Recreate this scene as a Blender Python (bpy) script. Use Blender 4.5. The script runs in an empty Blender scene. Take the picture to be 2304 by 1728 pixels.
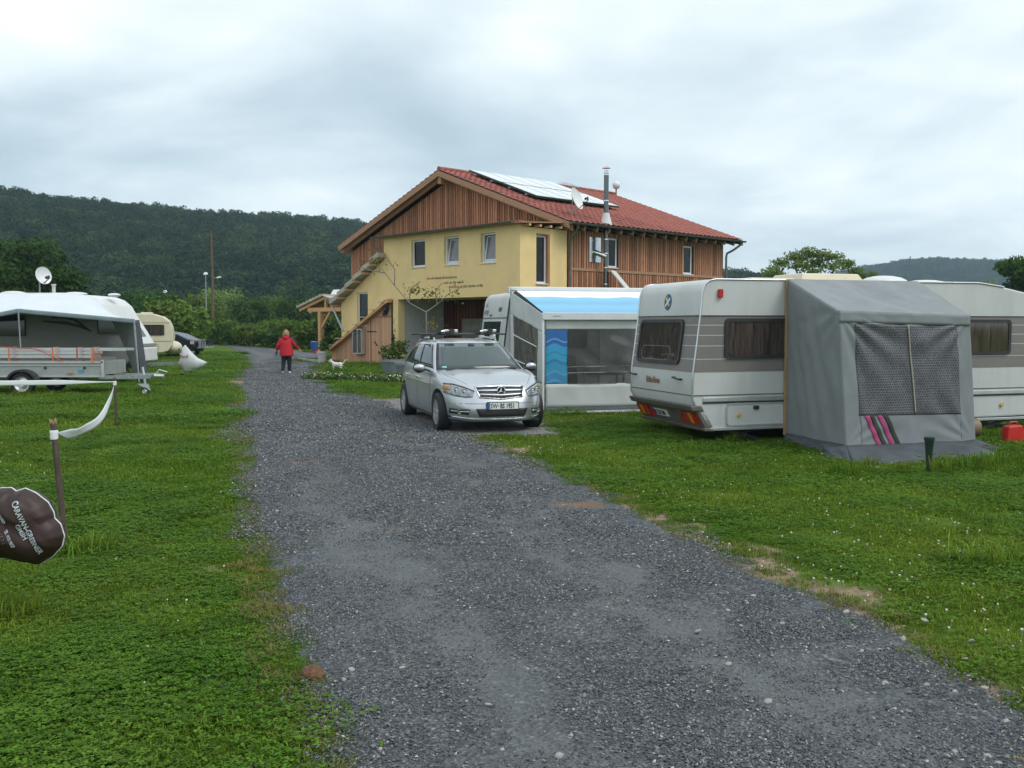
import bpy, math, random
import numpy as np
from mathutils import Vector, Matrix, noise as mnoise
from mathutils.bvhtree import BVHTree
C = bpy.context.scene.collection
R = math.radians
# ------------------------------------------------------------------ camera
cd = bpy.data.cameras.new("camera"); cam = bpy.data.objects.new("camera", cd); C.objects.link(cam)
cam.location = (0, 0, 1.75); cam.rotation_euler = (R(90 - 3.566), 0, 0)
cd.sensor_width = 36; cd.lens = 33.6; cd.clip_end = 6000; cd.clip_start = 0.05
bpy.context.scene.camera = cam
# ------------------------------------------------------------------ sky
W = bpy.data.worlds.new("World"); bpy.context.scene.world = W; W.use_nodes = True
nt = W.node_tree; nt.nodes.clear()
def NN(t, ty, **k):
    n = t.nodes.new(ty)
    for a, b in k.items():
        if a.startswith("i_"): n.inputs[a[2:].replace("_", " ")].default_value = b
        else: setattr(n, a, b)
    return n
def ramp(t, stops, interp="LINEAR"):
    n = t.nodes.new("ShaderNodeValToRGB"); n.color_ramp.interpolation = interp
    e = n.color_ramp.elements
    while len(e) < len(stops): e.new(0.5)
    for k, (p, c) in enumerate(stops):
        e[k].position = p; e[k].color = (c, c, c, 1) if isinstance(c, (int, float)) else (*c, 1)
    return n
SUN_EL, SUN_AZ = 52, 118          # azimuth clockwise from +Y
L = nt.links.new
sky = NN(nt, "ShaderNodeTexSky", sky_type="NISHITA", sun_disc=False)
sky.sun_elevation = R(SUN_EL); sky.sun_rotation = R(SUN_AZ)
bg1 = NN(nt, "ShaderNodeBackground", i_Strength=0.12); L(sky.outputs[0], bg1.inputs[0])
tc = NN(nt, "ShaderNodeTexCoord"); sp = NN(nt, "ShaderNodeSeparateXYZ"); L(tc.outputs["Generated"], sp.inputs[0])
zz = NN(nt, "ShaderNodeMath", operation="MAXIMUM"); L(sp.outputs[2], zz.inputs[0]); zz.inputs[1].default_value = 0
za = NN(nt, "ShaderNodeMath", operation="ADD"); L(zz.outputs[0], za.inputs[0]); za.inputs[1].default_value = 0.22
dx = NN(nt, "ShaderNodeMath", operation="DIVIDE"); L(sp.outputs[0], dx.inputs[0]); L(za.outputs[0], dx.inputs[1])
dy = NN(nt, "ShaderNodeMath", operation="DIVIDE"); L(sp.outputs[1], dy.inputs[0]); L(za.outputs[0], dy.inputs[1])
cb = NN(nt, "ShaderNodeCombineXYZ"); L(dx.outputs[0], cb.inputs[0]); L(dy.outputs[0], cb.inputs[1]); cb.inputs[2].default_value = 3.7
n1 = NN(nt, "ShaderNodeTexNoise", i_Scale=0.95, i_Detail=7.0, i_Roughness=0.45, i_Distortion=0.5); L(cb.outputs[0], n1.inputs["Vector"])
n2 = NN(nt, "ShaderNodeTexNoise", i_Scale=2.6, i_Detail=6.0, i_Roughness=0.5, i_Distortion=0.3); L(cb.outputs[0], n2.inputs["Vector"])
mx = NN(nt, "ShaderNodeMath", operation="MULTIPLY_ADD"); L(n2.outputs[0], mx.inputs[0]); mx.inputs[1].default_value = 0.3
L(n1.outputs[0], mx.inputs[2])
cr = ramp(nt, [(0.40, (0.55, 0.68, 0.76)), (0.51, (0.70, 0.83, 0.91)), (0.63, (0.93, 1.04, 1.09)), (0.78, (1.25, 1.32, 1.34))])
L(mx.outputs[0], cr.inputs[0])
bg2 = NN(nt, "ShaderNodeBackground", i_Strength=1.0); L(cr.outputs[0], bg2.inputs[0])
ms = NN(nt, "ShaderNodeMixShader"); ms.inputs[0].default_value = 0.93
L(bg1.outputs[0], ms.inputs[1]); L(bg2.outputs[0], ms.inputs[2])
wo = NN(nt, "ShaderNodeOutputWorld"); L(ms.outputs[0], wo.inputs[0])
# ------------------------------------------------------------------ sun behind thick cloud
sd = bpy.data.lights.new("sun", "SUN"); sd.energy = 1.7; sd.angle = R(25); sd.color = (1.0, 0.97, 0.92)
so = bpy.data.objects.new("sun", sd); C.objects.link(so)
sdir = Vector((math.sin(R(SUN_AZ)) * math.cos(R(SUN_EL)), math.cos(R(SUN_AZ)) * math.cos(R(SUN_EL)), math.sin(R(SUN_EL))))
so.rotation_euler = sdir.to_track_quat("Z", "Y").to_euler(); so.location = (20, -10, 40)
vs = bpy.context.scene.view_settings
vs.view_transform = "Standard"; vs.look = "None"; vs.exposure = 0.0; vs.gamma = 1.0; vs.use_curve_mapping = False
sc = bpy.context.scene
sc.cycles.max_bounces = 6; sc.cycles.transparent_max_bounces = 8; sc.cycles.diffuse_bounces = 3; sc.cycles.glossy_bounces = 3
sc.cycles.volume_bounces = 1; sc.cycles.use_denoising = True

# ------------------------------------------------------------------ materials
def mat(name, col, rough=0.6, metal=0.0, var=0.12, scale=3.0, col2=None, bump=0.0, bscale=40.0, spec=0.4, rnd=0.0,
        stretch=(1, 1, 1), coat=0.0, alpha=1.0, dirt=0.0, dirtcol=(0.12, 0.11, 0.08), dst=(1, 1, 1)):
    m = bpy.data.materials.new(name); m.use_nodes = True; t = m.node_tree; l = t.links.new
    p = t.nodes["Principled BSDF"]
    p.inputs["Roughness"].default_value = rough; p.inputs["Metallic"].default_value = metal
    p.inputs["Specular IOR Level"].default_value = spec; p.inputs["Coat Weight"].default_value = coat
    p.inputs["Alpha"].default_value = alpha
    tc = NN(t, "ShaderNodeTexCoord"); mp = NN(t, "ShaderNodeMapping"); mp.inputs["Scale"].default_value = stretch
    l(tc.outputs["Object"], mp.inputs[0])
    n = NN(t, "ShaderNodeTexNoise", i_Scale=scale, i_Detail=6.0, i_Roughness=0.6); l(mp.outputs[0], n.inputs["Vector"])
    c2 = col2 or tuple(min(1, c * (1 + var)) for c in col); c1 = col if col2 else tuple(c * (1 - var) for c in col)
    cr = ramp(t, [(0.3, c1), (0.7, c2)]); l(n.outputs[0], cr.inputs[0]); out = cr.outputs[0]
    if rnd:
        oi = NN(t, "ShaderNodeObjectInfo"); hs = NN(t, "ShaderNodeHueSaturation")
        mr = NN(t, "ShaderNodeMapRange"); l(oi.outputs["Random"], mr.inputs[0])
        mr.inputs[3].default_value = 1 - rnd; mr.inputs[4].default_value = 1 + rnd
        l(mr.outputs[0], hs.inputs["Value"]); l(out, hs.inputs["Color"]); out = hs.outputs[0]
    if dirt:
        n3 = NN(t, "ShaderNodeTexNoise", i_Scale=1.3, i_Detail=8.0, i_Roughness=0.7); m3 = NN(t, "ShaderNodeMapping"); m3.inputs["Scale"].default_value = dst; l(tc.outputs["Object"], m3.inputs[0]); l(m3.outputs[0], n3.inputs["Vector"])
        r3 = ramp(t, [(0.48, 0.0), (0.75, dirt)]); l(n3.outputs[0], r3.inputs[0])
        mm = NN(t, "ShaderNodeMix", data_type="RGBA"); l(r3.outputs[0], mm.inputs[0]); l(out, mm.inputs[6]); mm.inputs[7].default_value = (*dirtcol, 1); out = mm.outputs[2]
    l(out, p.inputs["Base Color"])
    if bump:
        n4 = NN(t, "ShaderNodeTexNoise", i_Scale=bscale, i_Detail=4.0); l(mp.outputs[0], n4.inputs["Vector"])
        b = NN(t, "ShaderNodeBump", i_Strength=bump, i_Distance=0.02); l(n4.outputs[0], b.inputs["Height"]); l(b.outputs[0], p.inputs["Normal"])
    return m
def glassmat(name, col, rough=0.06, trans=0.0, var=0.3, scale=2.0, stretch=(1, 1, 1)):
    m = mat(name, col, rough, var=var, scale=scale, spec=0.7, stretch=stretch)
    m.node_tree.nodes["Principled BSDF"].inputs["Transmission Weight"].default_value = trans
    return m
def clearmat(name, col, a=0.35, rough=0.1):          # plastic film: part see-through, part filled with the given colour
    m = bpy.data.materials.new(name); m.use_nodes = True; t = m.node_tree; l = t.links.new
    p = t.nodes["Principled BSDF"]; p.inputs["Base Color"].default_value = (*col, 1); p.inputs["Roughness"].default_value = rough
    p.inputs["Specular IOR Level"].default_value = 0.6
    tr = NN(t, "ShaderNodeBsdfTransparent"); ms = NN(t, "ShaderNodeMixShader")
    tc = NN(t, "ShaderNodeTexCoord"); n = NN(t, "ShaderNodeTexNoise", i_Scale=1.8, i_Detail=5.0); l(tc.outputs["Object"], n.inputs["Vector"])
    r = ramp(t, [(0.3, a * 0.6), (0.75, min(1, a * 1.5))]); l(n.outputs[0], r.inputs[0]); l(r.outputs[0], ms.inputs[0])
    l(tr.outputs[0], ms.inputs[1]); l(p.outputs[0], ms.inputs[2]); l(ms.outputs[0], t.nodes["Material Output"].inputs[0])
    return m
def leafmat(name, col, col2, trans=0.3, wscale=0.35, bright=(0.55, 1.35)):
    m = bpy.data.materials.new(name); m.use_nodes = True; t = m.node_tree; l = t.links.new
    p = t.nodes["Principled BSDF"]; p.inputs["Roughness"].default_value = 0.7; p.inputs["Specular IOR Level"].default_value = 0.08
    ge = NN(t, "ShaderNodeNewGeometry"); n = NN(t, "ShaderNodeTexNoise", i_Scale=wscale, i_Detail=3.0); l(ge.outputs["Position"], n.inputs["Vector"])
    cr = ramp(t, [(0.35, col), (0.65, col2)]); l(n.outputs[0], cr.inputs[0])
    at = NN(t, "ShaderNodeAttribute", attribute_name="tint"); oi = NN(t, "ShaderNodeObjectInfo")
    mr = NN(t, "ShaderNodeMapRange"); l(oi.outputs["Random"], mr.inputs[0]); mr.inputs[3].default_value = 0.82; mr.inputs[4].default_value = 1.18
    mr2 = NN(t, "ShaderNodeMapRange"); l(at.outputs["Fac"], mr2.inputs[0]); mr2.inputs[3].default_value = bright[0]; mr2.inputs[4].default_value = bright[1]
    mu = NN(t, "ShaderNodeMath", operation="MULTIPLY"); l(mr.outputs[0], mu.inputs[0]); l(mr2.outputs[0], mu.inputs[1])
    hs = NN(t, "ShaderNodeHueSaturation"); l(mu.outputs[0], hs.inputs["Value"]); l(cr.outputs[0], hs.inputs["Color"])
    l(hs.outputs[0], p.inputs["Base Color"])
    tr = NN(t, "ShaderNodeBsdfTranslucent"); l(hs.outputs[0], tr.inputs[0]); ms = NN(t, "ShaderNodeMixShader"); ms.inputs[0].default_value = trans
    l(p.outputs[0], ms.inputs[1]); l(tr.outputs[0], ms.inputs[2]); l(ms.outputs[0], t.nodes["Material Output"].inputs[0])
    return m

# ------------------------------------------------------------------ mesh helpers
class MB:
    def __init__(s): s.v = []; s.f = []
    def add(s, vs, fs):
        o = len(s.v); s.v += [tuple(p) for p in vs]; s.f += [tuple(i + o for i in f) for f in fs]; return s
    def bx(s, x0, x1, y0, y1, z0, z1):
        return s.add([(x0, y0, z0), (x1, y0, z0), (x1, y1, z0), (x0, y1, z0), (x0, y0, z1), (x1, y0, z1), (x1, y1, z1), (x0, y1, z1)],
                     [(0, 3, 2, 1), (4, 5, 6, 7), (0, 1, 5, 4), (1, 2, 6, 5), (2, 3, 7, 6), (3, 0, 4, 7)])
    def hexa(s, b, t):
        return s.add(list(b) + list(t), [(0, 3, 2, 1), (4, 5, 6, 7), (0, 1, 5, 4), (1, 2, 6, 5), (2, 3, 7, 6), (3, 0, 4, 7)])
    def bar(s, p, q, w, h, up=(0, 0, 1)):
        p, q = Vector(p), Vector(q); d = (q - p).normalized(); u = Vector(up); sd = d.cross(u)
        if sd.length < 1e-3: sd = d.cross(Vector((1, 0, 0)))
        sd.normalize(); u = sd.cross(d).normalized(); a = sd * w / 2; b = u * h / 2
        return s.hexa([p - a - b, p + a - b, p + a + b, p - a + b], [q - a - b, q + a - b, q + a + b, q - a + b])
    def limb(s, pts, rad, n=8, cap=True):
        pts = [Vector(p) for p in pts]
        if isinstance(rad, (int, float)): rad = [rad] * len(pts)
        rings = []; prev = None
        for i, p in enumerate(pts):
            d = (pts[min(i + 1, len(pts) - 1)] - pts[max(i - 1, 0)]).normalized()
            if prev is None:
                a = d.cross(Vector((0, 0, 1)))
                if a.length < 1e-3: a = d.cross(Vector((1, 0, 0)))
            else: a = prev - d * prev.dot(d)
            a.normalize(); prev = a; b = d.cross(a)
            rings.append([p + (a * math.cos(2 * math.pi * k / n) + b * math.sin(2 * math.pi * k / n)) * rad[i] for k in range(n)])
        vs = [q for r_ in rings for q in r_]; fs = []
        for i in range(len(pts) - 1):
            for k in range(n): fs.append((i * n + k, i * n + (k + 1) % n, (i + 1) * n + (k + 1) % n, (i + 1) * n + k))
        if cap: fs.append(tuple(range(n - 1, -1, -1))); fs.append(tuple((len(pts) - 1) * n + k for k in range(n)))
        return s.add(vs, fs)
    def ell(s, c, r, n=12, m=8):
        vs = [(c[0], c[1], c[2] - r[2])]
        for j in range(1, m):
            a = -math.pi / 2 + math.pi * j / m
            for k in range(n):
                b = 2 * math.pi * k / n; vs.append((c[0] + r[0] * math.cos(a) * math.cos(b), c[1] + r[1] * math.cos(a) * math.sin(b), c[2] + r[2] * math.sin(a)))
        vs.append((c[0], c[1], c[2] + r[2])); fs = [(0, 1 + (k + 1) % n, 1 + k) for k in range(n)]
        for j in range(m - 2):
            for k in range(n): a = 1 + j * n; fs.append((a + k, a + (k + 1) % n, a + n + (k + 1) % n, a + n + k))
        a = 1 + (m - 2) * n; fs += [(a + k, a + (k + 1) % n, len(vs) - 1) for k in range(n)]
        return s.add(vs, fs)
    def lathe(s, prof, c=(0, 0, 0), axis="z", n=20, closed=False):
        vs = []
        for r_, h in prof:
            for k in range(n):
                a = 2 * math.pi * k / n; x, y = r_ * math.cos(a), r_ * math.sin(a)
                q = {"z": (x, y, h), "y": (x, h, y), "x": (h, x, y)}[axis]; vs.append((c[0] + q[0], c[1] + q[1], c[2] + q[2]))
        fs = []; m = len(prof)
        for i in range(m if closed else m - 1):
            j = (i + 1) % m
            for k in range(n): fs.append((i * n + k, i * n + (k + 1) % n, j * n + (k + 1) % n, j * n + k))
        if not closed:
            if prof[0][0] > 1e-4: fs.append(tuple(range(n - 1, -1, -1)))
            if prof[-1][0] > 1e-4: fs.append(tuple((m - 1) * n + k for k in range(n)))
        return s.add(vs, fs)
    def prism(s, poly, P, d0, d1):          # poly of (a,b), P(a,d,b) -> xyz
        n = len(poly); vs = [P(a, d0, b) for a, b in poly] + [P(a, d1, b) for a, b in poly]
        fs = [tuple(range(n)), tuple(range(2 * n - 1, n - 1, -1))] + [(i, i + n, (i + 1) % n + n, (i + 1) % n) for i in range(n)]
        return s.add(vs, fs)
    def ring(s, po, pi, P, d0, d1):         # frame between two outlines of equal length
        n = len(po); vs = [P(a, d0, b) for a, b in po] + [P(a, d0, b) for a, b in pi] + [P(a, d1, b) for a, b in po] + [P(a, d1, b) for a, b in pi]
        fs = []
        for i in range(n):
            j = (i + 1) % n
            fs += [(i, j, n + j, n + i), (2 * n + i, 3 * n + i, 3 * n + j, 2 * n + j), (i, 2 * n + i, 2 * n + j, j), (n + i, n + j, 3 * n + j, 3 * n + i)]
        return s.add(vs, fs)
    def grid(s, fn, nu, nv, u0=0, u1=1, v0=0, v1=1):
        vs = [fn(u0 + (u1 - u0) * i / nu, v0 + (v1 - v0) * j / nv) for j in range(nv + 1) for i in range(nu + 1)]
        fs = [(j * (nu + 1) + i, j * (nu + 1) + i + 1, (j + 1) * (nu + 1) + i + 1, (j + 1) * (nu + 1) + i) for j in range(nv) for i in range(nu)]
        return s.add(vs, fs)
    def mesh(s, name, m, smooth=None):
        me = bpy.data.meshes.new(name); me.from_pydata([tuple(p) for p in s.v], [], s.f)
        me.materials.append(m)
        if smooth is not None:
            me.polygons.foreach_set("use_smooth", [True] * len(me.polygons))
            me.set_sharp_from_angle(angle=R(smooth))
        me.validate(); me.update()
        return me
    def build(s, name, m, parent=None, smooth=None, bevel=0, kind=None, label=None, recalc=True):
        me = s.mesh(name, m, smooth)
        if recalc:
            import bmesh
            b = bmesh.new(); b.from_mesh(me); bmesh.ops.recalc_face_normals(b, faces=b.faces); b.to_mesh(me); b.free()
        o = bpy.data.objects.new(name, me); C.objects.link(o)
        if parent: o.parent = parent
        if bevel:
            bm_ = o.modifiers.new("bevel", "BEVEL"); bm_.width = bevel; bm_.segments = 2; bm_.limit_method = "ANGLE"
        if kind: o["kind"] = kind
        if label: o["label"] = label
        return o
def tag(o, label, cat, group=None):
    o["label"] = label; o["category"] = cat
    if group: o["group"] = group
    return o
def thing(name, label, cat, loc=(0, 0, 0), rz=0, group=None):
    o = bpy.data.objects.new(name, None); C.objects.link(o); o.location = loc; o.rotation_euler = (0, 0, R(rz)); o.empty_display_size = 0.1
    return tag(o, label, cat, group)
def struct(o): o["kind"] = "structure"; return o
def inst(name, me, parent, loc=(0, 0, 0), rot=(0, 0, 0), scale=None):
    o = bpy.data.objects.new(name, me); C.objects.link(o); o.parent = parent; o.location = loc; o.rotation_euler = rot
    if scale: o.scale = scale
    return o
def dup(root, loc, rz, label, group=None):
    r = root.copy(); C.objects.link(r); r.location = loc; r.rotation_euler = (0, 0, R(rz)); r["label"] = label
    if group: r["group"] = group
    for ch in list(root.children):
        c = ch.copy(); C.objects.link(c); c.parent = r
        for g_ in list(ch.children):
            d = g_.copy(); C.objects.link(d); d.parent = c
    return r
def rrect(x0, x1, z0, z1, r, n=5):
    out = []
    for cx, cz, a0 in ((x1 - r, z1 - r, 0), (x0 + r, z1 - r, 90), (x0 + r, z0 + r, 180), (x1 - r, z0 + r, 270)):
        for k in range(n + 1): a = R(a0 + 90 * k / n); out.append((cx + r * math.cos(a), cz + r * math.sin(a)))
    return out
PF = lambda a, d, b: (a, -d, b)             # front-facing wall at y=0, d outward
def text(name, s, size, fn, m, parent, align="LEFT", shear=0, bold=0, label=None):
    cu = bpy.data.curves.new(name, "FONT"); cu.body = s; cu.size = size; cu.align_x = align; cu.shear = shear; cu.offset = bold; cu.resolution_u = 2
    o = bpy.data.objects.new(name, cu); C.objects.link(o)
    dg = bpy.context.evaluated_depsgraph_get(); me = bpy.data.meshes.new_from_object(o.evaluated_get(dg))
    C.objects.unlink(o); bpy.data.objects.remove(o)
    for v in me.vertices: v.co = fn(v.co.x, v.co.y)
    me.materials.clear(); me.materials.append(m)
    q = bpy.data.objects.new(name, me); C.objects.link(q); q.parent = parent
    if label: q["label"] = label
    return q
def textw(s, size):
    cu = bpy.data.curves.new("t", "FONT"); cu.body = s; cu.size = size; o = bpy.data.objects.new("t", cu); C.objects.link(o)
    bpy.context.view_layer.update(); w = o.dimensions.x; C.objects.unlink(o); bpy.data.objects.remove(o); return w
def leaves(name, blobs, n, size, m, parent=None, seed=1, shell=0.45, up=0.3):
    rg = np.random.default_rng(seed); B_ = np.array(blobs, float)
    w = (B_[:, 3] * B_[:, 4] * B_[:, 5]) ** (2 / 3); k = rg.choice(len(B_), n, p=w / w.sum())
    d = rg.normal(size=(n, 3)); d /= np.linalg.norm(d, axis=1)[:, None]
    rr = rg.random(n) ** shell; lump = 1 + 0.16 * np.sin(d[:, 0] * 7 + k) * np.sin(d[:, 1] * 6 + k * 2) + 0.10 * np.sin(d[:, 2] * 11 + k)
    c = B_[k, :3] + d * B_[k, 3:6] * (rr * lump)[:, None]
    nr = d + rg.normal(size=(n, 3)) * 0.7 + np.array([0, 0, up]); nr /= np.linalg.norm(nr, axis=1)[:, None]
    t = np.cross(nr, rg.normal(size=(n, 3))); t /= np.linalg.norm(t, axis=1)[:, None]; b = np.cross(nr, t)
    sz = size * (0.6 + 0.8 * rg.random(n)); t *= sz[:, None]; b *= (sz * 0.62)[:, None]
    v = np.stack([c - t, c + b * 0.9, c + t, c - b * 0.9], 1).reshape(-1, 3)
    me = bpy.data.meshes.new(name); me.vertices.add(4 * n); me.vertices.foreach_set("co", v.ravel().astype(np.float32))
    me.loops.add(4 * n); me.loops.foreach_set("vertex_index", np.arange(4 * n, dtype=np.int32))
    me.polygons.add(n); me.polygons.foreach_set("loop_start", np.arange(0, 4 * n, 4, dtype=np.int32)); me.polygons.foreach_set("loop_total", np.full(n, 4, np.int32))
    bl = rg.random(len(B_)); tint = np.clip(0.25 + 0.35 * bl[k] + 0.4 * rg.random(n), 0, 1)
    a = me.attributes.new("tint", "FLOAT", "POINT"); a.data.foreach_set("value", np.repeat(tint, 4).astype(np.float32))
    me.materials.append(m); me.update(); me.validate()
    if parent == "mesh": return me
    o = bpy.data.objects.new(name, me); C.objects.link(o)
    if parent: o.parent = parent
    return o
def scatter(name, pts, rot, scl, idx, protos):
    """one object of points that carries many copies of a few small pieces (geometry nodes)"""
    me = bpy.data.meshes.new(name); n = len(pts); me.vertices.add(n); me.vertices.foreach_set("co", np.asarray(pts, np.float32).ravel())
    for nm, ty, arr in (("rot", "FLOAT_VECTOR", rot), ("scl", "FLOAT", scl), ("idx", "INT", idx)):
        a = me.attributes.new(nm, ty, "POINT"); a.data.foreach_set("vector" if ty == "FLOAT_VECTOR" else "value", np.asarray(arr, np.int32 if ty == "INT" else np.float32).ravel())
    o = bpy.data.objects.new(name, me); C.objects.link(o); o["kind"] = "stuff"
    col = bpy.data.collections.new(name + "_pieces")
    for k, p in enumerate(protos):
        q = bpy.data.objects.new("%s_piece_%02d" % (name, k), p); col.objects.link(q)
    g = bpy.data.node_groups.new(name, "GeometryNodeTree")
    g.interface.new_socket("Geometry", in_out="INPUT", socket_type="NodeSocketGeometry"); g.interface.new_socket("Geometry", in_out="OUTPUT", socket_type="NodeSocketGeometry")
    gi = g.nodes.new("NodeGroupInput"); go = g.nodes.new("NodeGroupOutput"); ci = g.nodes.new("GeometryNodeCollectionInfo")
    ci.inputs[0].default_value = col; ci.inputs[1].default_value = True; ci.inputs[2].default_value = True
    ip = g.nodes.new("GeometryNodeInstanceOnPoints"); l = g.links.new
    l(gi.outputs[0], ip.inputs["Points"]); l(ci.outputs[0], ip.inputs["Instance"]); ip.inputs["Pick Instance"].default_value = True
    def na(nm, ty):
        x = g.nodes.new("GeometryNodeInputNamedAttribute"); x.data_type = ty; x.inputs[0].default_value = nm; return x.outputs[0]
    l(na("idx", "INT"), ip.inputs["Instance Index"]); l(na("scl", "FLOAT"), ip.inputs["Scale"])
    er = g.nodes.new("FunctionNodeEulerToRotation"); l(na("rot", "FLOAT_VECTOR"), er.inputs[0]); l(er.outputs[0], ip.inputs["Rotation"])
    l(ip.outputs[0], go.inputs[0]); md = o.modifiers.new("scatter", "NODES"); md.node_group = g
    return o
def fuse(mb, name, m, parent, vox=0.012, it=3, label=None):
    o = mb.build(name, m, parent, smooth=180, recalc=False)
    r_ = o.modifiers.new("skin", "REMESH"); r_.mode = "VOXEL"; r_.voxel_size = vox; r_.use_smooth_shade = True
    s_ = o.modifiers.new("soft", "SMOOTH"); s_.factor = 0.5; s_.iterations = it
    if label: o["label"] = label
    return o
rnd = random.Random(4)

# ------------------------------------------------------------------ shared materials
WHITE = mat("white_paint", (0.62, 0.64, 0.64), 0.35, var=0.05, dirt=0.25, dirtcol=(0.38, 0.38, 0.34))
CREAM = mat("cream_paint", (0.62, 0.57, 0.42), 0.4, var=0.05, dirt=0.3, dirtcol=(0.35, 0.32, 0.22))
BLACK = mat("black_rubber", (0.018, 0.018, 0.02), 0.7, var=0.3)
DARK = mat("dark_plastic", (0.03, 0.03, 0.032), 0.5, var=0.3)
ALU = mat("aluminium", (0.62, 0.64, 0.66), 0.35, 0.8, var=0.1)
ZINC = mat("galvanised_steel", (0.34, 0.37, 0.39), 0.45, 0.6, var=0.25, scale=14)
GUTTER = mat("zinc_gutter", (0.16, 0.18, 0.18), 0.45, 0.6, var=0.25)
STEEL = mat("stainless_steel", (0.55, 0.57, 0.6), 0.18, 1.0, var=0.2)
SILVER = mat("silver_car_paint", (0.50, 0.53, 0.56), 0.28, 0.75, var=0.03, coat=0.6)
CHROME = mat("chrome", (0.75, 0.77, 0.8), 0.12, 1.0, var=0.02)
TINTED = glassmat("tinted_glass", (0.012, 0.016, 0.018), 0.05)
BROWNGLASS = glassmat("brown_acrylic_window", (0.05, 0.038, 0.032), 0.05, scale=9, var=0.75, stretch=(3, 3, 0.25))
RED = mat("red_plastic", (0.42, 0.02, 0.02), 0.3, var=0.1)
ORANGE = mat("orange_plastic", (0.75, 0.16, 0.02), 0.35, var=0.1)
BLUEP = mat("blue_plastic", (0.03, 0.10, 0.35), 0.4, var=0.1)
PLATE = mat("plate_white", (0.72, 0.74, 0.74), 0.35, var=0.03)
INK = mat("black_print", (0.015, 0.015, 0.015), 0.5, var=0.1)
REDINK = mat("red_print", (0.42, 0.03, 0.02), 0.5, var=0.1)
BARK = mat("bark", (0.10, 0.075, 0.055), 0.9, var=0.4, scale=12, bump=0.5, bscale=30)
# ------------------------------------------------------------------ ground, hills, drive
LY = np.array([-8, 3.0, 3.68, 5.08, 5.94, 7.16, 9.45, 14.45, 24.2, 40.5, 56.4, 82, 140])
LX = np.array([-0.3, -0.55, -0.69, -1.27, -1.6, -1.97, -2.62, -4.09, -6.89, -11.5, -16.1, -24.5, -48])
RY = np.array([-8, 4.26, 4.93, 5.84, 6.88, 8.75, 11.25, 13.62, 15.72, 18.57, 21.98, 24.2, 30.3, 37.6, 43.2, 46.2, 47.6, 57, 60, 82, 86, 140])
RX = np.array([3.9, 2.34, 2.18, 2.0, 1.67, 1.26, 0.52, -0.37, -1.12, -2.04, -3.27, -4.3, -5.9, -7.4, -8.4, -10.3, -9.0, -10.5, -12.5, -24.0, -25, -50])
xl = lambda y: np.interp(y, LY, LX)
xr = lambda y: np.interp(y, RY, RX)
def fbm(x, y, s, seed=0, oct=4):
    out = np.zeros(np.broadcast(x, y).shape); a = 1.0; rg = np.random.default_rng(seed)
    for k in range(oct):
        for j in range(3):
            th = rg.random() * 6.28; ph = rg.random(2) * 6.28; f = s * (2 ** k) * (0.8 + 0.4 * rg.random())
            out += a / 3 * np.sin(f * (x * math.cos(th) + y * math.sin(th)) + ph[0] + 1.3 * np.sin(f * 0.6 * (y * math.cos(th) - x * math.sin(th)) + ph[1]))
        a *= 0.6
    return out
def edge_wob(y, seed): return 0.07 * fbm(y, y * 0, 2.2, seed) + 0.03 * fbm(y, y * 0, 9, seed + 1)
# height of the lawn: it dips a little in front of the big tent
def gz(x, y): return -0.10 * np.exp(-((x - 5.2) ** 2 / 6 + (y - 11.6) ** 2 / 3)) + 0.012 * fbm(x, y, 0.9, 77) * (np.abs(y) < 60)
def worldgrid(name, xs, ys, zf, m, attrs=(), keep=None):
    X, Y = np.meshgrid(xs, ys); Z = zf(X, Y); nx, ny = len(xs), len(ys)
    me = bpy.data.meshes.new(name); me.vertices.add(nx * ny); me.vertices.foreach_set("co", np.stack([X, Y, Z], -1).astype(np.float32).ravel())
    i = (np.arange(ny - 1)[:, None] * nx + np.arange(nx - 1)[None, :]).ravel(); q = np.stack([i, i + 1, i + nx + 1, i + nx], 1)
    if keep is not None:
        kx = keep(X, Y).ravel(); q = q[kx[q].all(1)]
    n = len(q); me.loops.add(4 * n); me.loops.foreach_set("vertex_index", q.astype(np.int32).ravel())
    me.polygons.add(n); me.polygons.foreach_set("loop_start", np.arange(0, 4 * n, 4, dtype=np.int32)); me.polygons.foreach_set("loop_total", np.full(n, 4, np.int32))
    for nm, fn in attrs:
        a = me.attributes.new(nm, "FLOAT", "POINT"); a.data.foreach_set("value", fn(X, Y).astype(np.float32).ravel())
    me.polygons.foreach_set("use_smooth", [True] * n); me.materials.append(m); me.update(); me.validate()
    o = bpy.data.objects.new(name, me); C.objects.link(o); return o
def graded(a, b, fine, lo, hi):
    xs = list(np.arange(lo, hi, fine)); x = hi; st = fine
    while x < b: xs.append(x); st *= 1.35; x += st
    xs.append(b); x = lo; st = fine
    while x > a:
        st *= 1.35; x -= st; xs.insert(0, max(x, a))
    return np.unique(np.array(xs))
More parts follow.
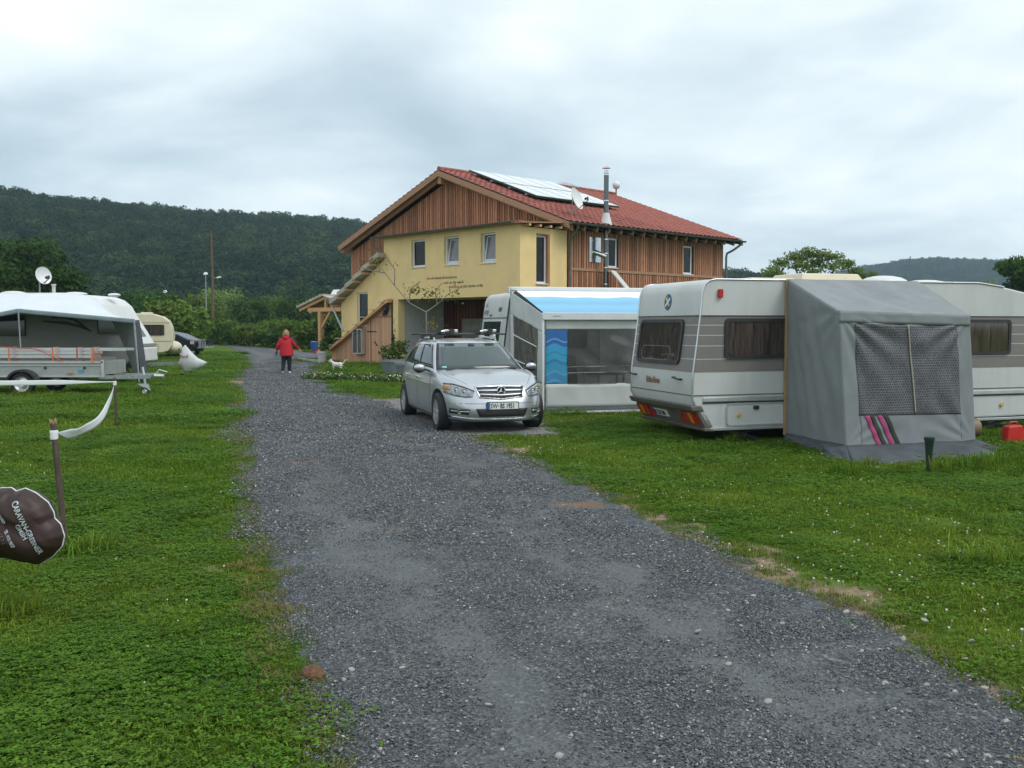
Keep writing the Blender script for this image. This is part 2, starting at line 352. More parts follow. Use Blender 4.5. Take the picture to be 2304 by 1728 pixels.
# bare earth strip beside the drive, heaviest along its right side
def dirtf(x, y):
    dr = x - xr(y); dl = xl(y) - x; w = 0.24 + 0.30 * fbm(y, y * 0, 0.9, 5) + 0.16 * fbm(x, y, 5, 6)
    a = np.clip(1 - (dr - 0.05) / np.maximum(w, 0.08), 0, 1) * (dr > -0.5) * (y < 24)
    b = np.clip(1 - dl / np.maximum(-0.02 + 0.16 * fbm(y, y * 0, 1.3, 9) + 0.5 * np.exp(-((y - 29) / 9) ** 2), 0.05), 0, 1) * (dl > -0.5) * (y < 50)
    c = np.zeros_like(a)
    for px, py, r_ in ((2.12, 6.05, .30), (1.80, 7.15, .34), (2.35, 5.0, .2), (1.5, 8.2, .22), (0.85, 10.2, .22), (-0.15, 13.1, .42), (-2.2, 6.75, .14), (-5.6, 19.6, .55), (-6.7, 23.4, .6), (-4.5, 15.6, .3), (-8.4, 29, .9), (-2.75, 9.6, .2)):
        c = np.maximum(c, np.clip(1.3 - np.hypot(x - px, (y - py)) / r_ + 0.35 * fbm(x, y, 7, 31), 0, 1))
    return np.clip(np.maximum(np.maximum(a, b), c), 0, 1)
def ground_material():
    m = bpy.data.materials.new("lawn_soil"); m.use_nodes = True; t = m.node_tree; l = t.links.new; p = t.nodes["Principled BSDF"]
    p.inputs["Roughness"].default_value = 0.95; p.inputs["Specular IOR Level"].default_value = 0.1
    ge = NN(t, "ShaderNodeNewGeometry")
    n = NN(t, "ShaderNodeTexNoise", i_Scale=0.35, i_Detail=3.0); l(ge.outputs["Position"], n.inputs["Vector"])
    cr = ramp(t, [(0.35, (0.055, 0.11, 0.014)), (0.65, (0.11, 0.16, 0.028))]); l(n.outputs[0], cr.inputs[0])
    n2 = NN(t, "ShaderNodeTexNoise", i_Scale=22.0, i_Detail=8.0, i_Roughness=0.75); l(ge.outputs["Position"], n2.inputs["Vector"])
    mr = NN(t, "ShaderNodeMapRange"); l(n2.outputs[0], mr.inputs[0]); mr.inputs[1].default_value = 0.25; mr.inputs[2].default_value = 0.75; mr.inputs[3].default_value = 0.55; mr.inputs[4].default_value = 1.35
    hs = NN(t, "ShaderNodeHueSaturation"); l(mr.outputs[0], hs.inputs["Value"]); l(cr.outputs[0], hs.inputs["Color"])
    at = NN(t, "ShaderNodeAttribute", attribute_name="dirt")
    n3 = NN(t, "ShaderNodeTexNoise", i_Scale=14.0, i_Detail=9.0, i_Roughness=0.8); l(ge.outputs["Position"], n3.inputs["Vector"])
    dc = ramp(t, [(0.3, (0.13, 0.095, 0.065)), (0.55, (0.25, 0.185, 0.13)), (0.75, (0.34, 0.28, 0.22))]); l(n3.outputs[0], dc.inputs[0])
    ad = NN(t, "ShaderNodeMath", operation="MULTIPLY_ADD"); l(n3.outputs[0], ad.inputs[0]); ad.inputs[1].default_value = 0.9; l(at.outputs["Fac"], ad.inputs[2])
    rp = ramp(t, [(0.62, 0.0), (0.95, 1.0)]); l(ad.outputs[0], rp.inputs[0])
    mm = NN(t, "ShaderNodeMix", data_type="RGBA"); l(rp.outputs[0], mm.inputs[0]); l(hs.outputs[0], mm.inputs[6]); l(dc.outputs[0], mm.inputs[7]); l(mm.outputs[2], p.inputs["Base Color"])
    b = NN(t, "ShaderNodeBump", i_Strength=0.6, i_Distance=0.02); l(n2.outputs[0], b.inputs["Height"]); l(b.outputs[0], p.inputs["Normal"])
    return m
def drive_material():
    m = bpy.data.materials.new("slate_gravel"); m.use_nodes = True; t = m.node_tree; l = t.links.new; p = t.nodes["Principled BSDF"]
    p.inputs["Roughness"].default_value = 0.85; p.inputs["Specular IOR Level"].default_value = 0.15
    ge = NN(t, "ShaderNodeNewGeometry"); at = NN(t, "ShaderNodeAttribute", attribute_name="track"); ar = NN(t, "ShaderNodeAttribute", attribute_name="rust")
    v = NN(t, "ShaderNodeTexVoronoi", i_Scale=55.0); l(ge.outputs["Position"], v.inputs["Vector"])
    bw = NN(t, "ShaderNodeRGBToBW"); l(v.outputs["Color"], bw.inputs[0])
    cr = ramp(t, [(0.15, (0.048, 0.053, 0.059)), (0.55, (0.088, 0.098, 0.107)), (0.85, (0.135, 0.147, 0.156)), (0.96, (0.27, 0.27, 0.265))]); l(bw.outputs[0], cr.inputs[0])
    n = NN(t, "ShaderNodeTexNoise", i_Scale=70.0, i_Detail=8.0, i_Roughness=0.8); l(ge.outputs["Position"], n.inputs["Vector"])
    tr = ramp(t, [(0.3, (0.080, 0.088, 0.094)), (0.7, (0.175, 0.186, 0.192))]); l(n.outputs[0], tr.inputs[0])
    n2 = NN(t, "ShaderNodeTexNoise", i_Scale=1.3, i_Detail=9.0, i_Roughness=0.72); l(ge.outputs["Position"], n2.inputs["Vector"])
    ad = NN(t, "ShaderNodeMath", operation="MULTIPLY_ADD"); l(n2.outputs[0], ad.inputs[0]); ad.inputs[1].default_value = 0.9; l(at.outputs["Fac"], ad.inputs[2])
    rp = ramp(t, [(0.62, 0.0), (1.25, 0.7)]); l(ad.outputs[0], rp.inputs[0])
    mm = NN(t, "ShaderNodeMix", data_type="RGBA"); l(rp.outputs[0], mm.inputs[0]); l(cr.outputs[0], mm.inputs[6]); l(tr.outputs[0], mm.inputs[7])
    m2 = NN(t, "ShaderNodeMix", data_type="RGBA"); l(ar.outputs["Fac"], m2.inputs[0]); l(mm.outputs[2], m2.inputs[6]); m2.inputs[7].default_value = (0.21, 0.125, 0.07, 1)
    l(m2.outputs[2], p.inputs["Base Color"])
    b = NN(t, "ShaderNodeBump", i_Strength=0.9, i_Distance=0.012); l(v.outputs["Distance"], b.inputs["Height"]); l(b.outputs[0], p.inputs["Normal"])
    return m
GM = ground_material()
gxs = graded(-3000, 3000, 0.16, -7, 9); gys = graded(-300, 4000, 0.16, 2.5, 22)
ground = struct(worldgrid("ground", gxs, gys, lambda X, Y: gz(X, Y) - 0.002, GM, [("dirt", dirtf)]))
def trackf(x, y):
    t = (x - xl(y)) / np.maximum(xr(y) - xl(y), 0.3)
    a = np.exp(-((t - 0.25 - 0.03 * np.sin(y * .4)) / 0.10) ** 2) * (0.35 + 0.65 * np.exp(-((y - 8.2) / 3.0) ** 2) + 0.3 * (y > 14)) + np.exp(-((t - 0.70 - 0.03 * np.sin(y * .5 + 1)) / 0.09) ** 2)
    return np.clip(a, 0, 1)
def rustf(x, y):
    c = np.zeros_like(x)
    for px, py, rx_, ry_, s in ((-2.55, 11.9, .30, .22, .8), (-1.45, 12.4, .25, .15, .35), (0.62, 9.1, .30, .22, .7), (-0.95, 8.0, .2, .12, .3), (0.2, 6.35, .12, .05, .4), (-1.9, 10, .25, .12, .3)):
        c = np.maximum(c, s * np.clip(1.2 - np.hypot((x - px) / rx_, (y - py) / ry_) + 0.35 * fbm(x, y, 9, 3), 0, 1))
    return c
# the drive follows its two edges, row by row
def drive_mesh():
    ys = np.concatenate([np.arange(-6, 2.6, .6), np.arange(2.6, 26, 0.09), np.arange(26, 60, 0.4), np.arange(60, 130, 2.5)]); nu = 56
    u = np.linspace(0, 1, nu + 1); Lx = xl(ys) + edge_wob(ys, 11); Rx = xr(ys) + edge_wob(ys, 12) * 1.3
    X = Lx[:, None] * (1 - u) + Rx[:, None] * u; Y = np.repeat(ys[:, None], nu + 1, 1)
    cr_ = (np.minimum(u, 1 - u) * 14).clip(0, 1)
    Z = gz(X, Y) + 0.006 + 0.02 * cr_ - 0.012 * trackf(X, Y) + 0.003 * fbm(X, Y, 6, 4)
    Z[:, 0] -= 0.03; Z[:, -1] -= 0.03
    me = bpy.data.meshes.new("gravel_drive"); ny = len(ys); nx = nu + 1
    me.vertices.add(nx * ny); me.vertices.foreach_set("co", np.stack([X, Y, Z], -1).astype(np.float32).ravel())
    i = (np.arange(ny - 1)[:, None] * nx + np.arange(nu)[None, :]).ravel(); q = np.stack([i, i + 1, i + nx + 1, i + nx], 1); n = len(q)
    me.loops.add(4 * n); me.loops.foreach_set("vertex_index", q.astype(np.int32).ravel()); me.polygons.add(n)
    me.polygons.foreach_set("loop_start", np.arange(0, 4 * n, 4, dtype=np.int32)); me.polygons.foreach_set("loop_total", np.full(n, 4, np.int32)); me.polygons.foreach_set("use_smooth", [True] * n)
    for nm, fn in (("track", trackf), ("rust", rustf)):
        a = me.attributes.new(nm, "FLOAT", "POINT"); a.data.foreach_set("value", fn(X, Y).astype(np.float32).ravel())
    me.materials.append(drive_material()); me.update(); me.validate(); o = bpy.data.objects.new("gravel_drive", me); C.objects.link(o); return struct(o)
drive = drive_mesh()

# ------------------------------------------------------------------ wooded hills
HU = np.array([-4000, -1500, 0, 400, 800, 1100, 1400, 1640, 1730, 1900, 2400, 5000.])
HV = np.array([480, 485, 505, 520, 550, 590, 625, 655, 660, 700, 715, 715.])      # bearing -> how far the ridge stands above eye level
def hill_z(x, y):
    d = np.hypot(x, y); u = 1152 + 2150 * x / np.maximum(y, 1.0); u = np.where(y < 1, np.where(x < 0, -4000, 5000), u)
    zr = (730 - np.interp(u, HU, HV)) / 2150 * 460 + 1.5; t = np.clip((d - 165) / 300, 0, 1); s = t * t * (3 - 2 * t)
    back = np.clip((d - 480) / 300, 0, 1)
    return zr * s * (1 - 0.5 * back) + 3.0 * fbm(x, y, 0.02, 8) * s - 0.4
FU = np.array([-5000, 1500, 1700, 1850, 1950, 2030, 2100, 2220, 2304, 2600, 3500, 6000.])
FV = np.array([705, 700, 674, 642, 620, 607, 604, 611, 617, 612, 650, 685.])
def far_z(x, y):
    d = np.hypot(x, y); u = 1152 + 2150 * x / np.maximum(y, 1.0)
    zr = (730 - np.interp(u, FU, FV)) / 2150 * 1250 + 1.5; t = np.clip((d - 750) / 480, 0, 1); s = t * t * (3 - 2 * t)
    return zr * s + 5 * fbm(x, y, 0.008, 18) * s - 0.6
HM = mat("forest_floor", (0.018, 0.03, 0.014), 0.95, var=0.4, scale=0.05)
hx = np.linspace(-620, 620, 110); hy = np.linspace(150, 800, 80)
hill = struct(worldgrid("hill", hx, hy, hill_z, HM))
fx = np.linspace(-600, 1600, 80); fy = np.linspace(700, 1500, 50)
far = struct(worldgrid("far_hill", fx, fy, far_z, HM))
FL1 = leafmat("beech_leaves", (0.015, 0.036, 0.019), (0.030, 0.060, 0.026), 0.15, 0.02, (0.5, 1.35))
FL2 = leafmat("pale_leaves", (0.035, 0.065, 0.024), (0.055, 0.09, 0.032), 0.2, 0.02, (0.5, 1.35))
def crown_proto(k, m):
    rg = np.random.default_rng(50 + k); bl = [(0, 0, 2.5, 2.6, 2.6, 2.6)]
    for j in range(9):
        a = rg.random() * 6.28; r_ = 1.2 + rg.random() * 1.6; bl.append((r_ * math.cos(a), r_ * math.sin(a), 2.2 + rg.random() * 3.6, 1.0 + rg.random() * .8, 1.0 + rg.random() * .8, .9 + rg.random() * .7))
    return leaves("crown", bl, 1500, 0.30, m, "mesh", 60 + k, shell=0.22)
def conifer_proto(k):
    bl = [(0, 0, 1 + j * 1.1, 2.3 - j * .25, 2.3 - j * .25, .5) for j in range(8)]
    return leaves("crown", bl, 1100, 0.28, FL1, "mesh", 90 + k, shell=0.3)
protos = [crown_proto(k, FL1 if k < 4 else FL2) for k in range(5)] + [conifer_proto(0)]
rg = np.random.default_rng(5)
def forest(name, n, az0, az1, d0, d1, zf, smin, smax, pc=0.08, cond=None):
    az = np.radians(az0 + (az1 - az0) * rg.random(n)); d = np.sqrt(d0 ** 2 + (d1 ** 2 - d0 ** 2) * rg.random(n))
    x, y = d * np.sin(az), d * np.cos(az); z = zf(x, y)
    if cond is not None: k = cond(x, y, z); x, y, z = x[k], y[k], z[k]
    n = len(x); s = smin + (smax - smin) * rg.random(n) ** 1.5
    idx = rg.integers(0, 4, n); r_ = rg.random(n); idx[r_ < 0.10] = 4; idx[r_ > 1 - pc] = 5
    rot = np.stack([rg.normal(size=n) * .08, rg.normal(size=n) * .08, rg.random(n) * 6.28], 1)
    return scatter(name, np.stack([x, y, z - 0.5 + rg.random(n)], 1), rot, s, idx, protos)
f1 = forest("hillside_forest", 8200, -46, 20, 168, 500, hill_z, 0.8, 1.35, 0.0)
f2 = forest("far_forest", 6500, 8, 46, 900, 1330, far_z, 1.0, 1.5, 0.02)

# ------------------------------------------------------------------ the damp air between here and the hills
hz = MB().bx(-1700, 1700, -60, 1700, -1.5, 190).build("haze", bpy.data.materials.new("haze_air")); hz["kind"] = "stuff"
hm = hz.data.materials[0]; hm.use_nodes = True; hm.node_tree.nodes.clear()
pv = NN(hm.node_tree, "ShaderNodeVolumePrincipled"); pv.inputs["Color"].default_value = (0.62, 0.82, 1.0, 1); pv.inputs["Density"].default_value = 0.00028; pv.inputs["Anisotropy"].default_value = 0.2
ho = NN(hm.node_tree, "ShaderNodeOutputMaterial"); hm.node_tree.links.new(pv.outputs[0], ho.inputs["Volume"])
# ------------------------------------------------------------------ the guest house (local x runs along the gable front, y along the side wall)
YEL = mat("yellow_plaster", (0.80, 0.595, 0.29), 0.9, var=0.07, scale=1.2, bump=0.35, bscale=60, dirt=0.35, dirtcol=(0.56, 0.43, 0.22), dst=(1.2, 1.2, .35))
LARCH = mat("larch_boards", (0.27, 0.115, 0.062), 0.8, scale=6, col2=(0.46, 0.225, 0.13), stretch=(6, 6, 0.6), rnd=0.4, bump=0.3, bscale=20)
BEAM = mat("roof_timber", (0.30, 0.17, 0.10), 0.8, scale=6, col2=(0.42, 0.26, 0.16), stretch=(4, 4, 4), bump=0.2)
PINE = mat("new_pine", (0.52, 0.29, 0.13), 0.75, scale=5, col2=(0.62, 0.38, 0.19), stretch=(3, 3, 3), rnd=0.12)
PANEL = mat("pine_cladding", (0.46, 0.25, 0.145), 0.8, scale=9, col2=(0.56, 0.34, 0.21), stretch=(7, 7, 0.4), rnd=0.14, bump=0.2)
CLAY = mat("clay_tile", (0.22, 0.066, 0.05), 0.85, scale=5, col2=(0.31, 0.108, 0.085), rnd=0.22)
CAPB = mat("weathered_planks", (0.40, 0.36, 0.28), 0.85, scale=8, col2=(0.52, 0.47, 0.38), rnd=0.15)
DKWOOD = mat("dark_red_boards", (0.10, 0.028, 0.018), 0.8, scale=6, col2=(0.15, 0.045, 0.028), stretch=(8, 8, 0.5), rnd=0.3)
PLW = mat("grey_white_plaster", (0.42, 0.43, 0.44), 0.9, var=0.08, bump=0.2)
SHADOWGAP = mat("dark_batten_backing", (0.035, 0.02, 0.014), 0.95)
FRAMEW = mat("window_white", (0.66, 0.68, 0.70), 0.35, var=0.04)
PANE = glassmat("window_pane", (0.012, 0.014, 0.016), 0.04)
PANE.node_tree.nodes["Principled BSDF"].inputs["Specular IOR Level"].default_value = 0.25
PIPE = mat("chimney_steel", (0.13, 0.145, 0.155), 0.25, 1.0, var=0.3, stretch=(9, 9, .3))  # steel darkened: its dark reflections are put into the colour
PANEG = glassmat("curtained_pane", (0.16, 0.16, 0.18), 0.08, var=0.2)
SOLAR = mat("solar_glass", (0.50, 0.56, 0.60), 0.10, var=0.05, spec=1.0, coat=1.0)
SOLF = mat("solar_frame", (0.03, 0.06, 0.05), 0.4)
H = thing("guest_house", "yellow and larch clad two storey house with red tile roof and solar panels", "house", (0.29, 35, 0), -46.3)
FRONT = lambda s, d, z: (s, -d, z); GABLE = lambda s, d, z: (s, 2.53 - d, z); SIDE = lambda s, d, z: (d, s, z)
def wallrects(mb, P, s0, s1, z0, z1, holes, t=0.3):
    ss = sorted({s0, s1, *[h[0] for h in holes], *[h[1] for h in holes]}); zs = sorted({z0, z1, *[h[2] for h in holes], *[h[3] for h in holes]})
    for a, b in zip(ss, ss[1:]):
        run = None
        for c, d in zip(zs, zs[1:]):
            inside = any(h[0] - 1e-6 <= a and b <= h[1] + 1e-6 and h[2] - 1e-6 <= c and d <= h[3] + 1e-6 for h in holes)
            if inside:
                if run: mb.prism([(a, run[0]), (b, run[0]), (b, run[1]), (a, run[1])], P, 0, -t); run = None
            else: run = (run[0], d) if run else (c, d)
        if run: mb.prism([(a, run[0]), (b, run[0]), (b, run[1]), (a, run[1])], P, 0, -t)
# yellow bay
mb = MB(); holes = [(-6.43, -5.52, 4.1, 5.2), (-4.32, -3.43, 4.1, 5.2), (-2.14, -1.31, 4.08, 5.19)]
wallrects(mb, FRONT, -8.32, 0, 2.8, 5.42, holes)
zl = lambda x: 0.69 + (x + 12.42) * 0.476; zu = lambda x: 2.72 + (x + 11.6) * 0.546
FP = lambda a, d, b: (a, -d, b)
def quadp(a, b, za0, zb0, za1, zb1, d0=0, d1=-0.3): mb.prism([(a, za0), (b, zb0), (b, zb1), (a, za1)], FRONT, d0, d1)
quadp(-11.6, -10.36, 1.07, 1.67, zu(-11.6), zu(-10.36)); quadp(-9.54, -8.32, zl(-9.54), 2.8, zu(-9.54), zu(-8.32)); quadp(-10.36, -9.54, 3.16, 3.16, zu(-10.36), zu(-9.54))
mb.bx(-8.32, -0.3, 0.3, 2.5, 2.8, 3.0)                                      # floor slab of the bay
mb.build("front_wall", YEL, H, label="yellow plastered bay wall with three windows")
mb = MB(); wallrects(mb, SIDE, 0.3, 2.5, 2.8, 5.32, [(0.84, 1.56, 3.2, 5.12)]); mb.build("side_wall", YEL, H)
MB().bx(-7.72, -7.36, 0.0, 0.35, 0, 2.8).build("pillar", YEL, H, bevel=0.01)
MB().bx(-0.35, 0, 0.0, 0.35, 0, 2.8).build("pillar", YEL, H, bevel=0.01)
MB().bx(-7.5, -7.37, 0.35, 2.5, 0, 2.8).build("passage_wall", PLW, H)
MB().bx(-11.6, -11.35, 0.3, 2.5, 0, 2.7).build("stair_side_wall", YEL, H)
# core walls behind the boards
mb = MB(); rz = lambda x: 5.62 - 0.22 + 0.3525 * (7.65 - abs(x + 7.05)) + 0.10
mb.prism([(-14.45, 0), (-0.05, 0), (-0.05, 5.5), (-7.05, 7.95), (-14.45, 5.4)], GABLE, -0.05, -0.3); mb.build("gable_core", SHADOWGAP, H)
wb = MB(); wallrects(wb, SIDE, 2.53, 12.95, 0, 5.5, [(4.92, 5.49, 4.03, 5.2), (9.94, 10.59, 3.95, 5.17)], 0.28); wb.v = [(v[0] - 0.05, v[1], v[2]) for v in wb.v]; wb.build("side_core", SHADOWGAP, H)
MB().bx(-14.45, -14.2, 2.85, 12.95, 0, 5.5).bx(-14.2, -0.35, 12.7, 12.95, 0, 5.5).build("rear_wall", LARCH, H)
MB().bx(-14.2, -0.36, 2.85, 12.7, 2.7, 2.9).build("inner_floor", SHADOWGAP, H)
# boards one by one
nb = 0
def boards(P, s0, s1, zlo, zhi, m, holes=(), pitch=0.147, name="board", parent=None):
    s = s0; k = 0
    while s < s1 - 0.02:
        w = pitch * 0.70; e = min(s + w, s1); d = 0.004 * (k % 3); mid = (s + e) / 2
        segs = [(zlo(s), zlo(e), zhi(s), zhi(e))]
        for h in holes:
            if e > h[0] - .02 and s < h[1] + .02:
                a = segs[0]; segs = [(a[0], a[1], h[2], h[2]), (h[3], h[3], a[2], a[3])]
        for a in segs:
            if min(a[2] - a[0], a[3] - a[1]) < 0.06: continue
            MB().prism([(s, a[0]), (e, a[1]), (e, a[3]), (s, a[2])], P, d - 0.045, d).build(name, m, parent or H, recalc=True)
        s += pitch; k += 1
top = lambda x: 8.02 - 0.3635 * abs(x + 7.05) - 0.05
boards(GABLE, -14.5, -0.03, lambda x: 5.2 if x > -8.3 else 3.82, top, LARCH)
wl = MB()
for k in range(41): wl.prism([(-14.5 + k * .147, .05), (-14.392 + k * .147, .05), (-14.392 + k * .147, 3.74), (-14.5 + k * .147, 3.74)], GABLE, -.04, 0)
wl.build("lower_boards", LARCH, H, kind="stuff")
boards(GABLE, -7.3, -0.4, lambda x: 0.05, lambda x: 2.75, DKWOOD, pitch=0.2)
boards(SIDE, 2.6, 12.93, lambda x: 3.93, lambda x: 5.38, LARCH, [(4.92, 5.49, 4.03, 5.2), (9.94, 10.59, 3.95, 5.17)])
boards(SIDE, 2.6, 12.93, lambda x: 0.3, lambda x: 3.83, LARCH)
MB().prism([(2.6, 3.83), (12.95, 3.83), (12.95, 3.93), (2.6, 3.93)], SIDE, -0.03, 0.035).build("belt_board", BEAM, H)
MB().prism([(-14.52, 3.74), (-8.4, 3.74), (-8.4, 3.82), (-14.52, 3.82)], GABLE, -0.03, 0.035).build("belt_board", BEAM, H)
# windows
def window(P, s0, s1, z0, z1, rec, pane=PANE, tilt=0, fw=0.07, parent=H, name="window"):
    f = MB().ring([(s0, z0), (s1, z0), (s1, z1), (s0, z1)], [(s0 + fw, z0 + fw), (s1 - fw, z0 + fw), (s1 - fw, z1 - fw), (s0 + fw, z1 - fw)], P, -rec, -rec - 0.07).build(name, FRAMEW, parent)
    if tilt:
        g = MB().prism([(s0 + .09, z0 + .09), (s1 - .09, z0 + .09), (s1 - .09, z1 - .09), (s0 + .09, z1 - .09)], P, -rec - .25, -rec - .27).build("room_shade_sheet", INK, f)  # black sheet painted in as the darkness of the unlit room
        q0, q1 = (s0 + fw + .01), (s1 - fw - .01); zt, zb = z1 - fw - .01, z0 + fw + .01
        mbk = MB(); T = lambda a, d, b: P(a, d - rec - .07 - (b - zb) / (zt - zb) * 0.14, b)
        MB().ring([(q0, zb), (q1, zb), (q1, zt), (q0, zt)], [(q0 + .055, zb + .055), (q1 - .055, zb + .055), (q1 - .055, zt - .055), (q0 + .055, zt - .055)], T, 0, 0.05).build("sash", FRAMEW, f)
        mbk.prism([(q0 + .05, zb + .05), (q1 - .05, zb + .05), (q1 - .05, zt - .05), (q0 + .05, zt - .05)], T, 0.02, 0.03).build("pane", pane, f)
    else:
        MB().prism([(s0 + fw - .01, z0 + fw - .01), (s1 - fw + .01, z0 + fw - .01), (s1 - fw + .01, z1 - fw + .01), (s0 + fw - .01, z1 - fw + .01)], P, -rec - .03, -rec - .045).build("pane", pane, f)
    MB().prism([(s0 - .03, z0 - .035), (s1 + .03, z0 - .035), (s1 + .03, z0 - .003), (s0 - .03, z0 - .003)], P, 0.04, -rec - 0.02).build("sill", FRAMEW, f)
    return f
window(FRONT, -6.43, -5.52, 4.1, 5.2, 0.1)["label"] = "closed dark window of the bay"
window(FRONT, -4.32, -3.43, 4.1, 5.2, 0.1, PANEG, 1)["label"] = "tilted open window of the bay"
window(FRONT, -2.14, -1.31, 4.08, 5.19, 0.1, PANEG, 1)["label"] = "tilted window with grey pane"
window(FRONT, -10.36, -9.54, 1.7, 3.16, 0.08)["label"] = "tall narrow window above the stair"
MB().prism([(1.44, 3.2), (1.5, 3.2), (1.5, 5.12), (1.44, 5.12)], SIDE, 0.012, -0.25).prism([(0.84, 5.07), (1.44, 5.07), (1.44, 5.12), (0.84, 5.12)], SIDE, 0.012, -0.25).prism([(0.84, 3.2), (1.44, 3.2), (1.44, 3.27), (0.84, 3.27)], SIDE, 0.03, -0.25).build("window_reveal", LARCH, H)
window(SIDE, 0.84, 1.44, 3.275, 5.065, 0.1)["label"] = "tall window in the yellow side wall"
window(SIDE, 4.92, 5.49, 4.03, 5.2, 0.06); window(SIDE, 9.94, 10.59, 3.95, 5.17, 0.06)
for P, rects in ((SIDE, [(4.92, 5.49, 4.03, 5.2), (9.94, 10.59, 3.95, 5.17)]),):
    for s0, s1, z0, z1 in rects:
        MB().prism([(s0 + .07, z0 + .07), (s1 - .07, z0 + .07), (s1 - .07, z1 - .07), (s0 + .07, z1 - .07)], P, -0.2, -0.22).build("room_shade_sheet", INK, H)  # black sheets stand in for the shade inside the rooms
# lettering on the bay
tf = lambda x0, z0, d=0.004: (lambda x, y: (x0 + x, -d, z0 + y))
x = -5.43
for part, m in (("See", REDINK), (" the beauty all around you,", INK)):
    text("wall_lettering", part, 0.155, tf(x, 3.56), m, H, shear=0.3, bold=.002, label="line 'See the beauty all around you,'"); x += textw(part, 0.155) * 0.98 + 0.03
x = -4.38
for part, m in (("smile", REDINK), (" to the world", INK)):
    text("wall_lettering", part, 0.16, tf(x, 3.35), m, H, shear=0.3, bold=.002); x += textw(part, 0.16) + 0.03
x = -4.03
for part, m in (("and ", INK), ("dance", REDINK), (" to the rhythm of life.", INK)):
    text("wall_lettering", part, 0.16, tf(x, 3.18), m, H, shear=0.3, bold=.002); x += textw(part, 0.16) + 0.03
# main roof
SL = 0.3635; zr0 = 8.42; ex = 0.62
roofz = lambda x: zr0 - SL * abs(x + 7.05)
RT = bpy.data.objects.new("roof", None); C.objects.link(RT); RT.parent = H
mb = MB(); y0, y1 = 1.98, 13.55
for sx in (1, -1):
    xe = -7.05 + sx * 7.67; a, b = (-7.05, xe)
    mb.hexa([(a, y0, roofz(a) - .14), (b, y0, roofz(b) - .14), (b, y1, roofz(b) - .14), (a, y1, roofz(a) - .14)], [(a, y0, roofz(a) - .06), (b, y0, roofz(b) - .06), (b, y1, roofz(b) - .06), (a, y1, roofz(a) - .06)])
mb.build("roof_deck", SHADOWGAP, RT)
def tile_mesh(w=0.30, h=0.39):
    mb = MB(); n = 7; pr = [0.0, 0.035, 0.05, 0.035, 0.0, -0.008, -0.004, 0.0]
    vs = []; 
    for j, lift in ((0, 0.032), (1, 0.0)):
        for i in range(n + 1): vs.append((i * w / n, -j * h, pr[i] * 0.8 + lift * (1 if j == 0 else 0)))
    # front lip
    for i in range(n + 1): vs.append((i * w / n, 0, pr[i] * 0.8 + 0.012))
    fs = [(i, i + 1, n + 2 + i, n + 1 + i) for i in range(n)] + [(2 * n + 2 + i, 2 * n + 3 + i, i + 1, i) for i in range(n)]
    mb.add(vs, fs); return mb.mesh("tile", CLAY, 50)
TM = tile_mesh(); ang = math.atan(SL); nrow = 24; ncol = 38; rowp = 7.67 / math.cos(ang) / nrow; colp = (y1 - y0) / ncol
cand = []
for r_ in range(nrow):
    s = (r_ + 1) * rowp * math.cos(ang); x = -7.05 + s
    for c_ in range(ncol): cand.append((x, y0 + c_ * colp, roofz(x) - 0.045))
Mw = Matrix.Translation((0.29, 35, 0)) @ Matrix.Rotation(R(-46.3), 4, "Z")
cand.sort(key=lambda p: (Mw @ Vector(p)).length)
# the tile's long side points up the slope: local -y of the mesh -> -x of the house
tr = Matrix.Rotation(ang, 4, "Y") @ Matrix.Rotation(math.pi / 2, 4, "Z") @ Matrix.Rotation(0, 4, "X")
far_t = MB()
def tile_verts(p, sgn=1):
    out = []
    for v in TM.vertices:
        u, w_, h_ = v.co.y, v.co.x, v.co.z        # u<=0 : up the slope
        out.append((p[0] + sgn * (u * math.cos(ang) + h_ * math.sin(ang)), p[1] + w_, p[2] - u * math.sin(ang) + h_ * math.cos(ang)))
    return out
t0 = MB(); t0.add(tile_verts((0, 0, 0)), [tuple(p.vertices) for p in TM.polygons]); TM2 = t0.mesh("tile", CLAY, 50)
for k, p in enumerate(cand):
    if k < 290: inst("tile", TM2, RT, p)
    else: far_t.add([(v[0] + p[0], v[1] + p[1], v[2] + p[2]) for v in t0.v], t0.f)
far_t.build("tile", CLAY, RT, smooth=50, kind="stuff", recalc=False)
mb = MB()                                                                  # far slope, seen edge on
for r_ in range(nrow):
    s = (r_ + 1) * rowp * math.cos(ang); x = -7.05 - s
    mb.hexa([(x, y0, roofz(x) - .06), (x + rowp * .95, y0, roofz(x) - .06 + rowp * .34), (x + rowp * .95, y1, roofz(x) - .06 + rowp * .34), (x, y1, roofz(x) - .06)],
            [(x, y0, roofz(x) + .02), (x + rowp * .95, y0, roofz(x) - .03 + rowp * .34), (x + rowp * .95, y1, roofz(x) - .03 + rowp * .34), (x, y1, roofz(x) + .02)])
mb.build("far_slope_tiles", CLAY, RT, kind="stuff")
RM = MB().limb([(0, 0, 0), (0, 0.38, 0.0)], [0.11, 0.095], 10).mesh("ridge_tile", CLAY, 50)
for k in range(35): inst("ridge_tile", RM, RT, (-7.05, y0 + k * 0.332, zr0 - 0.01), (R(2), 0, 0))
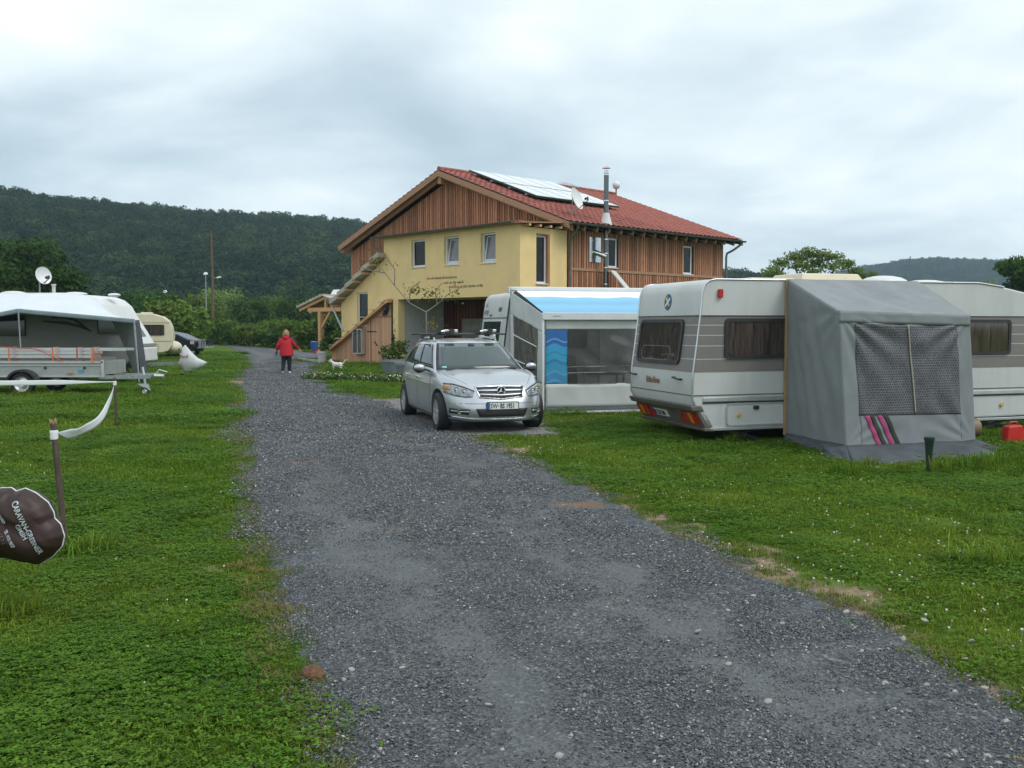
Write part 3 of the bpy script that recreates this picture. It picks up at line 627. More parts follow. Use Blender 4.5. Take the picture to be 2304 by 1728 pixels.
for sx in (1, -1):                                                          # verge boards, front and rear
    xe = -7.05 + sx * 7.67
    for yy in (y0 - 0.02, y1 + 0.0):
        mb = MB(); mb.prism([(-7.05, zr0 - .32), (xe, roofz(xe) - .30), (xe, roofz(xe) - .07), (-7.05, zr0 - .09)], lambda a, d, b: (a, yy + d, b), -0.02, 0.04); mb.build("verge_board", BEAM, H)
    mb = MB(); xi = xe - sx * 0.1
    mb.prism([(-7.05, zr0 - .40), (xi, roofz(xi) - .40), (xi, roofz(xi) - .16), (-7.05, zr0 - .16)], lambda a, d, b: (a, y0 + .2 + d, b), 0, 0.12); mb.build("rafter", BEAM, H)
    MB().hexa([(-7.05, y0 + .02, zr0 - .17), (xe - sx * .05, y0 + .02, roofz(xe) - .15), (xe - sx * .05, 2.5, roofz(xe) - .15), (-7.05, 2.5, zr0 - .17)], [(-7.05, y0 + .02, zr0 - .145), (xe - sx * .05, y0 + .02, roofz(xe) - .13), (xe - sx * .05, 2.5, roofz(xe) - .13), (-7.05, 2.5, zr0 - .145)]).build("soffit", BEAM, H)
MB().bx(-7.15, -6.95, 2.02, 2.6, 7.78, 8.12).build("ridge_purlin", BEAM, H)
MB().bx(-14.75, -14.45, 2.05, 2.6, 5.25, 5.45).build("wall_purlin", BEAM, H)
RF = MB().bx(0, 0.6, -0.04, 0.04, -0.09, 0.09).mesh("rafter_tail", BEAM)
for k in range(15): o = inst("rafter_tail", RF, H, (0.0, 2.9 + k * 0.72, roofz(0) - 0.27), (0, ang, 0))
MB().hexa([(-0.02, 2.5, 5.44), (0.55, 2.5, 5.42), (0.55, 13.5, 5.42), (-0.02, 13.5, 5.44)], [(-0.02, 2.5, 5.62), (0.55, 2.5, 5.44), (0.55, 13.5, 5.44), (-0.02, 13.5, 5.62)]).build("eave_soffit", SHADOWGAP, H)
def gutter(pts, r=0.075, name="gutter"):
    mb = MB(); p, q = Vector(pts[0]), Vector(pts[1]); d = (q - p).normalized(); sd = d.cross(Vector((0, 0, 1))); n = 8; vs = []
    for P_ in (p, q):
        for rr in (r, r * .88):
            for k in range(n + 1): a = math.pi * k / n; vs.append(P_ + sd * rr * math.cos(a) - Vector((0, 0, 1)) * rr * math.sin(a))
    m_ = n + 1; fs = [(k, k + 1, 2 * m_ + k + 1, 2 * m_ + k) for k in range(n)] + [(m_ + k, 3 * m_ + k, 3 * m_ + k + 1, m_ + k + 1) for k in range(n)]
    fs += [tuple(range(m_)), tuple(range(3 * m_ - 1, 2 * m_ - 1, -1))]; mb.add(vs, fs); return mb.build(name, GUTTER, H, smooth=50)
gutter([(0.70, 1.95, 5.56), (0.70, 13.65, 5.54)]); gutter([(-14.80, 1.95, 5.56), (-14.80, 13.6, 5.54)])
MB().limb([(0.70, 2.35, 5.48), (0.66, 2.4, 5.36), (0.35, 2.5, 5.12), (0.12, 2.58, 4.98), (0.10, 2.6, 4.8), (0.10, 2.6, 0.1)], 0.05, 10).build("downpipe", GUTTER, H, smooth=60)
MB().limb([(0.70, 13.3, 5.48), (0.66, 13.3, 5.34), (0.35, 13.2, 5.12), (0.12, 13.06, 4.98), (0.10, 13.04, 4.8), (0.10, 13.04, 0.1)], 0.05, 10).build("downpipe", GUTTER, H, smooth=60)
# little roof over the bay
BR = bpy.data.objects.new("bay_roof", None); C.objects.link(BR); BR.parent = H
MB().hexa([(-8.6, -0.28, 5.40), (0.35, -0.28, 5.40), (0.35, 2.52, 5.58), (-8.6, 2.52, 5.58)], [(-8.6, -0.28, 5.44), (0.35, -0.28, 5.44), (0.35, 2.52, 5.62), (-8.6, 2.52, 5.62)]).build("bay_roof_deck", BEAM, BR)
tm3 = MB().lathe([(0.001, -0.12), (0.04, -0.12), (0.05, 0.1), (0.04, 0.3)], axis="y", n=8).mesh("tile", CLAY, 60)
for k in range(44): inst("tile", tm3, BR, (-8.55 + k * 0.203, -0.16, 5.462), (R(-4), 0, 0))
gutter([(-8.75, -0.38, 5.47), (-0.02, -0.38, 5.475)], 0.07)
MB().limb([(-8.66, -0.36, 5.36), (-8.66, -0.33, 5.2), (-8.62, -0.18, 4.98), (-8.40, -0.08, 4.85)], 0.045, 10).build("downpipe", GUTTER, H, smooth=60)
for k in range(5): MB().bx(0.0, 0.33, 0.15 + k * 0.55, 0.25 + k * 0.55, 5.325, 5.405).build("rafter_tail", PINE, H)
# stepped plank cap over the slanting wall
for k in range(6):
    xa = -11.95 + k * 0.62; xb = xa + 0.66; za = zu(xa) + 0.09 + .03; zb = zu(xb) + 0.02
    MB().hexa([(xa, -0.42, za), (xb, -0.42, zb), (xb, 0.9, zb), (xa, 0.9, za)], [(xa, -0.42, za + .2), (xb, -0.42, zb + .2), (xb, 0.9, zb + .1), (xa, 0.9, za + .1)]).build("cap_plank", CAPB, H)
    MB().bx(xa + .02, xa + .12, -0.38, 0.8, za - .09, za - .004).build("cap_batten", PINE, H)
MB().limb([(-12.05, -0.42, 2.86), (-12.05, -0.2, 2.86)], 0.10, 10).build("gutter_end", GUTTER, H, smooth=60)
MB().limb([(-12.0, -0.32, 2.78), (-11.9, -0.32, 2.6), (-10.99, -0.32, 1.45)], 0.045, 10).build("downpipe", ZINC, H, smooth=60)
# slanting stringer, stair treads, boarded store below
MB().prism([(-12.5, 0.58), (-7.75, 2.84), (-7.75, 2.68), (-7.95, 2.62), (-12.35, 0.52)], FRONT, 0.03, 0.25).build("stringer", PINE, H)
for k in range(7):
    xx = -12.3 + k * 0.66; MB().bx(xx, xx + 0.3, -0.32, -0.02, zl(xx) + .045, zl(xx) + .085).build("tread", CAPB, H)
x = -12.42; k = 0
while x < -9.4:
    e = min(x + 0.118, -9.335); a = max(0.02, 0); MB().prism([(x, a), (e, a), (e, zl(e) - .06), (x, zl(x) - .06)], FRONT, 0.0 + .006 * (k % 2), -0.04).build("cladding_board", PANEL, H); x += 0.122; k += 1
dr = thing("store_door", "", "x"); bpy.data.objects.remove(dr)
DO = MB().prism([(-9.30, 0.06), (-7.80, 0.06), (-7.80, 2.06), (-9.30, 2.06)], FRONT, -0.035, -0.06).build("door", PANEL, H)
x = -9.30
for k in range(12): MB().prism([(x, 0.07), (x + .122, 0.07), (x + .122, 2.05), (x, 2.05)], FRONT, -0.03, 0.0 + .005 * (k % 2)).build("door_board", PANEL, DO); x += 0.125
MB().prism([(-9.6, 1.42), (-8.9, 1.42), (-8.9, 1.47), (-9.6, 1.47)], FRONT, 0.009, 0.022).build("hinge", DARK, DO)
MB().prism([(-9.05, 0.98), (-8.85, 0.82), (-8.82, 0.85), (-9.02, 1.02)], FRONT, 0.009, 0.04).build("handle", DARK, DO)
x = -9.33
while x < -7.8: e = min(x + .118, -7.74); MB().prism([(x, 2.09), (e, 2.09), (e, min(zl(e), 2.75) - .06), (x, min(zl(x), 2.75) - .06)], FRONT, 0.0, -0.04).build("cladding_board", PANEL, H); x += 0.122
MB().bx(-7.80, -7.735, -0.03, 0.05, 0.0, 2.78).build("door_post", DARK, H)
# solar array
n = Vector((SL, 0, 1)).normalized()
def roofpt(x, y, h): p = Vector((x, y, roofz(x) + 0.02)); return tuple(p + n * h)
for r_, (xa, xb) in enumerate(((-6.72, -4.68), (-4.60, -2.55))):
    for c_ in range(5):
        ya = 3.38 + c_ * 1.035; yb = ya + 1.015
        f = MB().hexa([roofpt(xa, ya, .10), roofpt(xb, ya, .10), roofpt(xb, yb, .10), roofpt(xa, yb, .10)], [roofpt(xa, ya, .17), roofpt(xb, ya, .17), roofpt(xb, yb, .17), roofpt(xa, yb, .17)]).build("solar_panel", SOLF, RT)
        e = 0.025; f.parent = H
        MB().hexa([roofpt(xa + e, ya + e, .165), roofpt(xb - e, ya + e, .165), roofpt(xb - e, yb - e, .165), roofpt(xa + e, yb - e, .165)], [roofpt(xa + e, ya + e, .18), roofpt(xb - e, ya + e, .18), roofpt(xb - e, yb - e, .18), roofpt(xa + e, yb - e, .18)]).build("solar_glass", SOLAR, f)
for xx in (-6.2, -5.2, -4.1, -3.1): MB().bar(roofpt(xx, 3.3, .07), roofpt(xx, 8.6, .07), .05, .05).build("mounting_rail", ALU, H)
# chimney pipe outside the eave
CH = MB().lathe([(.088, 2.55), (.088, 3.9)], (0.36, 4.35, 0)).lathe([(.085, 3.9), (.085, 5.75)], (0.36, 4.35, 0)).lathe([(.092, 5.75), (.096, 7.62)], (0.36, 4.35, 0)).build("chimney_pipe", PIPE, H, smooth=50)
for z in (2.9, 3.3, 3.95, 4.5, 5.05, 6.55, 7.55): MB().lathe([(.100, z), (.104, z + .02), (.100, z + .045)], (0.36, 4.35, 0)).build("pipe_band", CHROME, CH, smooth=50)
MB().lathe([(.085, 7.6), (.085, 7.75)], (0.36, 4.35, 0)).build("pipe_neck", STEEL, CH, smooth=50)
MB().lathe([(.001, 7.93), (.07, 7.91), (.175, 7.84), (.175, 7.83), (.001, 7.86)], (0.36, 4.35, 0)).build("pipe_cap", STEEL, CH, smooth=30)
MB().lathe([(.24, 5.62), (.22, 5.72), (.14, 6.02), (.13, 6.1)], (0.36, 4.35, 0)).build("pipe_flashing", WHITE, CH, smooth=50)
MB().limb([(0.36, 4.35, 4.4), (0.1, 4.1, 4.55), (-.02, 4.05, 4.6)], 0.10, 10).build("pipe_elbow", STEEL, CH, smooth=50)
MB().bar((0.36, 4.35, 2.95), (0.0, 4.1, 2.75), .05, .05).bar((0.36, 4.35, 2.95), (0, 4.65, 2.75), .05, .05).build("wall_bracket", DARK, CH)
MB().prism([(3.75, 4.19), (4.42, 4.19), (4.42, 5.16), (3.75, 5.16)], SIDE, 0.025, 0.04).build("heat_shield", STEEL, H)
# round vent on the ridge end
V = MB().lathe([(.04, 8.3), (.04, 8.62)], (-6.6, 13.2, 0)).build("vent_post", BEAM, H)
MB().ell((-6.6, 13.2, 8.78), (.2, .2, .2), 14, 10).build("vent_ball", WHITE, V, smooth=180)
for k in range(3): MB().limb([(-14.0 + k * .12, 5.0, 5.9), (-14.0 + k * .12, 5.0, 6.25)], 0.012, 5).build("snow_guard", ALU, H)

# ------------------------------------------------------------------ things on and around the house
WM = lambda x, y, z=0: tuple(Mw @ Vector((x, y, z)))
def dish(name, label, loc, rz, r=0.42, elev=22, mast=1.2, dz=0.12):
    t = thing(name, label, "satellite dish", loc, rz)
    MB().limb([(0, 0, 0), (0, 0, mast)], 0.022, 8).build("mast", ZINC, t, smooth=60)
    d = MB(); q = [(0.001, 0.0), (r * .35, .012), (r * .7, .05), (r, .105), (r * 1.01, .115), (r * 1.01, .095), (r * .7, .035), (r * .35, -.004), (0.001, -.014)]
    d.lathe(q, (0, 0, 0), "y", 28); ca, sa = math.cos(R(elev)), math.sin(R(elev))
    rot = lambda v: (v[0], -(v[1] * ca) - 0.10 + v[2] * sa * 0 - v[2] * -sa * -1 * 0, v[2])
    M_ = Matrix.Rotation(R(180 - 0), 4, "Z") @ Matrix.Rotation(R(elev), 4, "X")
    d.v = [tuple(M_ @ Vector(v) + Vector((0, -0.10, mast - dz))) for v in d.v]; d.build("reflector", PLATE, t, smooth=40)
    a = M_ @ Vector((0, 0.02, -r * .95)) + Vector((0, -.10, mast - dz)); b = M_ @ Vector((0, r * 1.15, -r * .55)) + Vector((0, -.10, mast - dz)); c = M_ @ Vector((0, r * 1.2, -r * .32)) + Vector((0, -.10, mast - dz))
    MB().limb([a, b], 0.016, 6).build("feed_arm", DARK, t); MB().limb([b, c, (b + c) / 2 + Vector((0, .12, 0))], [0.04, 0.05, .05], 8).build("receiver", DARK, t, smooth=60)
    return t
dish("satellite_dish", "white satellite dish on a mast above the house eave", WM(-0.42, 3.25, 5.95), 62, 0.44, 18, 1.2, 0.55)
t = thing("yagi_antenna", "thin rod aerial on the dish mast above the roof", "antenna", WM(-0.42, 3.25, 7.14), 60)
MB().limb([(-.9, 0, 0), (.6, 0, 0)], .008, 5).build("boom", ALU, t)
mb = MB()
for k in range(8): mb.limb([(-.85 + k * .19, -.16, 0), (-.85 + k * .19, .16, 0)], .005, 4)
mb.build("rods", ALU, t)
t = thing("flat_satellite_antenna", "white flat satellite antenna tilted upwards beside the steel chimney", "antenna", WM(0.75, 4.75, 3.1), -10)
MB().limb([(0, 0, -.55), (0, 0, .35)], .03, 8).build("mast", ZINC, t, smooth=60)
f = MB().hexa([(-.36, -.30, .72), (.40, -.42, -.20), (.52, .36, -.20), (-.24, .48, .72)], [(-.31, -.31, .77), (.45, -.43, -.15), (.57, .35, -.15), (-.19, .47, .77)]).build("panel", PLATE, t, bevel=.02)
# porch in front of the left end of the house
P_ = thing("porch", "new pine porch with plank roof at the left end of the house", "porch", WM(-14.0, 0.6), -46.3)
def post(x, y, z1, w=.19, z0=0): MB().bx(x - w / 2, x + w / 2, y - w / 2, y + w / 2, z0, z1).build("post", PINE, P_, bevel=.01)
post(-.25, 0, 2.36, .22); post(0.0, 1.7, 2.36, .16); post(.55, 1.9, 2.36, .16)
MB().bx(-1.25, 1.55, -.1, .06, 2.36, 2.55).build("tie_beam", PINE, P_); MB().bx(-1.25, 1.55, 1.75, 1.9, 2.36, 2.55).build("tie_beam", PINE, P_)
MB().bx(-1.1, -.95, -.1, 2.0, 2.28, 2.36).build("purlin", PINE, P_)
MB().bar((-.12, -.02, 1.62), (.62, -.02, 2.34), .09, .12).build("brace", PINE, P_)
MB().bar((.27, -.03, 2.55), (.27, -.03, 2.98), .14, .12, (0, 1, 0)).build("king_post", PINE, P_)
for y in (-.12, .55, 1.2, 1.85):
    MB().bar((-1.95, y, 2.44), (.27, y, 3.0), .07, .13).build("rafter", PINE, P_); MB().bar((.27, y, 3.0), (1.55, y, 2.72), .07, .13).build("rafter", PINE, P_)
for k in range(8):
    a = k / 8; b = (k + 1.05) / 8; xa, xb = -2.0 + 2.3 * a, -2.0 + 2.3 * b; za, zb = 2.55 + .56 * a, 2.52 + .56 * b
    MB().hexa([(xa, -.28, za), (xb, -.28, zb), (xb, 2.2, zb), (xa, 2.2, za)], [(xa, -.28, za + .13), (xb, -.28, zb + .10), (xb, 2.2, zb + .06), (xa, 2.2, za + .06)]).build("roof_plank", CAPB, P_)
for k in range(5):
    a = k / 5; b = (k + 1) / 5; xa, xb = .3 + 1.3 * a, .3 + 1.3 * b; za, zb = 3.11 - .30 * a, 3.08 - .30 * b
    MB().hexa([(xa, -.28, za), (xb, -.28, zb), (xb, 2.2, zb), (xa, 2.2, za)], [(xa, -.28, za + .03), (xb, -.28, zb + .05), (xb, 2.2, zb + .05), (xa, 2.2, za + .03)]).build("roof_plank", CAPB, P_)
mb = MB(); n = 26                                                          # corrugated white sheet
for i in range(n):
    a = i / n; b = (i + 1) / n; lo = lambda t: (-.10 + t * 1.9, .35, 3.03 - .12 * t); hi = lambda t: (-.31 + t * 2.3, .75, 3.40)
    d = .02 if i % 2 else 0; p, q, r_, s = lo(a), lo(b), hi(b), hi(a)
    mb.hexa([(p[0], p[1], p[2] + d), (q[0], q[1], q[2] + .02 - d), (r_[0], r_[1], r_[2] + .02 - d), (s[0], s[1], s[2] + d)], [(p[0], p[1], p[2] + d + .01), (q[0], q[1], q[2] + .03 - d), (r_[0], r_[1], r_[2] + .03 - d), (s[0], s[1], s[2] + d + .01)])
mb.build("corrugated_sheet", mat("white_sheet", (.75, .77, .78), .4, var=.04), P_)
for k in range(9): MB().bx(.02 + k * .17, .18 + k * .17, 1.86, 1.9, .72, 1.32).build("screen_board", PANEL, P_)
MB().bx(0, 1.55, 1.83, 1.93, 1.32, 1.37).build("rail", PINE, P_)
# small things
t = thing("display_case", "glass display case hung on the slanting pine wall", "display case", WM(-10.1, -.02, .46), -46.3)
MB().ring([(-.35, 0), (.37, 0), (.37, 1.1), (-.35, 1.1)], [(-.31, .04), (.33, .04), (.33, 1.06), (-.31, 1.06)], PF, 0.01, .2).build("frame", ALU, t)
MB().prism([(-.31, .04), (.33, .04), (.33, 1.06), (-.31, 1.06)], PF, .015, .02).build("back_panel", mat("notice_papers", (.10, .09, .07), .7, col2=(.38, .33, .25), scale=14), t)
MB().prism([(-.31, .04), (.33, .04), (.33, 1.06), (-.31, 1.06)], PF, .18, .186).build("pane", clearmat("case_glass", (.1, .1, .1), .3), t)
MB().prism([(.04, .04), (.08, .04), (.08, 1.06), (.04, 1.06)], PF, .187, .21).build("mullion", ALU, t)
t = tag(MB().prism([(0, 0), (.21, 0), (.21, .3), (0, .3)], PF, .01, .016).build("paper_notice", PLATE), "white paper notice beside the display case, lower one", "notice"); t.location = WM(-10.72, -.0, .88); t.rotation_euler = (0, 0, R(-46.3))
t = tag(MB().prism([(0, 0), (.18, 0), (.18, .36), (0, .36)], PF, .01, .016).build("paper_notice", PLATE), "narrow white paper notice beside the display case, upper one", "notice"); t.location = WM(-10.66, -.0, 1.24); t.rotation_euler = (0, 0, R(-46.3))
t = thing("iron_claw_ornament", "black iron ornament fixed at the top of the pine door", "ornament", WM(-8.1, -.04, 2.24), -46.3)
mb = MB(); mb.limb([(-.05, -.03, .35), (0, -.06, .1), (.02, -.05, -.08)], [.11, .12, .03], 7)
for dx_, dz in ((-.2, -.22), (-.1, -.28), (.06, -.2), (.22, .3), (.28, .18)): mb.limb([(0, -.06, .05 if dz < 0 else .25), (dx_ * .6, -.1, dz * .6 + .1), (dx_, -.07, dz + .1)], [.05, .035, .01], 6)
mb.build("body", INK, t)
# kerb and little grass island at the house
def polyline_strip(pts, w, h, name, m, label, cat):
    mb = MB()
    for a, b in zip(pts, pts[1:]): mb.bar((*a, h / 2), (*b, h / 2), w, h)
    o = mb.build(name, m); tag(o, label, cat); return o
polyline_strip([(-10.3, 46.3), (-9.7, 45.1), (-9.0, 44.1), (-8.4, 43.5)], .14, .13, "kerb", mat("pale_concrete", (.42, .40, .37), .8, bump=.3), "pale concrete kerb curving to the foot of the stair", "kerb")
pot = lambda name, label, loc, r, h, m: tag(MB().lathe([(r * .7, 0), (r, h * .8), (r * 1.08, h * .82), (r * 1.08, h), (r * .95, h), (r * .9, h * .85), (.001, h * .84)], n=18).build(name, m, smooth=35), label, "plant pot")
GREYP = mat("grey_pot", (.20, .22, .24), .5); PALEP = mat("pale_pot", (.48, .49, .48), .6)
p = pot("plant_pot", "pale tall pot at the foot of the slanting stair", None, .22, .55, PALEP); p.location = (-8.55, 43.0, 0)
p = pot("plant_pot", "wide grey pot beside the yellow pillar behind the silver car", None, .42, .55, GREYP); p.location = (-4.15, 33.2, 0)
p = pot("plant_pot", "second grey pot just behind the silver car's rear", None, .36, .5, GREYP); p.location = (-3.5, 31.6, 0)
LG = leafmat("shrub_leaves", (.05, .10, .025), (.09, .14, .035), .25, 1.2); LY_ = leafmat("yellow_leaves", (.12, .13, .03), (.16, .14, .04), .3, 2.0)
def plant(name, label, cat, loc, blobs, n, size, stems, m=LG, seed=3, rs=.012, group=None):
    t = thing(name, label, cat, loc, 0, group); leaves("foliage", blobs, n, size, m, t, seed, .6)
    mb = MB()
    for s in stems: mb.limb(s, [rs * (1 - .55 * k / (len(s) - 1)) for k in range(len(s))], 5)
    mb.build("stem", BARK, t); return t
plant("potted_bush", "leafy bush growing in the wide grey pot", "bush", (-4.15, 33.2, .5), [(0, 0, .25, .5, .4, .35), (.3, 0, .45, .3, .3, .3)], 420, .07, [[(0, 0, 0), (0, 0, .5)], [(0, 0, 0), (.3, 0, .6)]])
plant("potted_plant", "dark leafy plant in the pale pot under the stair", "plant", (-8.55, 43.0, .5), [(0.1, 0, .35, .22, .22, .45)], 260, .07, [[(0, 0, 0), (.1, 0, .6)]])
plant("climbing_plant", "thin climber with sparse leaves up the yellow pillar", "climbing plant", WM(-7.45, -.25), [(0, 0, .4, .18, .1, .4), (.05, 0, 1.1, .12, .1, .5), (-.35, 0, .7, .2, .1, .25)], 170, .06, [[(0, 0, 0), (.05, 0, .8), (-.02, 0, 1.6), (.12, 0, 2.0)], [(0, 0, 0), (-.3, 0, .5), (-.42, 0, .9)]])
# young tree in front of the open passage
T_ = thing("young_tree", "young forked tree with sparse leaves behind the silver car", "tree", (-2.78, 31.0, 0))
mb = MB(); fk = (0, 0, 2.15); mb.limb([(0, 0, 0), (.01, 0, 1.2), fk], [.035, .03, .026], 7)
br = [[fk, (-.55, 0, 2.45), (-1.0, -.1, 3.0), (-1.45, -.1, 3.6), (-1.7, 0, 4.0)], [fk, (.35, .1, 2.4), (.7, .1, 2.72), (1.1, .15, 2.95)], [(-1.0, -.1, 3.0), (-1.0, 0, 3.5), (-1.3, 0, 4.0)], [(.35, .1, 2.4), (.3, .1, 2.8), (.5, .2, 3.1)], [(-.55, 0, 2.45), (-.5, .1, 2.9), (-.2, .2, 3.15)], [(-1.3, -.1, 3.4), (-1.8, 0, 3.5), (-2.2, 0, 3.62)]]
for b in br: mb.limb(b, [.022 * (1 - .16 * k) for k in range(len(b))], 6)
mb.build("trunk", mat("pale_bark", (.20, .17, .15), .8, var=.3, scale=12), T_, smooth=60)
leaves("crown", [(.2, 0, 2.75, .9, .4, .42), (-.35, 0, 2.85, .6, .4, .35), (1.0, .1, 2.8, .35, .3, .45), (-1.6, 0, 3.75, .7, .3, .4), (.2, 0, 1.8, .6, .3, .5)], 330, .045, LY_, T_, 8, .9)
# low flowering strip on the grass in front of the passage
fl = leaves("flower_bed", [(-6.3 + k * .42, 30.2 - k * .28, .08, .4, .35, .20) for k in range(9)], 3800, .055, LG, None, 5, .7); fl["kind"] = "stuff"
fl2 = leaves("bed_blossoms", [(-6.3 + k * .42, 30.2 - k * .28, .16, .4, .35, .16) for k in range(9)], 420, .03, mat("pale_blossom", (.62, .50, .45), .7, var=.2), None, 6, .4); fl2["kind"] = "stuff"
t = thing("rubbish_bin", "small blue bin with red foot beside the porch post", "bin", (-12.0, 58, 0)); MB().lathe([(.18, .2), (.24, .65), (.26, .65), (.26, .70), (.001, .74)], n=16).build("body", BLUEP, t, smooth=35); MB().bx(-.05, .22, -.15, .15, 0, .2).build("foot", RED, t)
# board and pallets stored in the passage
t = tag(MB().bx(0, 1.5, 0, .06, 0, 1.25).build("grey_panel", mat("grey_board", (.17, .18, .15), .8, var=.3)), "grey sheet leaning on the dark boards of the open passage", "panel"); t.location = WM(-5.9, 2.2, .75); t.rotation_euler = (R(-5), 0, R(-46.3))
t = tag(MB().bx(0, .9, 0, .25, 0, 1.1).bx(.1, .8, -.12, 0, .1, .5).build("stacked_crates", mat("dim_crates", (.07, .08, .09), .6, col2=(.17, .18, .2), scale=4)), "dark stack of crates on a shelf in the open passage", "crates"); t.location = WM(-3.8, 2.2, .8); t.rotation_euler = (0, 0, R(-46.3))
# ------------------------------------------------------------------ caravans and tents
GREYB = mat("taupe_stripe", (.19, .178, .168), .45, var=.08, dirt=.2, dirtcol=(.14, .13, .11))
BUMP = mat("taupe_bumper", (.13, .115, .10), .6, var=.2, dirt=.4, dirtcol=(.08, .08, .06))
CURT = mat("curtain", (.10, .075, .055), .9, scale=2, col2=(.24, .20, .16), stretch=(22, 22, .4))
CARW = mat("caravan_white", (.51, .53, .53), .4, var=.04, dirt=.5, dirtcol=(.38, .39, .34), scale=1.5, dst=(1.8, 1.8, .22), bump=.15, bscale=6)
def side_window(P, x0, x1, z0, z1, parent, r=.07, frame=DARK, pane=BROWNGLASS, t=.03, name="window", fw=.035):
    f = MB().ring(rrect(x0, x1, z0, z1, r), rrect(x0 + fw, x1 - fw, z0 + fw, z1 - fw, r * .7), P, .001, t).build(name, frame, parent)
    MB().prism(rrect(x0 + fw - .004, x1 - fw + .004, z0 + fw - .004, z1 - fw + .004, r * .7), P, .004, t * .6).build("pane", pane, f); return f
def wheel(parent, c, r, w, axis="y", rim=ALU, side=-1, spokes=0, name="wheel"):
    q = thing("tmp", "", "x"); del q["label"]; del q["category"]; q.name = name; q.parent = parent; q.location = c
    MB().lathe([(r * .66, -w / 2), (r * .9, -w / 2), (r * .98, -w * .38), (r, -w * .2), (r, w * .2), (r * .98, w * .38), (r * .9, w / 2), (r * .66, w / 2)], axis=axis, n=32, closed=True).build("tyre", BLACK, q, smooth=40)
    s = side; mb = MB().lathe([(.001, s * w * .30), (r * .2, s * w * .36), (r * .26, s * w * .28), (r * .5, s * w * .16), (r * .6, s * w * .42), (r * .68, s * w * .46), (r * .68, s * w * .2), (.001, 0)], axis=axis, n=32)
    if not spokes: mb.build("rim", rim, q, smooth=40)
    else:
        MB().lathe([(r * .60, s * w * .10), (r * .62, s * w * .46), (r * .69, s * w * .47), (r * .69, s * w * .05)], axis=axis, n=32, closed=True).build("rim", rim, q, smooth=40)
        MB().lathe([(.001, 0), (r * .6, 0), (r * .6, s * w * .05), (.001, s * w * .05)], axis=axis, n=24).build("brake_disc", mat("brake", (.06, .06, .065), .4, .5), q)
        mb = MB()
        for k in range(spokes):
            a = 2 * math.pi * k / spokes + .2; d0 = Vector((math.cos(a), 0, math.sin(a))) if axis == "y" else Vector((0, math.cos(a), math.sin(a))); ax = Vector((0, s, 0)) if axis == "y" else Vector((s, 0, 0))
            mb.bar(d0 * r * .08 + ax * w * .36, d0 * r * .64 + ax * w * .40, .055, .022, ax)
        mb.lathe([(.001, s * w * .42), (r * .13, s * w * .42), (r * .15, s * w * .3), (.001, s * w * .3)], axis=axis, n=16); mb.build("spokes", rim, q)
    return q
def shell(name, prof, y0, y1, m, parent, bev=.05):
    o = MB().prism(prof, lambda a, d, b: (a, d, b), y0, y1).build(name, m, parent, smooth=35, bevel=bev); o.modifiers["bevel"].segments = 3; return o
def cloth(P00, P10, P11, P01, amp=.02, seed=0, sag=0.0, fx=3.0, fy=3.0, pull=None):
    P00, P10, P11, P01 = map(Vector, (P00, P10, P11, P01)); n = (P10 - P00).cross(P01 - P00).normalized()
    def f(u, v, off=0.0):
        p = (P00 * (1 - u) + P10 * u) * (1 - v) + (P01 * (1 - u) + P11 * u) * v
        w = amp * (mnoise.noise(Vector((u * fx * 2 + v * 1.1, v * fy * .6, seed))) + .5 * mnoise.noise(Vector((u * fx * 5 + v * 3, v * fy, seed + 7))))
        if pull:
            for (pu, pv, st) in pull:
                d = math.hypot(u - pu, v - pv); a = math.atan2(v - pv, u - pu); w += st * math.sin(a * 16) * math.exp(-d * 3.2) * min(1, d * 6)
        e = min(u, 1 - u, v, 1 - v) * 8; w *= min(1, max(.15, e)); p = p + n * (w + off) - Vector((0, 0, 1)) * sag * math.sin(math.pi * u) * math.sin(math.pi * v)
        return tuple(p)
    return f
def solid(o, t=.006):
    m = o.modifiers.new("thickness", "SOLIDIFY"); m.thickness = t; return o

# --- the white and taupe caravan on the right
E_ = thing("caravan", "white caravan with taupe stripes and grey tent, nearest the drive", "caravan", (2.75, 14.0, 0), 17.7)
prof = [(.16, .20), (-.03, .48), (-.12, .66), (-.11, 1.05), (-.055, 1.45), (.0, 1.88), (.03, 2.22), (.07, 2.33), (.14, 2.39), (.24, 2.415), (5.05, 2.42), (5.55, 2.36), (6.1, 2.26), (6.7, 2.08), (6.95, 1.85), (7.02, 1.3), (6.95, .7), (6.75, .24)]
shell("body", prof, 0, 2.1, CARW, E_, .03)
xr_ = lambda z: np.interp(z, [.2, .48, .66, 1.05, 1.45, 1.88, 2.22, 2.33], [.16, -.03, -.12, -.11, -.055, 0, .03, .07])
ES = lambda a, d, b: (a, -d, b); ER = lambda a, d, b: (float(xr_(b)) - d, a, b)
def band(z0, z1, m, d=.004, name="stripe"):
    MB().prism([(float(xr_(z0)) + .01, z0), (6.9, z0), (6.9, z1), (float(xr_(z1)) + .01, z1)], ES, 0, d).build(name, m, E_)
    MB().hexa([ER(.02, 0, z0), ER(.02, d, z0), ER(2.08, d, z0), ER(2.08, 0, z0)], [ER(.02, 0, z1), ER(.02, d, z1), ER(2.08, d, z1), ER(2.08, 0, z1)]).build(name, m, E_)
for z0, z1 in ((1.75, 1.86), (1.60, 1.735), (1.445, 1.585), (1.25, 1.43), (1.05, 1.235)): band(z0, z1, GREYB)
band(1.868, 1.885, DARK, .012, "belt_trim"); band(.70, .715, BUMP, .008, "rear_trim"); 
MB().prism([(.06, .61), (6.8, .61), (6.8, .675), (.06, .675)], ES, 0, .022).build("side_rail", ALU, E_, bevel=.006)
MB().prism([(.06, .585), (6.8, .585), (6.8, .605), (.06, .605)], ES, 0, .012).build("side_rail", DARK, E_)
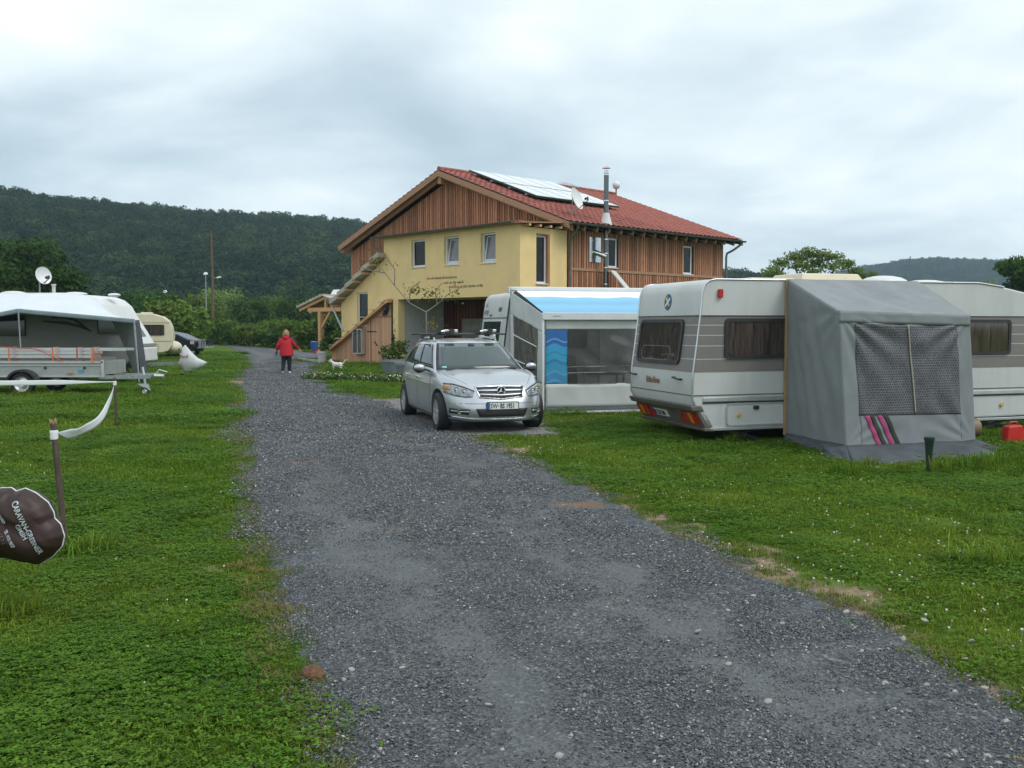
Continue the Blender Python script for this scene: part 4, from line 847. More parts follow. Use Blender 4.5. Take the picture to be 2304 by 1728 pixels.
MB().prism([(.18, .18), (6.7, .18), (6.7, .225), (.18, .225)], ES, -.01, .02).build("skirt_rail", ALU, E_, bevel=.006)
pts = [(a, -.004, b) for a, b in prof[1:12]]; MB().limb(pts, .014, 6).build("edge_trim", ALU, E_, smooth=60)
pts = [(a, 2.104, b) for a, b in prof[1:12]]; MB().limb(pts, .014, 6).build("edge_trim", ALU, E_, smooth=60)
w1 = side_window(ES, .40, 1.62, 1.24, 1.84, E_, fw=.05); w1["label"] = "long side window left of the tent"
for p in ((.47, 1.30), (1.35, 1.30)): MB().prism(rrect(p[0], p[0] + .08, p[1], p[1] + .03, .01), ES, .02, .035).build("window_catch", DARK, w1)
side_window(ES, 3.95, 5.71, 1.26, 1.83, E_, fw=.05)["label"] = "side window right of the tent"
w2 = side_window(ER, .43, 1.92, 1.15, 1.83, E_, r=.1, t=.035, fw=.05); w2["label"] = "rear window with brown acrylic pane"
MB().ring(rrect(.75, 1.75, 1.2, 1.42, .1), rrect(.76, 1.74, 1.21, 1.41, .095), ER, .022, .03).build("pane_rib", mat("grey_rib", (.16, .14, .13), .3), w2)
MB().prism(rrect(.28, .355, 2.14, 2.27, .02), ES, 0, .045).build("marker_light", RED, E_, bevel=.008)
h = MB().ring(rrect(.44, 1.47, .235, .585, .07), rrect(.465, 1.445, .26, .56, .055), ES, 0, .02).build("hatch", ALU, E_)
MB().prism(rrect(.465, 1.445, .26, .56, .055), ES, 0, .012).build("hatch_panel", CARW, h)
MB().prism(rrect(.90, .99, .48, .54, .02), ES, .01, .04).build("lock", DARK, h, bevel=.006); MB().lathe([(.001, -.03), (.03, -.03), (.035, -.012)], (.66, 0, .40), "y", 14).build("gas_cap", mat("yellow_cap", (.5, .35, .08), .4), h, smooth=40)
MB().lathe([(.001, -.03), (.03, -.03), (.035, -.004)], (5.57, 0, .43), "y", 14).build("gas_cap", mat("yellow_cap2", (.5, .35, .08), .4), E_, smooth=40)
# round badge on the rear: blue disc with two small yellow strokes and a white one
bg = MB().prism([(1.06 + .115 * math.cos(2 * math.pi * k / 24), 2.10 + .125 * math.sin(2 * math.pi * k / 24)) for k in range(24)], ER, 0, .008).build("badge", mat("badge_blue", (.03, .12, .22), .4), E_)
MB().prism([(1.14, 2.15), (1.10, 2.19), (.985, 2.05), (1.01, 2.02)], ER, .009, .012).build("badge_mark", mat("badge_yellow", (.6, .45, .1), .4), bg)
MB().prism([(1.0, 2.17), (.975, 2.14), (1.12, 2.02), (1.14, 2.05)], ER, .0095, .0125).build("badge_mark", PLATE, bg)
text("rear_lettering", "Eriba-Nova", .13, lambda x, y: (float(xr_(.84)) - .012, 1.52 - x * .78, .835 + y), mat("orange_brown_letters", (.20, .10, .06), .5), E_, bold=.006, label="brown model lettering low on the rear wall")
for y in (.45, 2.02): MB().limb([ER(y - .12, 0, .93), ER(y - .12, .05, .93), ER(y + .1, .05, .95), ER(y + .1, 0, .95)], .014, 6).build("grab_handle", DARK, E_)
# rear bumper panel with lights and number plate
BX = lambda a, d, b: (float(np.interp(b, [.17, .48, .6], [.165, -.02, -.09])) - d, a, b)
MB().prism([(.0, .20), (2.1, .20), (2.1, .50), (0, .50)], BX, -.12, .03).build("bumper", BUMP, E_, bevel=.015)
MB().prism([(-.02, .47), (2.12, .47), (2.12, .56), (-.02, .56)], BX, -.1, .10).build("bumper_lip", BUMP, E_, bevel=.02)
MB().prism([(-.02, .17), (2.12, .17), (2.12, .22), (-.02, .22)], BX, -.1, .07).build("bumper_lip", BUMP, E_, bevel=.015)
def lights(a0, s):
    l = MB().prism([(a0, .27), (a0 + s * .42, .27), (a0 + s * .42, .44), (a0, .44)], BX, .025, .06).build("tail_light", RED, E_, bevel=.008)
    MB().prism([(a0 + s * .12, .275), (a0 + s * .22, .275), (a0 + s * .22, .435), (a0 + s * .12, .435)], BX, .058, .066).build("indicator", mat("amber", (.75, .22, .02), .25), l)
    MB().prism([(a0 + s * .28, .275), (a0 + s * .31, .275), (a0 + s * .31, .435), (a0 + s * .28, .435)], BX, .058, .064).build("divider", BUMP, l)
    MB().prism([(a0 + s * .56, .27), (a0 + s * .43, .27), (a0 + s * .45, .43)], BX, .03, .05).build("reflector", RED, l)
lights(.06, 1); lights(2.06, -1)
pl = MB().prism([(1.02, .30), (1.50, .30), (1.50, .41), (1.02, .41)], BX, .031, .045).build("number_plate", PLATE, E_)
MB().prism([(1.455, .302), (1.498, .302), (1.498, .408), (1.455, .408)], BX, .046, .049).build("plate_band", BLUEP, pl)
text("plate_characters", "KT:ZR 286", .105, lambda x, y: BX(1.445 - x * .72, .05, .32 + y * .95), INK, pl, bold=.004)
# roof fittings
MB().hexa([(2.05, .5, 2.42), (3.25, .5, 2.42), (3.25, 1.4, 2.42), (2.05, 1.4, 2.42)], [(2.1, .55, 2.56), (3.15, .55, 2.56), (3.15, 1.35, 2.56), (2.1, 1.35, 2.56)]).build("roof_vent", CREAM, E_, bevel=.02)
MB().bx(1.2, 2.0, .6, 1.2, 2.42, 2.48).build("roof_vent", CREAM, E_, bevel=.02)
MB().ell((4.0, 1.0, 2.44), (.42, .35, .13), 16, 8).build("roof_dome", WHITE, E_, smooth=60); MB().ell((4.85, 1.0, 2.42), (.42, .35, .09), 16, 8).build("roof_dome", WHITE, E_, smooth=60)
# undercarriage
MB().bx(.3, 6.6, .25, 1.85, .13, .22).build("floor", mat("underfloor", (.03, .028, .025), .9), E_)
for a in (.5, 5.9):
    for y in (.2, 1.9): MB().bar((a, y, .18), (a + (.7 if a < 1 else -.7), y - .05, -.02), .05, .05).bar((a + .62 if a < 1 else a - .62, y, .18), (a + .25 if a < 1 else a - .25, y, .07), .035, .035).build("corner_jack", DARK, E_)
for y in (.18, 1.92): wheel(E_, (3.3, y, .29), .30, .18, side=-1 if y < 1 else 1)
# --- grey tent on that caravan
TEN = mat("grey_canvas", (.212, .232, .244), .85, var=.10, scale=2.5, bump=.15, bscale=120, dirt=.25, dirtcol=(.14, .155, .16))
TEN2 = mat("dark_skirt", (.065, .077, .09), .7, var=.2, scale=3)
t = thing("awning_tent", "grey canvas porch tent with mesh window and two pink stripes", "tent", (2.75, 14.0, 0), 17.7)
D_ = -1.5
TL, TR = (1.27, D_, 1.93), (3.47, D_ - .0, 1.87); BLc, BRc = (1.44, D_ + .0, .05), (3.64, D_, .03); WL, WR = (1.45, -.02, 2.43), (3.82, -.02, 2.43); WLb, WRb = (1.47, -.03, .08), (3.75, -.03, .08)
front = cloth(BLc, BRc, TR, TL, .028, 1, fx=2.2, fy=1.5, pull=[(0, 1, .045), (1, 1, .03), (0, 0, .02), (1, 0, .02)])
mb = MB(); U0, U1, V0, V1 = .115, .885, .245, .915
mb.grid(front, 10, 60, 0, U0, 0, 1).grid(front, 10, 60, U1, 1, 0, 1).grid(front, 50, 20, U0, U1, 0, V0).grid(front, 50, 8, U0, U1, V1, 1)
solid(mb.build("front_wall", TEN, t, smooth=180))
MESH = bpy.data.materials.new("mesh_window"); MESH.use_nodes = True
def mesh_window():
    n_ = MESH.node_tree; l = n_.links.new; p = n_.nodes["Principled BSDF"]; p.inputs["Roughness"].default_value = .45
    tc = NN(n_, "ShaderNodeTexCoord"); mp = NN(n_, "ShaderNodeMapping"); mp.inputs["Scale"].default_value = (1, 1, 1); l(tc.outputs["Object"], mp.inputs[0])
    br = NN(n_, "ShaderNodeTexBrick"); br.inputs["Color1"].default_value = (.045, .042, .055, 1); br.inputs["Color2"].default_value = (.075, .068, .08, 1); br.inputs["Mortar"].default_value = (.17, .18, .20, 1)
    br.inputs["Scale"].default_value = 1; br.inputs["Mortar Size"].default_value = .010; br.inputs["Mortar Smooth"].default_value = .6; br.inputs["Brick Width"].default_value = .04; br.inputs["Row Height"].default_value = .036
    sx = NN(n_, "ShaderNodeSeparateXYZ"); l(mp.outputs[0], sx.inputs[0]); cb_ = NN(n_, "ShaderNodeCombineXYZ"); l(sx.outputs[0], cb_.inputs[0]); l(sx.outputs[2], cb_.inputs[1]); l(cb_.outputs[0], br.inputs["Vector"])
    n = NN(n_, "ShaderNodeTexNoise", i_Scale=60.0, i_Detail=3.0); l(tc.outputs["Object"], n.inputs["Vector"]); r_ = ramp(n_, [(.4, .5), (.6, 1.0)]); l(n.outputs[0], r_.inputs[0])
    mx_ = NN(n_, "ShaderNodeMix", data_type="RGBA", blend_type="MULTIPLY"); mx_.inputs[0].default_value = 1; l(br.outputs[0], mx_.inputs[6]); l(r_.outputs[0], mx_.inputs[7]); l(mx_.outputs[2], p.inputs["Base Color"])
mesh_window()
solid(MB().grid(lambda u, v: front(u, v, .004), 50, 40, U0 - .005, U1 + .005, V0 - .005, V1 + .005).build("mesh_window", MESH, t, smooth=180))
solid(MB().grid(lambda u, v: front(.505 + (1 - v) * .03 + (u - .5) * .010, V0 + (V1 - V0) * v, .018), 2, 24).build("window_seam", mat("pale_seam", (.30, .28, .22), .8), t, smooth=180))
PINK = mat("pink_print", (.36, .05, .15), .8); GRN = mat("dark_green_print", (.035, .045, .035), .8)
for u0, m in ((.145, PINK), (.185, GRN), (.245, PINK), (.29, GRN)):
    solid(MB().grid(lambda u, v: front(u0 + .035 * u + (1 - v) * .085, .015 + .225 * v, .008), 3, 16).build("printed_stripe", m, t, smooth=180), .003)
lw = cloth(WLb, BLc, TL, WL, .05, 4, fx=1.5, fy=1.5, pull=[(1, 1, .035), (0, .8, .01)]); solid(MB().grid(lw, 30, 40).build("side_wall", TEN, t, smooth=180))
rw = cloth(BRc, WRb, WR, TR, .03, 5); solid(MB().grid(rw, 20, 30).build("side_wall", TEN, t, smooth=180))
rf = cloth(TL, TR, WR, WL, .03, 6, sag=.07, fx=2.5); solid(MB().grid(rf, 40, 30).build("roof", TEN, t, smooth=180))
vf = cloth((TL[0], TL[1] - .012, TL[2] - .15), (TR[0], TR[1] - .012, TR[2] - .14), (TR[0], TR[1] - .012, TR[2] + .012), (TL[0], TL[1] - .012, TL[2] + .012), .012, 9, fx=6); solid(MB().grid(vf, 50, 4).build("valance", TEN, t, smooth=180))
MB().bar((1.44, -.035, .08), (1.435, -.035, 2.42), .045, .02, (0, 1, 0)).build("edge_tape", mat("tan_tape", (.36, .24, .13), .8), t)
def skirt(a, b, c, d, seed): solid(MB().grid(cloth(a, b, c, d, .075, seed, fx=2.6), 34, 8).build("mud_skirt", TEN2, t, smooth=180))
skirt((1.05, D_ - .72, -.085), (3.98, D_ - .68, -.085), (3.66, D_ + .01, .10), (1.42, D_ + .01, .10), 2)
skirt((1.36, -.1, -.01), (1.02, D_ - .70, -.085), (1.43, D_, .10), (1.46, -.03, .10), 3); skirt((3.98, D_ - .68, -.085), (3.95, -.1, -.02), (3.76, -.03, .1), (3.65, D_, .10), 8)
for a, y in ((1.46, D_ + .05), (3.60, D_ + .05)): MB().limb([(a, y, 0), (a - .14, y, 1.85)], .012, 6).build("pole", ZINC, t)
# green tapered post in front of the tent, things under the nose of the caravan
t = thing("green_cone_post", "dark green tapered post standing before the grey tent", "post", (5.16, 11.75, -.09)); MB().lathe([(.025, 0), (.03, .1), (.055, .40), (.062, .41), (.062, .45), (.045, .45), (.001, .43)], n=16).build("post", mat("dark_green", (.02, .045, .035), .5), t, smooth=40)
t = thing("fuel_can", "red jerry can on the grass beneath the caravan nose", "can", (7.27, 13.95, 0), 12); t.scale = (.75, .75, .75); MB().hexa([(0, 0, 0), (.40, 0, 0), (.40, .2, 0), (0, .2, 0)], [(.03, 0, .34), (.36, 0, .36), (.36, .2, .36), (.03, .2, .34)]).build("body", mat("red_can", (.50, .025, .02), .35), t, bevel=.03); MB().limb([(.1, .1, .35), (.13, .1, .42), (.28, .1, .42), (.32, .1, .36)], .015, 6).build("handle", RED, t)
t = thing("water_barrel", "brown rolling water barrel lying under the striped caravan", "barrel", (6.75, 14.6, .0), 14); MB().lathe([(.001, 0), (.12, 0), (.15, .03), (.15, .42), (.12, .45), (.001, .45)], (0, 0, .16), "x", 18).build("body", mat("brown_barrel", (.19, .13, .08), .5), t, smooth=40); MB().lathe([(.03, .1), (.035, .12)], (.2, 0, .2), n=10).build("cap", DARK, t)
t = thing("washing_bowl", "white bowl standing behind the brown barrel", "bowl", (6.85, 15.05, 0)); MB().lathe([(.12, 0), (.2, .16), (.22, .17), (.19, .15), (.1, .02), (.001, .02)], n=18).build("bowl", WHITE, t, smooth=40)

# --- caravan with the blue awning
G_ = thing("caravan", "white caravan behind the silver car, with the blue wave awning", "caravan", (-.05, 21.3, 0), 13.7)
prof = [(.28, .25), (.10, .40), (-.20, .75), (-.14, 1.2), (-.06, 1.85), (.0, 2.3), (.05, 2.42), (.16, 2.48), (6.2, 2.48), (6.5, 2.3), (6.9, 1.3), (6.8, .4)]
shell("body", prof, 0, 2.65, CARW, G_, .05)
xa = lambda z: np.interp(z, [.25, .4, .75, 1.2, 1.85, 2.3, 2.42], [.28, .10, -.2, -.14, -.06, 0, .05]); AR = lambda a, d, b: (float(xa(b)) - d, a, b)
side_window(AR, .42, 2.38, .86, 1.85, G_, r=.05, frame=WHITE, pane=TINTED, fw=.03)["label"] = "rear window mirroring the sky"
MB().hexa([AR(.03, 0, 1.89), AR(.03, .01, 1.89), AR(2.6, .01, 1.89), AR(2.6, 0, 1.89)], [AR(.03, 0, 1.91), AR(.03, .01, 1.91), AR(2.6, .01, 1.91), AR(2.6, 0, 1.91)]).build("rear_trim", DARK, G_)
MB().prism(rrect(1.62, 1.83, 1.95, 1.99, .015), AR, 0, .02).build("brake_light", RED, G_)
text("rear_lettering", "prestige", .20, lambda x, y: AR(2.50 - x * .72, .006, 2.0 + y), mat("grey_letters", (.16, .17, .18), .5), G_, shear=.3, bold=.004, label="grey script with a winged mark on the rear")
MB().prism([(2.42, 2.17), (2.28, 2.24), (2.18, 2.32), (2.24, 2.2), (2.12, 2.19)], AR, .001, .006).build("wing_mark", mat("grey_mark", (.16, .17, .18), .5), G_)
text("rear_lettering", "HOBBY", .13, lambda x, y: AR(.98 - x * .8, .006, 2.05 + y), mat("dark_letters", (.08, .08, .09), .5), G_, shear=.2, bold=.006, label="small dark maker lettering")
pts = [(a, -.004, b) for a, b in prof[1:8]]; MB().limb(pts, .016, 6).build("edge_trim", DARK, G_, smooth=60)
MB().prism(rrect(.06, .13, 2.04, 2.16, .02), lambda a, d, b: (a - .02, -d, b), 0, .03).build("marker_light", mat("brown_light", (.14, .05, .03), .3), G_)
MB().ell((2.2, 1.3, 2.5), (.35, .3, .08), 14, 6).build("roof_dome", WHITE, G_, smooth=60)
side_window(ES, 1.0, 1.8, 1.2, 1.8, G_); side_window(ES, 3.2, 4.6, 1.2, 1.8, G_)
MB().prism([(2.1, .35), (2.75, .35), (2.75, 2.1), (2.1, 2.1)], ES, 0, .03).build("door", WHITE, G_)
for y in (.3, 2.35): wheel(G_, (3.6, y, .30), .31, .18, side=-1 if y < 1 else 1)
for y in (.25, 2.4): MB().bar((.5, y, .35), (.95, y, 0), .05, .05).build("corner_jack", DARK, G_)
# awning
BLUE = bpy.data.materials.new("wave_print"); BLUE.use_nodes = True
def wave_print():
    n_ = BLUE.node_tree; l = n_.links.new; p = n_.nodes["Principled BSDF"]; p.inputs["Roughness"].default_value = .55
    tc = NN(n_, "ShaderNodeUVMap"); sx = NN(n_, "ShaderNodeSeparateXYZ"); l(tc.outputs[0], sx.inputs[0])
    wv = NN(n_, "ShaderNodeMath", operation="MULTIPLY"); l(sx.outputs[0], wv.inputs[0]); wv.inputs[1].default_value = 26
    sn = NN(n_, "ShaderNodeMath", operation="SINE"); l(wv.outputs[0], sn.inputs[0])
    ad = NN(n_, "ShaderNodeMath", operation="MULTIPLY_ADD"); l(sn.outputs[0], ad.inputs[0]); ad.inputs[1].default_value = .018; l(sx.outputs[1], ad.inputs[2])
    cr_ = ramp(n_, [(0, (.13, .36, .56)), (.30, (.19, .46, .66)), (.45, (.15, .39, .59)), (.66, (.20, .48, .68)), (.712, (.18, .44, .63)), (.715, (.76, .80, .82))]); l(ad.outputs[0], cr_.inputs[0]); l(cr_.outputs[0], p.inputs["Base Color"])
    n = NN(n_, "ShaderNodeTexNoise", i_Scale=3.0, i_Detail=3.0)
wave_print()
t = thing("awning", "white roll out awning with blue wave roof beside the silver car", "awning", (-.05, 21.3, 0), 13.7)
def uvgrid(fn, nu, nv):
    mb = MB().grid(fn, nu, nv); o = mb.build("roof_sheet", BLUE, t, smooth=180, recalc=False); uv = o.data.uv_layers.new(name="UVMap")
    for lp in o.data.loops: i = lp.vertex_index; uv.data[lp.index].uv = ((i % (nu + 1)) / nu, (i // (nu + 1)) / nv)
    return o
RL, RR = (.1, -2.5, 1.97), (3.6, -2.5, 1.97); QL, QR = (.12, -.12, 2.5), (3.6, -.12, 2.5)
uvgrid(cloth(RL, RR, QR, QL, .012, 3, sag=.02), 60, 20)
MB().bx(-.02, 3.7, -.16, 0, 2.49, 2.58).build("cassette", WHITE, t, bevel=.02); MB().bx(-.06, -.02, -.15, 0, 2.44, 2.58).build("end_cap", WHITE, t, bevel=.01)
MB().prism(rrect(.04, 3.65, 1.84, 1.985, .04), PF, 2.47, 2.58).build("lead_rail", WHITE, t, bevel=.01)
text("rail_lettering", "omnistor", .045, lambda x, y: (.25 + x, -2.583, 1.90 + y), INK, t)
LGC = mat("pale_awning_canvas", (.50, .53, .52), .75, var=.05, scale=2); FLM = clearmat("shade_tinted_film", (.07, .07, .065), .85, .14)  # film tinted dark: the shade inside the awning is put into its colour
fr = cloth((.13, -2.5, .09), (3.6, -2.5, .09), (3.6, -2.5, 1.86), (.13, -2.5, 1.86), .03, 12, fx=3, fy=2)
mb = MB().grid(fr, 60, 6, 0, 1, 0, .27).grid(fr, 60, 6, 0, 1, .88, 1).grid(fr, 3, 20, .88, 1, .27, .88); solid(mb.build("front_wall", LGC, t, smooth=180))
def curvy():
    m = mat("wave_curtain", (.04, .19, .40), .6); n_ = m.node_tree; l = n_.links.new; p = n_.nodes["Principled BSDF"]
    tc = NN(n_, "ShaderNodeTexCoord"); sx = NN(n_, "ShaderNodeSeparateXYZ"); l(tc.outputs["Object"], sx.inputs[0])
    a = NN(n_, "ShaderNodeMath", operation="MULTIPLY"); l(sx.outputs[0], a.inputs[0]); a.inputs[1].default_value = 15
    s = NN(n_, "ShaderNodeMath", operation="SINE"); l(a.outputs[0], s.inputs[0]); b = NN(n_, "ShaderNodeMath", operation="MULTIPLY_ADD"); l(s.outputs[0], b.inputs[0]); b.inputs[1].default_value = .035; l(sx.outputs[2], b.inputs[2])
    c = NN(n_, "ShaderNodeMath", operation="SUBTRACT"); l(b.outputs[0], c.inputs[0]); c.inputs[1].default_value = .55
    BLs = [(0, (.05, .22, .48)), (.08, (.14, .36, .55)), (.09, (.05, .25, .50)), (.22, (.05, .27, .50)), (.23, (.17, .42, .58)), (.25, (.05, .30, .50)), (.40, (.04, .28, .50)), (.47, (.03, .16, .30)), (.485, (.04, .30, .52)), (.60, (.04, .32, .52)), (.62, (.03, .16, .33)), (.635, (.04, .30, .54)), (.78, (.05, .30, .56)), (.80, (.03, .13, .36)), (.86, (.03, .12, .36)), (.88, (.18, .42, .60)), (.905, (.03, .13, .38)), (.99, (.03, .14, .38))]
    r_ = ramp(n_, [(p_ / 1.0, c_) for p_, c_ in BLs]); l(c.outputs[0], r_.inputs[0]); l(r_.outputs[0], p.inputs["Base Color"]); return m
solid(MB().grid(lambda u, v: fr(u, v, -.01), 12, 30, 0, .13, .27, .88).build("wave_panel", curvy(), t, smooth=180))
film = cloth((.58, -2.51, .56), (3.2, -2.51, .56), (3.2, -2.51, 1.66), (.58, -2.51, 1.66), .10, 33, fx=1.3, fy=3.5)
MB().grid(film, 50, 30).build("clear_window", FLM, t, smooth=180)
for z in (.78, .90): MB().limb([(.6, -2.44, z), (3.3, -2.44, z + .02)], .012, 6).build("cross_bar", ALU, t)
sw = cloth((-.02, -.02, .1), (.12, -2.48, .08), (.12, -2.48, 1.93), (0, -.08, 2.48), .04, 21)
mb = MB().grid(sw, 24, 8, 0, 1, 0, .25).grid(sw, 24, 14, 0, 1, .80, 1).grid(sw, 4, 16, 0, .12, .25, .80).grid(sw, 5, 16, .8, 1, .25, .80); solid(mb.build("side_wall", LGC, t, smooth=180))
MB().grid(lambda u, v: sw(u, v, -.01), 14, 14, .12, .8, .25, .8).build("clear_window", FLM, t, smooth=180)
for z in (.72, .88, 1.34): MB().limb([sw(.12, (z - .1) / 2.0, .02), sw(.8, (z - .1) / 2.0, .02)], .012, 6).build("cross_bar", ALU, t)
for x in (.06, 2.9): MB().limb([(x, -2.54, .0), (x, -2.54, 1.86)], .022, 8).build("pole", PLATE, t, smooth=60)
mb = MB().grid(cloth((.1, -2.56, .0), (3.6, -2.56, .0), (3.6, -2.52, .10), (.1, -2.52, .10), .02, 5, fx=8), 60, 3); solid(mb.build("mud_skirt", TEN2, t, smooth=180))
o = MB().bx(-.05, 3.7, -2.85, -.1, 0.012, .03).build("ground_mat", mat("pale_mat", (.45, .46, .46), .8)); tag(o, "pale groundsheet showing under the blue awning", "groundsheet"); o.location = (-.05, 21.3, 0); o.rotation_euler = (0, 0, R(13.7))
# back and contents of the awning, seen dimly through the film
t2 = thing("camping_chair", "dark folding chair inside the blue awning", "chair", (1.2, 20.2, .03), 10)
MB().bx(-.25, .25, -.22, .22, .40, .44).build("seat", DARK, t2); MB().hexa([(-.25, .2, .44), (.25, .2, .44), (.25, .24, .44), (-.25, .24, .44)], [(-.25, .42, 1.05), (.25, .42, 1.05), (.25, .46, 1.05), (-.25, .46, 1.05)]).build("backrest", DARK, t2)
for x in (-.24, .24):
    MB().bar((x, -.2, .0), (x, .22, .46), .03, .03).build("leg", ALU, t2); MB().bar((x, .24, .0), (x, -.22, .44), .03, .03).build("leg", ALU, t2)
t2 = thing("camping_table", "small folding table inside the blue awning", "table", (1.95, 20.3, .03), 10); MB().bx(-.4, .4, -.3, .3, .66, .70).build("table_top", mat("table_grey", (.3, .3, .3), .6), t2)
for x in (-.36, .36):
    for y in (-.26, .26): MB().bar((x, y, 0), (x, y, .66), .03, .03).build("leg", ALU, t2)

# --- caravan with canopy on the left
CVL = thing("caravan", "long pale caravan with open grey canopy behind the trailer", "caravan", (-11.2, 30, 0), 0)
prof = [(-6.6, .45), (-6.9, 1.2), (-6.7, 2.5), (-6.4, 2.70), (-2.7, 2.70), (-2.15, 2.65), (-1.85, 2.54), (-1.62, 2.34), (-1.42, 1.98), (-1.12, 1.50), (-.90, 1.12), (-.80, .85), (-.82, .62), (-1.0, .48)]
LGR = mat("canopy_shade_grey", (.20, .205, .20), .5, var=.06)  # whitish side painted grey: the canopy's shade is put into its colour
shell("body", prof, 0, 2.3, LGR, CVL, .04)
side_window(ES, -6.2, -4.03, 1.38, 2.04, CVL, r=.04, pane=TINTED)["label"] = "large dark side window"; side_window(ES, -1.79, -1.08, 1.45, 1.98, CVL, r=.04, pane=TINTED)["label"] = "small dark side window"
DEC = mat("swoosh_print", (.03, .035, .045), .5)
def sw_(pts_t, pts_b): MB().prism(pts_t + pts_b[::-1], ES, .001, .005).build("swoosh_decal", DEC, CVL)
sw_([(-3.55, 1.87), (-3.1, 1.86), (-2.7, 1.84), (-2.35, 1.74), (-2.05, 1.60)], [(-3.45, 1.82), (-3.1, 1.78), (-2.75, 1.74), (-2.4, 1.66), (-2.1, 1.56)])
sw_([(-3.25, 2.0), (-3.0, 2.02), (-2.75, 2.0), (-2.55, 1.93)], [(-3.2, 1.95), (-3.0, 1.95), (-2.8, 1.93), (-2.6, 1.88)]); sw_([(-3.0, 2.15), (-2.7, 2.05), (-2.35, 1.85), (-1.98, 1.55)], [(-2.98, 2.12), (-2.75, 2.0), (-2.4, 1.79), (-2.0, 1.50)]); 
mb = MB()
for a, b in zip(prof[4:13], prof[5:14]): mb.hexa([(a[0], -.004, a[1]), (a[0] + .012, -.004, a[1] + .012), (a[0] + .012, 2.304, a[1] + .012), (a[0], 2.304, a[1])], [(b[0], -.004, b[1]), (b[0] + .012, -.004, b[1] + .012), (b[0] + .012, 2.304, b[1] + .012), (b[0], 2.304, b[1])])
mb.build("front_panel", WHITE, CVL, smooth=50)  # strip in the caravan's unshaded white laid over the darkened body
MB().prism(rrect(.35, 1.95, 1.35, 1.85, .05), lambda a, d, b: (float(np.interp(b, [1.12, 1.5, 1.98], [-.90, -1.12, -1.42])) + d, a, b), 0, .03).build("front_window", TINTED, CVL)
MB().hexa([(-1.0, .1, .55), (-.72, .1, .55), (-.72, 2.2, .55), (-1.0, 2.2, .55)], [(-1.0, .1, 1.0), (-.76, .1, 1.0), (-.76, 2.2, 1.0), (-1.0, 2.2, 1.0)]).build("front_locker", WHITE, CVL, bevel=.04)
MB().bx(-6.5, -1.0, .05, 2.25, .34, .45).build("floor", DARK, CVL)
MB().prism([(-1.15, 1.02), (-.8, 1.02), (-.83, 1.12), (-1.1, 1.12)], lambda a, d, b: (a, d, b), -.01, 2.31).build("front_trim", GREYB, CVL)
for y in (.2, 2.1): wheel(CVL, (-3.6, y, .33), .33, .2, side=-1 if y < 1 else 1)
MB().bar((-1.1, 1.15, .44), (.75, 1.15, .50), .12, .10).build("drawbar", ZINC, CVL); MB().limb([(.45, 1.15, .45), (.45, 1.15, .05)], .025, 8).build("jockey_post", ZINC, CVL); MB().lathe([(.001, -.03), (.08, -.03), (.08, .03), (.001, .03)], (.45, 1.15, .08), "y", 16).build("jockey_wheel", BLACK, CVL)
for x in (-1.0, -5.8): MB().bar((x, .2, .36), (x + .3, .2, 0), .05, .05).build("corner_jack", DARK, CVL)
MB().ell((-4.9, 1.0, 2.74), (.42, .3, .09), 14, 6).build("roof_dome", WHITE, CVL, smooth=60); MB().ell((-2.9, 1.0, 2.73), (.38, .3, .07), 14, 6).build("roof_dome", WHITE, CVL, smooth=60); MB().ell((-1.65, 1.0, 2.70), (.2, .2, .06), 14, 6).build("roof_dome", WHITE, CVL, smooth=60)
MB().lathe([(.055, 2.7), (.055, 3.0), (.075, 3.0), (.075, 3.05), (.001, 3.05)], (-3.6, 1.0, 0)).build("roof_flue", WHITE, CVL, smooth=40)
for k, x in enumerate((-3.55, -2.4)): MB().limb([(x, 0, 1.6), (x, -.02, 1.6)], .01, 5).build("clip", DARK, CVL)
dl = dish("satellite_dish", "white dish on the roof of the long pale caravan", (-15.2, 30.9, 2.7), 62, .28, 10, .72)
# canopy
CAN = mat("pale_canopy", (.58, .63, .67), .7, var=.05, scale=2); t = thing("canopy", "pale cloth sun canopy over the long caravan's side", "awning", (-11.2, 30, 0), 0)
cpx = [(-6.3, 2.72), (-2.7, 2.73), (-2.15, 2.68), (-1.85, 2.57), (-1.62, 2.37), (-1.42, 2.0), (-1.12, 1.52)]; L_ = [0.0]
for a, b in zip(cpx, cpx[1:]): L_.append(L_[-1] + math.hypot(a[0] - b[0], a[1] - b[1]))
cur = lambda u: (float(np.interp(u * L_[-1], L_, [p[0] for p in cpx])), float(np.interp(u * L_[-1], L_, [p[1] for p in cpx])))
fxs = [(-6.3, 1.95), (-3.6, 2.09), (-3.07, 2.20), (-2.8, 2.17), (.27, 1.90)]
fro = lambda u: (float(-6.3 + u * 6.57), float(np.interp(-6.3 + u * 6.57, [p[0] for p in fxs], [p[1] for p in fxs])))
def can(u, v):
    a, b = cur(u * .93), fro(u); e = 1 - (1 - v) ** 1.25; return (a[0] + (b[0] - a[0]) * v, -.01 - 2.29 * v, a[1] + (b[1] - a[1]) * (v ** 1.15) + .012 * mnoise.noise(Vector((u * 14, v * 4, 2))))
solid(MB().grid(can, 60, 16).build("roof_sheet", CAN, t, smooth=180), .008)
solid(MB().grid(lambda u, v: (fro(u)[0], -2.31 - .01 * math.sin(u * 60), fro(u)[1] + .01 - .13 * v), 60, 3).build("valance", mat("grey_valance", (.20, .25, .27), .7), t, smooth=180), .006)
MB().limb([(-3.07, -2.3, 2.2), (-3.0, -2.3, 0)], .022, 8).build("pole", ZINC, t, smooth=60); MB().limb([(.27, -2.3, 1.9), (.38, -2.3, 0)], .03, 8).build("pole", ZINC, t, smooth=60)
e0 = cur(.93); gf = mat("grey_fabric", (.20, .22, .23), .8)
